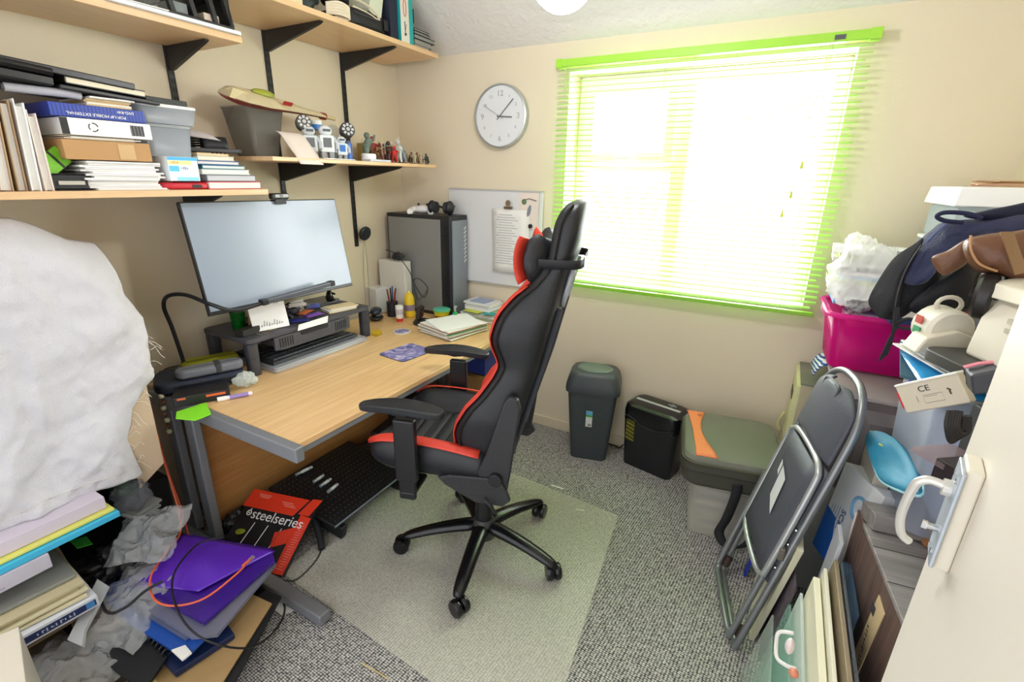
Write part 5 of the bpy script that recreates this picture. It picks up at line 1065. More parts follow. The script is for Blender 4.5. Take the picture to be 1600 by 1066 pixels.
blk('black_platform', 'black box bulk behind the desk leg beside the bookcase', 'box', (.06, .72, .0), (.30, .86, .40), M('#151517', .8))
# files lower in the bookcase
sheets('cream_newspapers', 'sheaf of yellowing newspapers jutting from the lower bookcase shelf', 'newspapers', (.10, .14, .33), (.66, .46, .375), [M('#d8cfae', .8), M('#c4b894', .8)], 6, .016, rz=-6)
gw, _ = blk('grey_envelope', 'grey plastic envelope lying over the yellowing newspapers', 'envelope', (.12, .13, .378), (.60, .44, .39), M('#8b8c86', .4), rz=-5)
mz, _ = blk('navy_magazine', 'white magazine with a navy spine strip below the newspapers', 'magazine', (.12, .13, .285), (.675, .455, .325), M('#d8dbe4', .5), rz=-4)
O('navy_band', B().box((.2785, 0, .02), (.002, .31, .022)), M('#1e2c5c', .4), mz); marks(mz, (.2800, .06, .02), (0, 1, 0), (0, 0, 1), 9, .012, .011, M('#c5cbe2', .5)); O('blue_square', B().box((.2795, .14, .02), (.002, .022, .022)), M('#4a86c4', .4), mz)
sheets('mixed_files', 'mixed pile of brown folders and a blue one low in the bookcase', 'folders', (.08, .13, .245), (.64, .43, .283), [M('#7b6a55', .8), M('#2e3f86', .5), M('#8d7a5e', .8)], 4, .014)
def film_mat():
    m = bpy.data.materials.new('bag_film'); m.use_nodes = True; n = m.node_tree.nodes; l = m.node_tree.links; b = n['Principled BSDF']
    b.inputs['Base Color'].default_value = lin('#c9ccce'); b.inputs['Roughness'].default_value = .12; b.inputs['Specular IOR Level'].default_value = .9
    k = n.new('ShaderNodeTexNoise'); k.inputs['Scale'].default_value = 16; k.inputs['Detail'].default_value = 5; k.inputs['Distortion'].default_value = 1.5
    t = n.new('ShaderNodeTexCoord'); bp = n.new('ShaderNodeBump'); bp.inputs['Strength'].default_value = .9; bp.inputs['Distance'].default_value = .02
    l.new(t.outputs['Object'], k.inputs[0]); l.new(k.outputs[0], bp.inputs['Height']); l.new(bp.outputs[0], b.inputs['Normal'])
    tr = n.new('ShaderNodeBsdfTransparent'); mx = n.new('ShaderNodeMixShader'); mx.inputs[0].default_value = .42
    l.new(tr.outputs[0], mx.inputs[1]); l.new(b.outputs[0], mx.inputs[2]); l.new(mx.outputs[0], n['Material Output'].inputs[0]); return m
film = film_mat()
def film_sheet(label, c, su, sv, rz, seed, tilt=0, dome=.05):
    R = Matrix.Rotation(math.radians(rz), 3, 'Z') @ Matrix.Rotation(math.radians(tilt), 3, 'X')
    def f(u, v):
        a, b_ = (u-.5)*su, (v-.5)*sv; q = Vector((a*11+seed, b_*11, seed))
        h = dome*math.sin(PI*u)**.7*math.sin(PI*v)**.7 + .05*(.5-abs(noise.noise(q))) + .022*(.5-abs(noise.noise(q*2.7)))
        e = 1+.14*noise.noise(Vector((math.atan2(b_, a)*2, seed, 1)))
        return R @ Vector((a*e, b_*e, h))
    o = O('plastic_bag', B().grid(f, 40, 40), film, smooth=50); o.location = c
    return tag(o, label, 'plastic bag')
film_sheet('large crumpled clear bag with green print lying beside the bookcase', (.68, .53, .19), .26, .30, 20, 3.1, 12)
film_sheet('shiny crumpled clear bag below the navy magazine', (.72, .34, .135), .30, .26, -10, 8.3, -8, .04)
film_sheet('clear bag stuffed between the bookcase and the desk leg', (.55, .66, .33), .22, .22, 35, 5.7, 25)
sheets('grey_papers_heap', 'greyish papers and packets under the clear bags beside the bookcase', 'papers', (.50, .44, .0), (.72, .64, .16), [M('#8b8a86', .7), M('#5a5e66', .6), M('#b5b2a8', .7), M('#3c3f52', .6), M('#9a8f7c', .7)], 12, .02, rz=18)
sheets('dull_packets', 'dull packets stacked behind the clear bags near the desk leg', 'packets', (.34, .62, .40), (.52, .74, .43), [M('#7c7d7a', .6), M('#a3a4a0', .7)], 3, .012, rz=10)
slab('green_print', [V(108, 845, z=.42), V(135, 838, z=.42), V(145, 850, z=.42), V(120, 857, z=.42)], .002, M('#2e7d22', .5), 'green printed label on the clear bag beside the bookcase', 'label')
blk('wooden_board', 'stack of dark brown boards at the foot of the bookcase', 'board', (.47, .21, .0), (.74, .45, .12), M('#574838', .7, var=.2, vscale=12), rz=-8)
blk('wooden_board', 'tan board leaning out at the foot of the bookcase', 'board', (.46, .38, .0), (.70, .56, .19), M('#8a7458', .7), rz=-12)
wt = slab('white_plastic_strip', [V(105, 1000, z=.24), V(152, 905, z=.30), V(168, 915, z=.30), V(132, 985, z=.24), V(128, 1010, z=.23)], .012, M('#b9bcbf', .4), 'curved pale plastic strip poking out between the boards and the notebook', 'strip')
bx2 = O('cream_door_edge', B().prism([(0, 0), (.10, 0), (.10, 1.0), (0, 1.0)], .25, (.45, .12, -.0), (1, 0, 0), (0, -1, 0)), M('#d9d3c2', .5)) if False else None
cr1, _ = blk('cream_chest', 'cream painted box corner at the very bottom left of the photo', 'box', (.70, -.16, .0), (1.15, .195, .42), M('#d8d0c0', .5), rz=-14)
# ================================================================ heap on the floor in front of the desk leg
def pz(px, py, z): return V(px, py, z=z)
def sheet(name, label, cat, pix, z, th, mat, group=None, bevel=0, zs=None):
    pts = [pz(a, b, (zs[i] if zs else z)) for i, (a, b) in enumerate(pix)]
    if (pts[1]-pts[0]).cross(pts[2]-pts[0]).z < 0: pts = pts[::-1]
    return slab(name, pts, th, mat, label, cat, group, bevel=bevel)
pj = T('black_pedestal', 'low black crate holding up the folders in front of the desk leg', 'crate', (.75, .70, 0), rz=-10)
O('body', B().box((0, 0, .06), (.34, .34, .12)), M('#121214', .7), pj, bevel=.006)
sheet('brown_board', 'large brown cardboard board at the bottom of the folder heap', 'board', [(190, 1010), (285, 1110), (350, 1066), (425, 945), (330, 900)], .125, .006, M('#a98a5c', .75))
sheet('black_board', 'thin black board under the brown cardboard one', 'board', [(180, 1030), (290, 1130), (368, 1068), (440, 935), (340, 890)], .112, .008, M('#15161a', .6))
sheet('blue_ring_binder', 'dark blue ring binder with a white edge on the brown board', 'binder', [(185, 960), (275, 1060), (368, 998), (300, 900)], .135, .022, M('#14254a', .4), bevel=.003)
nb = T('spiral_notebook', 'black wire-bound notebook with a thick spiral spine in the heap', 'notebook', pz(225, 985, .165))
a_, b_2, c_3, d_4 = [pz(*q, .16) for q in ((165, 935), (262, 1030), (225, 1085), (95, 985))]
nbl = nb.location.copy()
O('cover', B().slab([q-nbl for q in (a_, d_4, c_3, b_2)] if (d_4-a_).cross(c_3-a_).z > 0 else [q-nbl for q in (a_, b_2, c_3, d_4)], .010), M('#191a1d', .5), nb)
e1, e2 = pz(178, 935, .178)-nbl, pz(262, 1018, .178)-nbl; ex = (e2-e1).normalized(); eq = Vector((-ex.y, ex.x, 0)); cbb = B(); n_c = 18
for k in range(n_c):
    c0 = e1+(e2-e1)*(k/(n_c-1)); cbb.tube([c0+eq*.016*math.cos(a)+Vector((0, 0, .014*math.sin(a))) for a in [q*PI/6 for q in range(12)]], .0022, 5, closed=True)
O('wire_spiral', cbb, M('#1e1f22', .3), nb)
sheet('yellow_edge_folder', 'folder with a pale yellow edge under the spiral notebook', 'folder', [(160, 985), (245, 1066), (230, 1090), (140, 1000)], .14, .008, M('#b9b565', .6))
sheet('royal_blue_folder', 'bright royal blue folder below the clear wallets', 'folder', [(150, 925), (200, 975), (290, 1032), (322, 1000), (318, 930), (240, 890)], .19, .010, M('#1b4fa8', .4))
sheet('white_index_tabs', 'torn white paper tabs sticking out of the royal blue folder', 'paper', [(268, 1018), (285, 1034), (300, 1022), (290, 1010)], .203, .006, paper)
sheet('clear_wallet', 'milky clear plastic wallet fanned out under the purple one', 'wallet', [(205, 940), (300, 1000), (340, 996), (432, 885), (425, 870), (300, 900)], .215, .012, Mclear('#b7b9cf', .75, .2))
sheet('pale_wallet', 'pale grey plastic wallet fanned across the royal blue folder', 'wallet', [(175, 930), (290, 1002), (305, 990), (250, 930)], .208, .006, Mclear('#a9b2c4', .7, .25))
sheet('lower_purple_wallet', 'deep violet plastic wallet below the brighter purple one', 'wallet', [(200, 915), (320, 978), (430, 880), (425, 862), (300, 840)], .232, .014, M('#3b1c86', .25, bump=.3, bscale=14))
pw = O('purple_wallet', B().grid(lambda u, v: pz(*( (1-u)*((1-v)*215+v*285)+u*((1-v)*310+v*430), (1-u)*((1-v)*915+v*835)+u*((1-v)*925+v*862)), .252+.012*math.sin(PI*u)*math.sin(PI*v)+.006*math.sin(7*u+4*v)), 20, 20), M('#5d2bb8', .25), solid=.003)
tag(pw, 'glossy bright purple plastic wallet on top of the heap', 'wallet')
cable('orange network cable snaking down from the desk and over the purple wallet', [V(236, 640, x=.30), V(256, 720, x=.36), V(283, 820, x=.5), pz(262, 860, .285), pz(236, 900, .285), pz(240, 935, .275), pz(270, 947, .275), pz(320, 935, .275), pz(372, 895, .285), pz(385, 880, .285)], .0035, M('#e0633a', .45))
cable('second orange cable running straight down behind the desk leg', [V(238, 650, x=.28), V(262, 735, x=.34), V(285, 800, x=.40), V(294, 835, x=.42)], .003, M('#d9552f', .45))
plg = T('network_plug', 'orange network plug with a clear tip at the end of the cable', 'plug', pz(388, 877, .288)); dq = (pz(398, 868, .288)-pz(380, 884, .288)).normalized()
O('boot', B().cyl(-dq*.025, dq*.008, .006, .005, 8), M('#e46a3c', .4), plg); O('plug_tip', B().box(dq*.016, (.018, .011, .008), Matrix.Rotation(math.atan2(dq.y, dq.x), 3, 'Z')), Mclear('#e5d8c8', .7), plg)
cable('long black cable looping across the purple wallet to the carpet', [pz(350, 840, .30), pz(310, 850, .29), pz(275, 890, .29), pz(270, 930, .285), pz(290, 975, .265), pz(330, 1004, .24), pz(390, 1012, .15), pz(430, 985, .06), pz(445, 950, .012), pz(430, 910, .02), pz(465, 905, .008), pz(500, 865, .008), pz(497, 830, .02)], .0035)
cable('thick black lead with a pointed end lying across the spiral notebook', [pz(150, 905, .24), pz(165, 955, .26), pz(195, 950, .27), pz(225, 925, .29), pz(254, 908, .30)], .005)
crumple('black_bracket_heap', 'tumbled heap of black plastic clips and brackets left of the wallets', 'clutter', pz(185, 905, .16), .075, (1, 1.1, .8), M('#161618', .4), 71, amp=.65, fr=4)
ttr = T('plastic_bracket', 'black plastic arm bracket sticking up beside the clear bags', 'bracket', pz(200, 880, .2))
O('arm', B().box((0, 0, .06), (.05, .16, .04), Matrix.Rotation(.5, 3, 'X') @ Matrix.Rotation(.3, 3, 'Z')), M('#1c1c1f', .4), ttr, bevel=.006)
O('joint', B().cyl((-.02, -.07, .02), (.03, -.07, .02), .026, n=18), M('#26262a', .4), ttr)
sl = sheet('information_slip', 'white printed slip lying on the carpet beside the desk foot', 'paper', [(409, 935), (440, 962), (477, 948), (445, 913)], .004, .0012, paper)
O('printed_circle', B().tube([pz(442, 937, .0058)+Vector((.016*math.cos(a), .016*math.sin(a), 0)) for a in [k*PI/9 for k in range(18)]], .0006, 4, closed=True), M('#6b6b70', .6), sl)
O('printed_mark', B().box(pz(468, 947, .006), (.012, .004, .0006)), ink, sl)
# branded packaging leaning on the foot rest
q = [V(a, b, z=c) for a, b, c in ((398, 764, .20), (499, 785, .20), (437, 907, .03), (320, 860, .04))]
u_ = (q[1]-q[0]); v_ = ((q[3]-q[0])+(q[2]-q[1]))/2; U_ = u_.normalized(); V_ = -(v_-U_*v_.dot(U_)).normalized(); N_ = U_.cross(V_); Wp, Hp = u_.length, v_.length
pkg = T('retail_packaging', 'opened red and black retail packaging leaning against the foot rest', 'packaging', q[0])
def pp(a, b, n=0): return U_*a*Wp-V_*b*Hp+N_*n
def pquad(name, pts, mat, n=.0, th=.0012, parent=None): return O(name, B().slab([pp(a, b, n) for a, b in pts], th) if (pp(*pts[1])-pp(*pts[0])).cross(pp(*pts[2])-pp(*pts[0])).dot(N_) > 0 else B().slab([pp(a, b, n) for a, b in pts[::-1]], th), mat, parent or pkg)
redc = M('#e2391d', .4); blkc = M('#1b1a1c', .35)
pb2 = O('box_body', B().box(pp(.5, .5, -.012), (Wp, Hp, .022), Matrix((U_, V_, N_)).transposed()), blkc, pkg, bevel=.002)
pquad('red_top_panel', [(0, 0), (.86, 0), (.74, .26), (-.02, .26)], redc)
pquad('red_side_panel', [(.84, .22), (1.0, .24), (1.0, 1.0), (.86, 1.0)], redc); pquad('red_flap', [(.90, -.02), (1.04, -.03), (.96, .22), (.80, .22)], redc, .002)
pquad('red_wedge', [(.62, .52), (.85, .40), (.85, .62), (.66, .72)], redc, .001)
for k in range(3): pquad('white_seam', [(.28+.2*k, .45), (.29+.2*k, .45), (.25+.2*k, .78), (.24+.2*k, .78)], wht, .001)
ye = O('yellow_green_disc', B().ball(pp(.16, .60, .002), .022, 14, (1, 1, .2)), M('#9aa32a', .4), pkg)
text('steelseries', .050*Wp/.30*1.08, wht, pkg, pp(.56, .345, .0035), U_, V_, ext=.0006)
O('logo_ring', B().tube([pp(.13, .34, .003)+U_*.011*math.cos(a)+V_*.011*math.sin(a) for a in [k*PI/9 for k in range(18)]], .0024, 5, closed=True).ball(pp(.13, .34, .003), .004, 8).tube([pp(.13, .34, .003)+V_*.012, pp(.13, .34, .003)+V_*.021+U_*.003], .002, 5), wht, pkg)
sm = B()
for k in range(20): sm.box(pp(.93, .33+.032*k, .002), (.02+.012*((k*5) % 3)/2, .0014, .0006), Matrix((U_, V_, N_)).transposed())
for k in range(3): sm.box(pp(.58+.03*k, .10+.025*k, .002), (.06, .002, .0006), Matrix((U_, V_, N_)).transposed()); sm.box(pp(.22, .055+.02*k, .002), (.07-.01*k, .0016, .0006), Matrix((U_, V_, N_)).transposed())
O('small_print', sm, M('#f0b0a4', .6), pkg)
# foot rest
fq = [V(a, b, z=c) for a, b, c in ((446, 745, .20), (555, 688, .16), (628, 735, .10), (497, 845, .12))]
frt = T('foot_rest', 'black dimpled foot rest on the floor beneath the desk', 'foot rest', (.72, 1.45, 0)); fl_ = frt.location
cq = sum(fq, Vector())/4
# oriented frame of the plate
Uf = ((fq[1]-fq[0])+(fq[2]-fq[3])).normalized(); Vf = ((fq[3]-fq[0])+(fq[2]-fq[1])); Vf = (Vf-Uf*Vf.dot(Uf)).normalized(); Nf = Uf.cross(Vf); Nf = Nf if Nf.z > 0 else -Nf
Lf = ((fq[1]-fq[0]).length+(fq[2]-fq[3]).length)/2; Wf = ((fq[3]-fq[0]).length+(fq[2]-fq[1]).length)/2
Rf = Matrix((Uf, Vf, Uf.cross(Vf))).transposed()
O('plate', B().box(cq-fl_-Nf*.008, (Lf, Wf, .016), Rf), M('#15171b', .4, bump=.2), frt, bevel=.006)
db_ = B()
for i in range(22):
    for j in range(14):
        c0 = cq-fl_+Uf*(Lf*.9)*(i/21-.5)+Vf*(Wf*.88)*(j/13-.5)+Nf*.0005; db_._add([c0+Uf*.003, c0+Vf*.003, c0-Uf*.003, c0-Vf*.003, c0+Nf*.0022], [(0, 1, 4), (1, 2, 4), (2, 3, 4), (3, 0, 4)])
O('dimples', db_, M('#4a5058', .35), frt)['kind'] = 'stuff'
O('edge_strip', B().tube([cq-fl_+Uf*Lf*.5+Vf*Wf*.5, cq-fl_-Uf*Lf*.5+Vf*Wf*.5], .004, 8), M('#7d8896', .3), frt)
for s_ in (-1, 1): O('leg', B().box(cq-fl_+Uf*s_*Lf*.40+Vf*.10-Vector((0, 0, .07)), (.04, .22, .07), Rf), blackm, frt, bevel=.01)
O('rear_foot', B().box(cq-fl_-Vf*Wf*.36-Vector((0, 0, .085)), (Lf*.8, .05, .12), Rf), blackm, frt, bevel=.008)
cable('crumpled black fabric strap hanging over the near corner of the foot rest', [V(478, 800, z=.13), V(492, 815, z=.10), V(500, 840, z=.05), V(503, 858, z=.02)], .016, M('#17181c', .8), 'strap', 'strap')
for k, (a, b) in enumerate([((462, 745), (487, 733)), ((490, 756), (505, 746)), ((500, 763), (516, 752)), ((512, 772), (527, 760))]):
    P0, P1 = [(V(x_, y_, z=0)) for x_, y_ in (a, b)]
    def onp(pp_):
        d = pp_-CAM; t = (cq-CAM).dot(Nf)/d.dot(Nf); return CAM+d*t
    c0, c1 = onp(P0)+Nf*.012, onp(P1)+Nf*.012
    bt = T('battery', ['lone silver battery on the foot rest set apart from the other three', 'silver battery nearest the lone one, first of three in a row', 'middle silver battery of the three in a row on the foot rest', 'silver battery nearest the chair, last of three in a row'][k], 'battery', c0, group='batteries on the foot rest')
    d = c1-c0; O('cell', B().cyl((0, 0, 0), d, .0085, n=14), M('#aeb6c0', .3, metal=.6), bt); O('terminal', B().cyl(d, d*1.05, .003, n=10), chrome, bt); O('printed_band', B().cyl(d*.3, d*.75, .0087, n=14), M('#d7dbe0', .4), bt)
# dark clutter far under the desk
crumple('bin_liner_heap', 'black plastic sack crumpled on the floor against the desk panel', 'sack', (.43, 1.05, .0), .055, (.7, 1.3, 1.2), M('#141519', .35), 81, amp=.4, n=36)
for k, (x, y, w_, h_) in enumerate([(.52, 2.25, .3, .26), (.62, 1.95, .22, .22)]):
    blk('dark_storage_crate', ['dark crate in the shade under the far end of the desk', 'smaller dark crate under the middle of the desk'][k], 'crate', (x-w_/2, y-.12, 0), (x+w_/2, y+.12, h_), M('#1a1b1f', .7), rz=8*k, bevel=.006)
blk('blue_component_box', 'bright blue box with white specks under the far end of the desk', 'box', (.80, 2.36, .48), (.98, 2.56, .66), M('#243a8c', .4, var=.5, vscale=60))
blk('tan_storage_carton', 'tan carton beneath the blue box under the far end of the desk', 'carton', (.74, 2.32, .0), (1.0, 2.60, .475), M('#8f6a3c', .7))
for k in range(4): cable(['thin black cable coiled on the floor under the desk by the crates', 'grey cable trailing under the desk near the crates', 'black cable looping beneath the desk behind the foot rest', 'dark cable lying flat beneath the middle of the desk'][k], [(.75+.05*k, 1.75+.08*k, .01), (.85, 1.85+.06*k, .03+.01*k), (.92-.05*k, 1.95, .01), (.80, 2.05-.03*k, .01)], .003, blackp if k != 1 else M('#5c6066', .5))
# bits on carpet
for k, (a, b) in enumerate([((862, 757), (880, 763)), ((900, 795), (913, 797)), ((555, 1035), (575, 1050)), ((575, 1050), (610, 1066))][:2]):
    slab('paper_scrap', [V(*a, z=.003), V(*b, z=.003), V(b[0], b[1]+2, z=.003), V(a[0], a[1]+2, z=.003)], .001, paper, ['tiny white paper scrap on the carpet before the shredder', 'second tiny paper scrap on the carpet nearer the olive bag'][k], 'scrap')
cable('thin curled yellow thread lying on the carpet at the bottom edge', [V(565, 1036, z=.003), V(580, 1045, z=.004), V(592, 1052, z=.003), V(608, 1062, z=.004)], .0022, M('#c9b27a', .7), 'thread', 'thread')
# ================================================================ olive bag on a clear crate
crate = T('clear_crate', 'clear plastic storage crate under the olive bag', 'storage box', (2.405, 2.37, 0), rz=6)
ct = loft([(.29, .36, .035, 0), (.335, .41, .04, .295)], 4); tf = [f for f in ct.bm.faces if all(v.co.z > .29 for v in f.verts)]; bmesh.ops.delete(ct.bm, geom=tf, context='FACES_ONLY')
O('tub', ct, Mclear('#f3f0e6', .75, .25), crate, solid=-.003)
O('rim', B().tube([(x, y, .292) for x, y in rrect(.345, .42, .04, 4)], .008, 8, closed=True), Mclear('#e3e0d4', .8), crate)
sheets('crate_papers', 'papers and blue folders filling the clear crate', 'papers', (2.29, 2.23, .01), (2.52, 2.50, .27), [paper, M('#d8c4b4', .8), M('#2b5c8c', .5), M('#c9c9c0', .7)], 16, .012, rz=6)
ob = T('laptop_bag', 'olive green laptop bag with an orange panel lying on the clear crate', 'bag', (2.40, 2.375, .302), rz=10)
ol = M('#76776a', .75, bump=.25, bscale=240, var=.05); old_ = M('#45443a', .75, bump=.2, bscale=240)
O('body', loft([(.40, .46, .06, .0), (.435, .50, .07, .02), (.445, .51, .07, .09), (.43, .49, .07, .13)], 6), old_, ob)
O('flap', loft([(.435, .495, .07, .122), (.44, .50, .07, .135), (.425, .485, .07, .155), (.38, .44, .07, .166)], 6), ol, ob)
def orf(u, v):
    y = -.235+.47*v; c = -.150-.010*math.sin(PI*v); w_ = .020+.028*abs(2*v-1)**1.6
    return Vector((c+(u-.5)*2*w_-.01+.04*(1-v)**2, y, .1685-.010*max(0, abs(2*v-1)-.85)/.15-.004*max(0, (.35-u))))
O('orange_panel', B().grid(orf, 6, 20), M('#ee8a55', .6), ob, solid=.003, lab='orange curved panel')
O('emblem', B().tube([(-.155, .165, .173), (-.145, .18, .173), (-.135, .165, .173), (-.145, .152, .173)], .0015, 5, closed=True), M('#6d5a44', .6), ob)
O('seam_piping', B().tube([(x, y, .128) for x, y in rrect(.446, .508, .07, 6)], .004, 6, closed=True), M('#55543f', .6), ob)
O('zip_track', B().tube([(x, y, .085) for x, y in rrect(.452, .516, .07, 6)], .003, 6, closed=True), M('#2c2b25', .5), ob)
st_ = B().grid(lambda u, v: [Vector(p) for p in spline([(.02, -.262, .06), (.02, -.268, .0), (.0, -.275, -.12), (-.02, -.28, -.20), (.02, -.33, -.225), (.09, -.33, -.19), (.13, -.30, -.12), (.17, -.28, -.09)], 4)][min(28, int(round(v*28)))]+Vector(((u-.5)*.042, 0, (u-.5)*.01)), 2, 28)
O('shoulder_strap', st_, M('#17181a', .8), ob, solid=.003)
tag(slab('teal_cloth_edge', [(2.235, 2.18, .30), (2.26, 2.17, .30), (2.25, 2.24, .31), (2.23, 2.24, .31)], .02, M('#1f9a8c', .6)), 'sliver of teal cloth between the crate rim and the olive bag', 'cloth')
# ================================================================ cream filing cabinet
fcab = T('filing_cabinet', 'cream metal filing cabinet with a dark recessed handle in the far right corner', 'cabinet', (2.80, 2.62, 0))
O('carcass', B().box((.015, 0, .385), (.34, .33, .77)), M('#b7ab8e', .5), fcab, bevel=.004)
O('top_plate', B().box((.015, 0, .772), (.345, .335, .006)), M('#77786a', .4), fcab)
drw = O('drawer_front', B().box((-.162, 0, .60), (.018, .325, .32)), M('#d3cf9e', .45), fcab, bevel=.004)
O('recessed_handle', B().box((-.1725, .03, .655), (.003, .10, .045)), M('#2b2c26', .5), drw)
O('drawer_front', B().box((-.162, 0, .26), (.018, .325, .32)), M('#d3cf9e', .45), fcab, bevel=.004)
O('pull_cable', B().tube(spline([(-.175, .12, .50), (-.20, .11, .44), (-.185, .09, .40), (-.20, .13, .42), (-.18, .14, .49)], 6), .004, 6), M('#cfd08a', .5), fcab)
# ================================================================ towers of boxes by the right wall
# support boxes at the back
cb3 = clearbox('clear_storage_box', 'clear storage box holding papers directly below the pink box', (2.72, 2.06, .50), (3.18, 2.44, .905), Mclear('#cfc3c6', .55, .25), Mclear('#e5dde0', .75, .3))
blk('blue_shoebox', 'box with a brown band inside the clear stack behind the folding chair', 'box', (2.86, 2.08, .56), (3.10, 2.22, .80), M('#a9b7c4', .6))
blk('white_lower_carton', 'white carton carrying the clear box below the pink one', 'carton', (2.71, 2.05, .0), (3.19, 2.43, .497), M('#c9c6c2', .7))
sheets('white_letters_stack', 'leaning wad of white letters between the folding chair back and the cabinet', 'letters', (2.70, 2.10, .498), (2.715, 2.35, .80), [wht, paper, M('#bcd8e0', .6)], 3, .001, rz=0)
jn = T('striped_cloth', 'blue and white striped cloth bundle on the cabinet beneath the pink box', 'cloth', (2.70, 2.53, .777))
O('bundle', B().grid(lambda u, v: Vector((-.02+.10*u, -.10+.20*v, .0+.11*math.sin(PI*min(1, u*1.1+.1))**.6+.01*math.sin(12*v))), 12, 12), Mstripe('#2e4f9c', '#dfe6ee', 22, 'Z', .8), jn, solid=.004)
# pink box
pkb = T('pink_storage_box', 'translucent hot pink plastic storage box high on the pile by the window', 'storage box', (2.93, 2.50, .915), rz=2)
pinkm = Mclear('#f222a8', .78, .15)
pt = loft([(.44, .30, .04, 0), (.50, .36, .045, .235)], 5); tf = [f for f in pt.bm.faces if all(v.co.z > .23 for v in f.verts)]; bmesh.ops.delete(pt.bm, geom=tf, context='FACES_ONLY')
O('tub', pt, pinkm, pkb, solid=-.003)
O('rim', B().prism([(x, y) for x, y in rrect(.53, .39, .05, 5)], .010, (0, 0, .222)), Mclear('#f03fb0', .8, .15), pkb, bevel=.004) if False else O('rim', B().tube([(x, y, .230) for x, y in rrect(.52, .38, .05, 5)], .012, 8, closed=True), Mclear('#f03fb0', .85, .15), pkb)
O('handle_lip', B().box((-.255, 0, .21), (.03, .12, .03)), Mclear('#f584cc', .85), pkb, bevel=.008)
sheets('pink_box_contents', 'purple and dark contents inside the pink storage box', 'papers', (2.75, 2.38, .93), (3.12, 2.62, 1.12), [M('#6d2a8c', .6), M('#8a1f5c', .6), M('#c9b0c4', .7)], 6, .01)
bgp = crumple('white_carrier_bag', 'white translucent carrier bag of bits standing in the pink box', 'bag', (2.77, 2.42, 1.135), .105, (1, .95, 1.35), Mclear('#fbfafa', .8, .35), 91, n=64, amp=.5)
crumple('inner_oddments', 'grey oddments visible low in the carrier bag beside the pink rim', 'oddments', (2.76, 2.335, 1.15), .035, (1.2, 1, .7), M('#8f8b90', .5, var=.3, vscale=40), 92, amp=.5)
sheets('notebooks_on_pink', 'pile of pale papers and blue folders behind the carrier bag', 'papers', (2.66, 2.50, 1.155), (2.98, 2.74, 1.37), [M('#4f9fd0', .6), paper, M('#5c4a5c', .6), paper, M('#d9d2c4', .7), M('#b7c76a', .6)], 12, .02)
spn = T('wirebound_pad', 'white wirebound notepad topmost of the papers behind the carrier bag', 'notepad', (2.79, 2.58, 1.373), rz=-3)
O('pages', B().box((0, 0, .012), (.27, .19, .022)), paper, spn, bevel=.002); O('cover', B().box((0, 0, .0245), (.272, .192, .002)), M('#e9ecec', .5), spn); cbx = B()
for k in range(14): cbx.tube([(.015+.0088*k, -.096+.012*math.cos(a), .013+.014*math.sin(a)) for a in [q*PI/5 for q in range(10)]], .0018, 5, closed=True)
O('wire_binding', cbx, M('#9a9c9e', .3, metal=.6), spn)
sheets('dark_papers', 'blue and cream booklets wedged between carrier bag and black backpack', 'booklets', (2.83, 2.22, 1.16), (3.08, 2.38, 1.34), [M('#1f2c5c', .5), M('#d9d4ce', .7), M('#a8324a', .5), M('#c5cfd6', .6), M('#2a2a33', .6)], 7, .015, rz=4)
# white lidded box on top at the back
supp = clearbox('back_corner_box', 'white frosted box in the right corner carrying the lidded box', (2.955, 2.30, 1.16), (3.225, 2.72, 1.46), Mclear('#e4e8ec', .8, .4), M('#e9ebed', .5))
wlb = T('white_lidded_box', 'white frosted box with a deep white lid, highest of the pile by the right wall', 'storage box', (3.09, 2.46, 1.465))
O('tub', B().box((0, 0, .06), (.25, .40, .12)), Mclear('#dfe9f2', .8, .4), wlb, bevel=.01); O('lid', B().box((0, 0, .155), (.275, .43, .065), taper=1.06), M('#f4f5f7', .4), wlb, bevel=.006)
for k in range(5): slab('loose_paper', [(2.99+.02*k, 2.30+.01*k, 1.655+.004*k), (3.16, 2.28+.03*k, 1.655+.004*k), (3.18, 2.42, 1.66+.004*k), (3.02, 2.44, 1.66+.004*k)], .0025, M(['#b98a6a', '#d9b9a4', '#c9a070', '#8c6a4a', '#caa98c'][k], .7), ['lowest', 'second', 'middle', 'fourth', 'topmost'][k]+' of the brownish papers lying on the white lidded box', 'paper', 'papers on the lidded box')
# ---------------------------------------------------------------- middle pile: clear box D and what lies on it
blk('cardboard_base_box', 'dark brown cardboard box forming the base of the pile by the right wall', 'box', (2.90, 1.76, .0), (3.22, 2.03, .69), M('#6d5d4e', .8, var=.08))
cD = clearbox('tall_clear_box', 'tall translucent box with a blue handle clip and white lid by the right wall', (2.875, 1.52, .705), (3.21, 1.98, 1.145), Mclear('#dfe3ee', .6, .3), Mclear('#f3eef2', .85, .3), taper=.84)
O('blue_clip', B().tube(spline([(-.165, -.06, .37), (-.178, -.03, .33), (-.172, .02, .34), (-.176, .03, .38), (-.165, .07, .39)], 5), .005, 8), M('#2c3f9a', .4), cD)
O('blue_clip', B().tube(spline([(-.165, .10, .39), (-.176, .13, .41), (-.165, .16, .40)], 5), .004, 8), M('#2c3f9a', .4), cD)
O('contents', B().box((.02, 0, .16), (.20, .32, .26)), M('#c3c8d6', .7, var=.2, vscale=9), cD, bevel=.02)
slab('dark_teal_folder', [(2.80, 1.60, 1.150), (3.16, 1.42, 1.150), (3.20, 1.88, 1.150), (2.86, 2.00, 1.150)], .008, M('#2c5566', .5), 'dark teal folder lying on the lid of the tall clear box', 'folder')
bpw = O('blue_wallet', B().grid(lambda u, v: Vector((2.83+.30*u, 1.46+.36*v+.05*u, 1.162+.018*math.sin(PI*u)*math.sin(PI*v))), 14, 12), M('#2b97cf', .2, bump=.3, bscale=12), solid=.003)
tag(bpw, 'shiny bright blue plastic wallet on the dark teal folder', 'wallet')
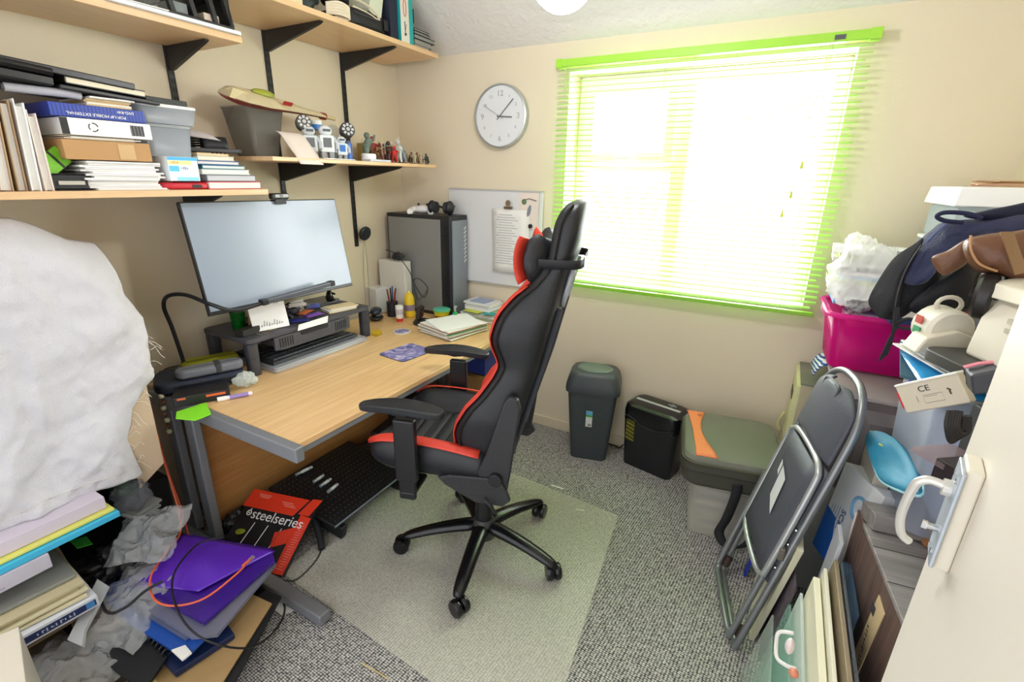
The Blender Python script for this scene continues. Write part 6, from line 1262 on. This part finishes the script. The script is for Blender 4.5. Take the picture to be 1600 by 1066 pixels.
sheets('magazine_sheaf', 'sheaf of white magazines spread under the cream machines', 'magazines', (2.85, 1.46, 1.186), (3.16, 1.86, 1.215), [wht, paper, M('#3a3a40', .5), paper], 6, .022, rz=16)
blk('yellow_black_tool', 'yellow and black tool handle poking out under the magazines', 'tool', (2.93, 1.36, 1.165), (3.12, 1.42, 1.195), M('#1f1c18', .5))
O_ = O('red_tool_end', B().box((2.955, 1.345, 1.18), (.03, .02, .03)), M('#d94a2c', .4)); tag(O_, 'small orange-red block beside the black tool handle', 'block')
# cream machine with rollers
mc = T('label_machine', 'cream plastic machine with grey curved side panel on the magazines', 'machine', (2.98, 1.56, 1.217), rz=22)
O('base', B().prism(rrect(.26, .20, .04, 5), .03, (0, 0, 0)), M('#3b3a38', .5), mc, bevel=.004)
O('side_panel', B().prism([(-.03, 0), (.09, 0), (.12, .05), (.115, .12), (.07, .15), (.0, .15), (-.02, .11), (-.045, .06)], .016, (0, -.085, .028), (1, 0, 0), (0, 0, 1)), M('#9c9b9f', .4), mc, bevel=.006)
O('housing', B().prism([(-.06, 0), (.10, 0), (.13, .05), (.12, .135), (.07, .165), (-.02, .16), (-.05, .10)], .12, (0, .05, .028), (1, 0, 0), (0, 0, 1)), M('#d8d1bf', .4), mc, bevel=.012, seg=3)
O('top_shell', B().prism([(-.05, .15), (.17, .20), (.16, .23), (-.04, .185)], .16, (0, .07, .028), (1, 0, 0), (0, 0, 1)), M('#e3ddcc', .4), mc, bevel=.006)
O('vent_ribs', B().box((-.052, -.06, .14), (.006, .05, .012)).box((-.052, -.06, .118), (.006, .05, .010)), M('#bdb6a4', .5), mc)
mc2 = T('tape_dispenser', 'small cream rounded unit with red and green sticker left of the machine', 'dispenser', (2.885, 1.72, 1.217), rz=18)
O('drum', B().lathe([(.0, -.045), (.05, -.045), (.058, -.035), (.058, .035), (.05, .045), (.0, .045)], (0, 0, .06), 24, (1, 1), R=Matrix.Rotation(PI/2, 3, 'X')), M('#d9d3c3', .4), mc2)
O('wedge_foot', B().prism([(-.09, 0), (.10, 0), (.10, .03), (.0, .07), (-.07, .045)], .07, (0, -.0, .0), (1, 0, 0), (0, 0, 1)), M('#cfc8b6', .4), mc2, bevel=.006)
O('red_sticker', B().box((-.061, -.0, .08), (.003, .03, .022)), M('#b8322c', .4), mc2); O('green_sticker', B().box((-.061, 0, .050), (.003, .03, .018)), M('#2c8a5c', .4), mc2)
O('ring_top', B().tube([(.03*math.cos(a), 0, .125+.022*math.sin(a)) for a in [k*PI/8 for k in range(16)]], .006, 8, closed=True), M('#c9c2b2', .4), mc2)
wh = T('castor_wheel', 'black castor wheel with a steel fork beneath the brown leather bag', 'wheel', (2.925, 1.63, 1.39), rz=70)
O('tyre', B().lathe([(.03, -.018), (.052, -.018), (.058, -.010), (.058, .010), (.052, .018), (.03, .018)], (0, 0, 0), 28, R=Matrix.Rotation(PI/2, 3, 'X')), M('#201d1c', .4), wh)
O('hub', B().lathe([(.0, -.012), (.034, -.014), (.034, .014), (.0, .012)], (0, 0, 0), 20, R=Matrix.Rotation(PI/2, 3, 'X')), M('#8a7c6e', .4, metal=.4), wh)
O('fork', B().box((.02, -.026, .03), (.08, .005, .03), Matrix.Rotation(-.5, 3, 'Y')).box((.02, .026, .03), (.08, .005, .03), Matrix.Rotation(-.5, 3, 'Y')).cyl((0, -.03, 0), (0, .03, 0), .006), M('#4b4643', .35, metal=.7), wh)
# bags and coat: rounded cloth volumes
def puff(pix, ys, depth, o_, seed=0, rough=.008, rings=7, back=.35):
    """a soft rounded volume whose front outline follows pix (distance y per point), bulging towards the room"""
    P = spline([V(a, b, y=(ys[i] if isinstance(ys, (list, tuple)) else ys)) for i, (a, b) in enumerate(pix)], 5, True)
    c = sum(P, Vector())/len(P); nrm = (CAM-c).normalized(); b = B(); m = len(P); layers = []
    for sgn, lst in ((1, [k/rings for k in range(rings, 0, -1)]), (-1, [k/rings for k in range(1, rings+1)])):
        pass
    def ring(s, sg):
        h = math.sqrt(max(0, 1-s*s))*depth*(1 if sg > 0 else back)
        out = []
        for p in P:
            q = c+(p-c)*s; k = noise.fractal(q*9+Vector((seed, 0, 0)), 1, 2, 3)*rough*(1 if s < .99 else .3)
            out.append(b.bm.verts.new(q+nrm*(h*sg+k)-o_))
        return out
    fr = [ring(k/rings, 1) for k in range(1, rings+1)]; bk_ = [ring(k/rings, -1) for k in range(rings-1, 0, -1)]
    L = fr+bk_
    for A, C_ in zip(L, L[1:]):
        for k in range(m): b.bm.faces.new((A[k], A[(k+1) % m], C_[(k+1) % m], C_[k]))
    b.bm.faces.new(L[0]); b.bm.faces.new(L[-1]); return b
bkm = M('#1b1b1f', .75, bump=.3, bscale=160); nvm = M('#1a2044', .8, bump=.3, bscale=120, sheen=.15)
bl_ = T('black_backpack', 'black backpack with dangling straps slumped over the pink box corner', 'backpack', (2.86, 1.95, 1.25)); o_ = bl_.location.copy()
O('body', puff([(1372, 488), (1395, 425), (1420, 398), (1450, 405), (1480, 430), (1492, 462), (1470, 478), (1440, 478), (1410, 496), (1392, 500)], 1.98, .07, o_, 3, .02), bkm, bl_, smooth=80)
O('flap', puff([(1357, 468), (1364, 486), (1377, 498), (1390, 490), (1405, 478), (1418, 430), (1443, 375), (1428, 382), (1398, 402), (1376, 432)], 1.90, .016, o_, 9, .004), M('#242427', .6, bump=.2), bl_, smooth=80)
O('flap_seam', B().tube(spline([V(1440, 382, y=1.87)-o_, V(1416, 420, y=1.865)-o_, V(1402, 460, y=1.865)-o_, V(1398, 486, y=1.87)-o_], 6), .0025, 6), M('#3c3c40', .6), bl_)
for k in range(3):
    x0_ = 1398+3*k
    O('strap', B().tube(spline([V(x0_, 480, y=1.86)-o_, V(x0_-2, 508, y=1.85)-o_, V(x0_-4-5*k, 530, y=1.85)-o_, V(x0_-14-8*k, 556+4*k, y=1.85)-o_], 5), .004, 6), M('#15151a', .7), bl_)
O('strap_loop', B().tube(spline([V(1398, 508, y=1.85)-o_, V(1420, 514, y=1.83)-o_, V(1440, 508, y=1.81)-o_, V(1420, 498, y=1.83)-o_], 5, True), .005, 6, closed=True), M('#15151a', .7), bl_)
dkp = puff([(1480, 425), (1510, 410), (1530, 430), (1528, 470), (1500, 490), (1440, 492), (1420, 480), (1440, 455)], 1.90, .05, o_, 5, .012)
O('lower_pocket', dkp, M('#14151c', .7, bump=.2), bl_, smooth=80)
ct_ = T('navy_jacket', 'dark navy jacket with a fabric loop draped across the top of the pile', 'jacket', (3.0, 1.85, 1.45)); o_ = ct_.location.copy()
O('fabric', puff([(1392, 412), (1420, 388), (1452, 362), (1470, 349), (1500, 344), (1540, 342), (1640, 336), (1640, 385), (1600, 378), (1560, 382), (1520, 392), (1490, 404), (1462, 420), (1450, 440), (1425, 446), (1405, 436)], [1.98, 1.96, 1.94, 1.92, 1.9, 1.88, 1.82, 1.78, 1.78, 1.78, 1.79, 1.80, 1.82, 1.84, 1.86, 1.92], .045, o_, 2, .016), nvm, ct_, smooth=80)
O('sleeve', puff([(1505, 338), (1535, 330), (1570, 323), (1640, 312), (1640, 345), (1590, 348), (1540, 345)], 1.88, .03, o_, 6, .008), M('#141730', .85, bump=.2), ct_, smooth=80)
O('loop', B().tube(spline([V(1505, 348, y=1.82)-o_, V(1476, 345, y=1.82)-o_, V(1464, 338, y=1.82)-o_, V(1478, 332, y=1.82)-o_, V(1512, 334, y=1.81)-o_, V(1535, 342, y=1.80)-o_], 5), .006, 8), M('#14183a', .8), ct_)
O('band', B().tube(spline([V(1448, 378, y=1.86)-o_, V(1462, 364, y=1.85)-o_, V(1478, 350, y=1.84)-o_], 5), .004, 8), M('#55628a', .6), ct_)
lb_ = T('leather_bag', 'brown leather bag with a strap below the navy jacket', 'bag', (2.99, 1.62, 1.42)); o_ = lb_.location.copy(); lm = M('#6b4630', .45, bump=.25, bscale=60, var=.12, vscale=10)
O('body', puff([(1506, 378), (1530, 368), (1580, 362), (1650, 360), (1650, 450), (1600, 446), (1560, 430), (1525, 424), (1508, 402)], 1.66, .06, o_, 4, .008), lm, lb_, smooth=80)
O('flap', puff([(1455, 404), (1480, 392), (1512, 374), (1524, 392), (1512, 410), (1496, 422), (1472, 430)], 1.72, .02, o_, 8, .003), M('#74503a', .45, bump=.2), lb_, smooth=80)
O('strap', B().slab([V(1563, 362, y=1.585)-o_, V(1584, 362, y=1.585)-o_, V(1606, 425, y=1.57)-o_, V(1586, 430, y=1.57)-o_], .006), M('#80603a', .5), lb_)
O('piping', B().tube(spline([V(1517, 368, y=1.61)-o_, V(1517, 390, y=1.60)-o_, V(1530, 412, y=1.60)-o_, V(1558, 424, y=1.60)-o_], 6), .003, 8), M('#b08458', .4), lb_)
# ---------------------------------------------------------------- nearer pile
cE = clearbox('white_frosted_box', 'white frosted box standing behind the open door', (2.92, 1.12, .70), (3.21, 1.44, 1.03), Mclear('#dfe5ee', .75, .35), None)
dv = T('smoke_detector_plate', 'cream rectangular device with a red end bearing the CE mark', 'device', (2.885, 1.475, 1.085)); q = [V(a, b, y=y_) for a, b, y_ in ((1400, 605, 1.50), (1500, 580, 1.42), (1512, 632, 1.40), (1414, 645, 1.48))]; o_ = dv.location.copy()
u_ = (q[1]-q[0]+q[2]-q[3])/2; v_ = (q[0]-q[3]+q[1]-q[2])/2; U2 = u_.normalized(); V2 = (v_-U2*v_.dot(U2)).normalized(); N2 = U2.cross(V2); c2 = sum(q, Vector())/4-o_; R2 = Matrix((U2, V2, N2)).transposed(); L2, H2 = u_.length, v_.length
O('casing', B().box(c2-N2*.012, (L2, H2, .026), R2), M('#cfc6b2', .45), dv, bevel=.004)
O('white_edge', B().box(c2+V2*H2*.5-N2*.012, (L2, .006, .030), R2), M('#eceae2', .4), dv, bevel=.002)
O('red_end', B().box(c2-U2*L2*.5-V2*.002-N2*.006, (.006, H2*.6, .012), R2), M('#d4262c', .4), dv, bevel=.001)
text('CE', .020, ink, dv, c2-U2*L2*.06+V2*H2*.22+N2*.0015, U2, V2, sx=1.15)
O('rating_panel', B().tube([c2-U2*L2*.12-V2*.012*s-U2*.0+N2*.001 for s in (0, 1.6)]+[c2+U2*L2*.18-V2*.012*s+N2*.001 for s in (1.6, 0)], .0007, 4, closed=True).box(c2-U2*.0+V2*-.004+N2*.001, (.03, .0012, .0006), R2).box(c2-U2*L2*.22-V2*.006+N2*.001, (.0018, .016, .0006), R2), M('#8f8878', .6), dv)
O('keyhole', B().ball(c2+U2*L2*.30+V2*.004+N2*.001, .0055, 10, (1, 1, .3)).box(c2+U2*L2*.30-V2*.004+N2*.001, (.004, .010, .001), R2), M('#5c4a38', .5), dv)
hb = T('hair_brush', 'black ribbed brush with a pink edge beside the cream device', 'brush', (3.0, 1.36, 1.05)); o_ = hb.location.copy(); qq = [V(a, b, y=1.34) for a, b in ((1506, 575), (1552, 565), (1556, 600), (1510, 606))]
O('head', B().slab([p-o_ for p in qq[::-1]], .05), M('#3b3d44', .5), hb, bevel=.006); O('pink_edge', B().tube([V(1506, 574, y=1.33)-o_, V(1530, 568, y=1.33)-o_, V(1552, 566, y=1.33)-o_], .004, 8), M('#e58a98', .4), hb)
rb3 = B()
for k in range(9): rb3.tube([V(1509+4.6*k, 580-.6*k, y=1.332)-o_, V(1511+4.6*k, 601-.6*k, y=1.332)-o_], .0016, 5)
O('ribs', rb3, M('#1c1d22', .5), hb)
blk('black_plastic_tray', 'dark grey plastic tray below the ribbed brush', 'tray', (2.90, 1.24, 1.035), (3.08, 1.38, 1.195), M('#3c3e42', .4), rz=12)
for k in range(5): cable(['first', 'second', 'third', 'fourth', 'fifth'][k]+' hanging loop of thick black cable against the frosted box', [V(1484+4*k, 642, y=1.17), V(1480+4*k, 665, y=1.16), V(1486+4*k, 690-3*k, y=1.16), V(1500+3*k, 672, y=1.17), V(1505+2*k, 650, y=1.17)], .0055, M('#17171a', .35), group=None)
# blue kneeling pad and box below
blk('grey_card_box', 'grey-beige carton under the curved blue pad', 'carton', (2.852, 1.79, .50), (2.897, 2.02, .80), M('#b9b2a6', .7))
kp = T('kneeling_pad', 'curved bright blue foam pad propped on the grey carton', 'pad', (2.88, 1.66, .83)); o_ = kp.location.copy()
kq = [V(1358, 700, y=1.80), V(1365, 678, y=1.84), V(1398, 685, y=1.78), V(1425, 715, y=1.66), V(1442, 755, y=1.52), V(1438, 775, y=1.46), V(1400, 765, y=1.52), V(1372, 745, y=1.66)]
cen = sum(kq, Vector())/8
kb4 = B(); vs0 = kb4.bm.verts.new(cen-o_+Vector((.012, .012, -.018))); ring = [kb4.bm.verts.new(p-o_) for p in spline(kq, 4, True)]; mid = [kb4.bm.verts.new((p-o_)*.5+(cen-o_)*.5+Vector((.010, .010, -.014))) for p in spline(kq, 4, True)]
for k in range(len(ring)): kb4.bm.faces.new((ring[k], ring[(k+1) % len(ring)], mid[(k+1) % len(mid)], mid[k])); kb4.bm.faces.new((mid[k], mid[(k+1) % len(mid)], vs0))
O('pad', kb4, M('#2f86a8', .55, bump=.1, var=.12, vscale=14), kp, solid=.016)
O('pale_edge', B().tube([p-o_ for p in spline(kq[4:]+kq[:1], 5)], .004, 8), M('#9fd0dc', .5), kp)
O('yellow_mark', B().ball(V(1382, 697, y=1.775)-o_+Vector((-.006, -.006, .004)), .012, 12, (1, 1, .3)), M('#a9b83c', .5), kp)
# label box
lbx = T('print_labels_box', 'white carton with a blue circle emblem and blue corner leaning behind the folding chair', 'box', (2.80, 1.72, .40)); o_ = lbx.location.copy()
q = [V(a, b, y=y_) for a, b, y_ in ((1322, 720, 1.95), (1378, 775, 1.72), (1322, 925, 1.62), (1270, 850, 1.90))]
u_ = (q[1]-q[0]+q[2]-q[3])/2; v_ = (q[0]-q[3]+q[1]-q[2])/2; U3 = u_.normalized(); V3 = (v_-U3*v_.dot(U3)).normalized(); N3 = U3.cross(V3); c3 = sum(q, Vector())/4-o_; R3 = Matrix((U3, V3, N3)).transposed(); L3, H3 = u_.length, v_.length
O('carton', B().box(c3-N3*.03, (L3, H3, .06), R3), M('#dcdde0', .6), lbx, bevel=.002)
O('blue_corner', B().slab([c3-U3*L3*.5-V3*H3*.02+N3*.001, c3-U3*L3*.5-V3*H3*.5+N3*.001, c3+U3*L3*.02-V3*H3*.5+N3*.001, c3-U3*L3*.22-V3*H3*.05+N3*.001], .001), M('#1f5fb8', .4), lbx)
cpos = c3+U3*L3*.16+V3*H3*.22
O('emblem_circle', B().tube([cpos+N3*.002+(U3*math.cos(a)+V3*math.sin(a))*.038 for a in [k*PI/14 for k in range(28)]], .006, 6, closed=True), M('#6fa5c8', .4), lbx)
O('emblem_wedge', B().slab([cpos+N3*.002, cpos+N3*.002-V3*.036, cpos+N3*.002-V3*.02+U3*.030, cpos+N3*.002+U3*.034], .001), M('#6fa5c8', .4), lbx)
text('SCan', .038, M('#27507c', .5), lbx, c3-U3*L3*.10-V3*H3*.02+N3*.002, -V3, U3)
lnx = B()
for k in range(4): lnx.box(c3-U3*L3*(.20+.06*k)-V3*H3*.05+N3*.002, (.0016, .10-.012*k, .0008), R3)
O('print_lines', lnx, M('#4a6f96', .6), lbx)
# wood-effect carton
wv_ = wood_mat('wood_print', '#4a3a34', '#7d6358', .8, 'Z'); wg_ = wood_mat('grey_plank_print', '#6e6866', '#9a9391', .8, 'X')
wdb = T('wood_print_carton', 'carton printed with dark wood grain and a tan label strip', 'carton', (2.955, 1.40, .25), rz=6)
O('body', B().box((0, 0, .205), (.22, .60, .41)), wv_, wdb, bevel=.003)
O('plank_top', B().box((0, -.04, .418), (.235, .50, .014)), wg_, wdb, bevel=.002)
for k in range(3): O('plank_seam', B().box((0, -.18+.14*k, .4255), (.235, .003, .001)), M('#4c4644', .7), wdb)
O('torn_flap', B().box((-.04, .235, .44), (.13, .12, .05), Matrix.Rotation(-.25, 3, 'X')), wg_, wdb, bevel=.003)
O('torn_cardboard', B().box((.035, .165, .445), (.03, .03, .04), Matrix.Rotation(.5, 3, 'Y')), M('#a9764a', .8), wdb)
O('tan_label', B().box((-.1115, -.02, .20), (.002, .06, .30), Matrix.Rotation(.12, 3, 'X')), M('#d2b98e', .6), wdb)
O('label_mark', B().box((-.1135, -.005, .30), (.001, .028, .028)), ink, wdb)
marks(wdb, (-.1140, -.022, .16), (0, -.12, -1), (0, -1, .12), 12, .014, .014, ink)
O('corner_trim', B().cyl((-.112, .298, .02), (-.112, .298, .40), .003, n=6), M('#d9cfc4', .6), wdb)
blk('white_floor_carton', 'pale carton on the floor beneath the wood-print carton', 'carton', (2.86, 1.14, .0), (3.10, 1.66, .245), M('#8a8478', .7))
rpb = T('red_black_box', 'small black product box with red lettering and a clear lid near the door handle', 'box', (2.86, 1.20, 1.075), rz=38)
O('body', B().box((0, 0, .022), (.095, .05, .045)), M('#2a2326', .35), rpb, bevel=.002); marks(rpb, (0, -.0258, .028), (1, 0, 0), (0, 0, 1), 6, .013, .011, M('#e0484a', .4)); O('clear_lid', B().box((.0, .04, .035), (.10, .07, .012)), Mclear('#c9b7ba', .6), rpb)
blk('brown_carton_column', 'brown cardboard carton standing just behind the door handle', 'carton', (2.90, 1.10, .70), (2.96, 1.20, 1.06), M('#b08060', .8))
# ---------------------------------------------------------------- portfolios and sleeves by the folding chair
def lean(name, label, cat, x, y0, y1, z1, th, mat, dx=.05, z0=.002, **k):
    """a thin panel standing on its long edge, leaning right by dx at its top"""
    return tag(O(name, B().prism([(0, 0), (th, 0), (th+dx, z1-z0), (dx, z1-z0)], y1-y0, (x, y1, z0), (1, 0, 0), (0, 0, 1)), mat, bevel=.002), label, cat, k.get('group'))
lean('cream_frame_panel', 'cream framed panel standing on edge closest to the folding chair', 'panel', 2.665, 1.02, 1.50, .50, .018, M('#e2dcc2', .5))
lean('cream_slim_panel', 'slimmer cream panel standing just right of the framed one', 'panel', 2.69, 1.0, 1.53, .52, .010, M('#dfdac6', .5))
lean('brown_edge_folder', 'brown-edged plastic folder standing behind the cream panels', 'folder', 2.715, 1.0, 1.56, .54, .012, M('#8f7f66', .4))
lean('grey_clear_sleeve', 'grey translucent sleeve standing right of the brown-edged folder', 'sleeve', 2.732, 1.05, 1.56, .54, .008, Mclear('#9aa0aa', .7, .2))
lean('green_plastic_wallet', 'milky green plastic wallet standing at the foot of the folding chair', 'wallet', 2.615, 1.0, 1.46, .40, .008, Mclear('#c6e6dc', .5, .12))
lean('clear_art_wallet', 'clear art wallet leaning in front of the cream panels', 'wallet', 2.64, 1.0, 1.48, .44, .008, Mclear('#f1f8fa', .85, .15))
lean('pale_green_wallet', 'pale green-white wallet outermost beside the folding chair foot', 'wallet', 2.585, 1.02, 1.50, .30, .006, Mclear('#f4faf5', .5, .12))
hk = T('white_plastic_hook', 'white plastic handle with red painted charms on the art wallet', 'handle', (2.66, 1.22, .36)); o_ = hk.location.copy()
O('loop', B().tube(spline([V(1240, 990, y=1.24)-o_, V(1218, 988, y=1.24)-o_, V(1213, 1005, y=1.22)-o_, V(1214, 1028, y=1.18)-o_, V(1228, 1040, y=1.16)-o_, V(1244, 1046, y=1.15)-o_], 5), .005, 8), M('#e9e6e4', .4), hk)
O('charm', B().ball(V(1234, 1010, y=1.20)-o_, .016, 12, (.7, 1, 1.5)), M('#eedfdc', .4, var=.2, vscale=50), hk); O('charm', B().ball(V(1240, 1052, y=1.12)-o_, .012, 12), M('#d98a70', .4), hk)
lean('blue_edge_board', 'board with a bright blue edge seen through the folding chair legs', 'board', 2.555, 1.99, 2.03, .40, .012, M('#2336a0', .4), dx=.06)
lean('cream_tall_board', 'tall cream board standing behind the folding chair seat', 'board', 2.60, 1.66, 2.00, .46, .02, M('#dcd9bd', .5), dx=.08)
lean('patterned_card', 'dark card with red and yellow specks behind the folding chair legs', 'card', 2.64, 1.58, 1.74, .36, .006, M('#574e58', .5, var=.7, vscale=40), dx=.05)
lean('clear_document_box', 'bluish clear document box standing below the label carton', 'storage box', 2.775, 1.40, 1.62, .50, .03, Mclear('#8fb4d8', .6, .2), dx=.02)
lean('white_curved_tray', 'white curved tray edge between the chair hinge and the carton', 'tray', 2.745, 1.60, 1.70, .58, .012, M('#c9ccd2', .4), dx=.03)
blk('navy_bag_bottom', 'dark navy bag slumped on the floor beneath the wood-print carton', 'bag', (2.78, 1.08, .0), (2.85, 1.42, .26), M('#14182c', .7), bevel=.02)
blk('black_pouch_gap', 'black pouch filling the gap under the clear document box', 'pouch', (2.83, 1.72, .0), (2.89, 2.04, .38), M('#15161b', .8), bevel=.015)
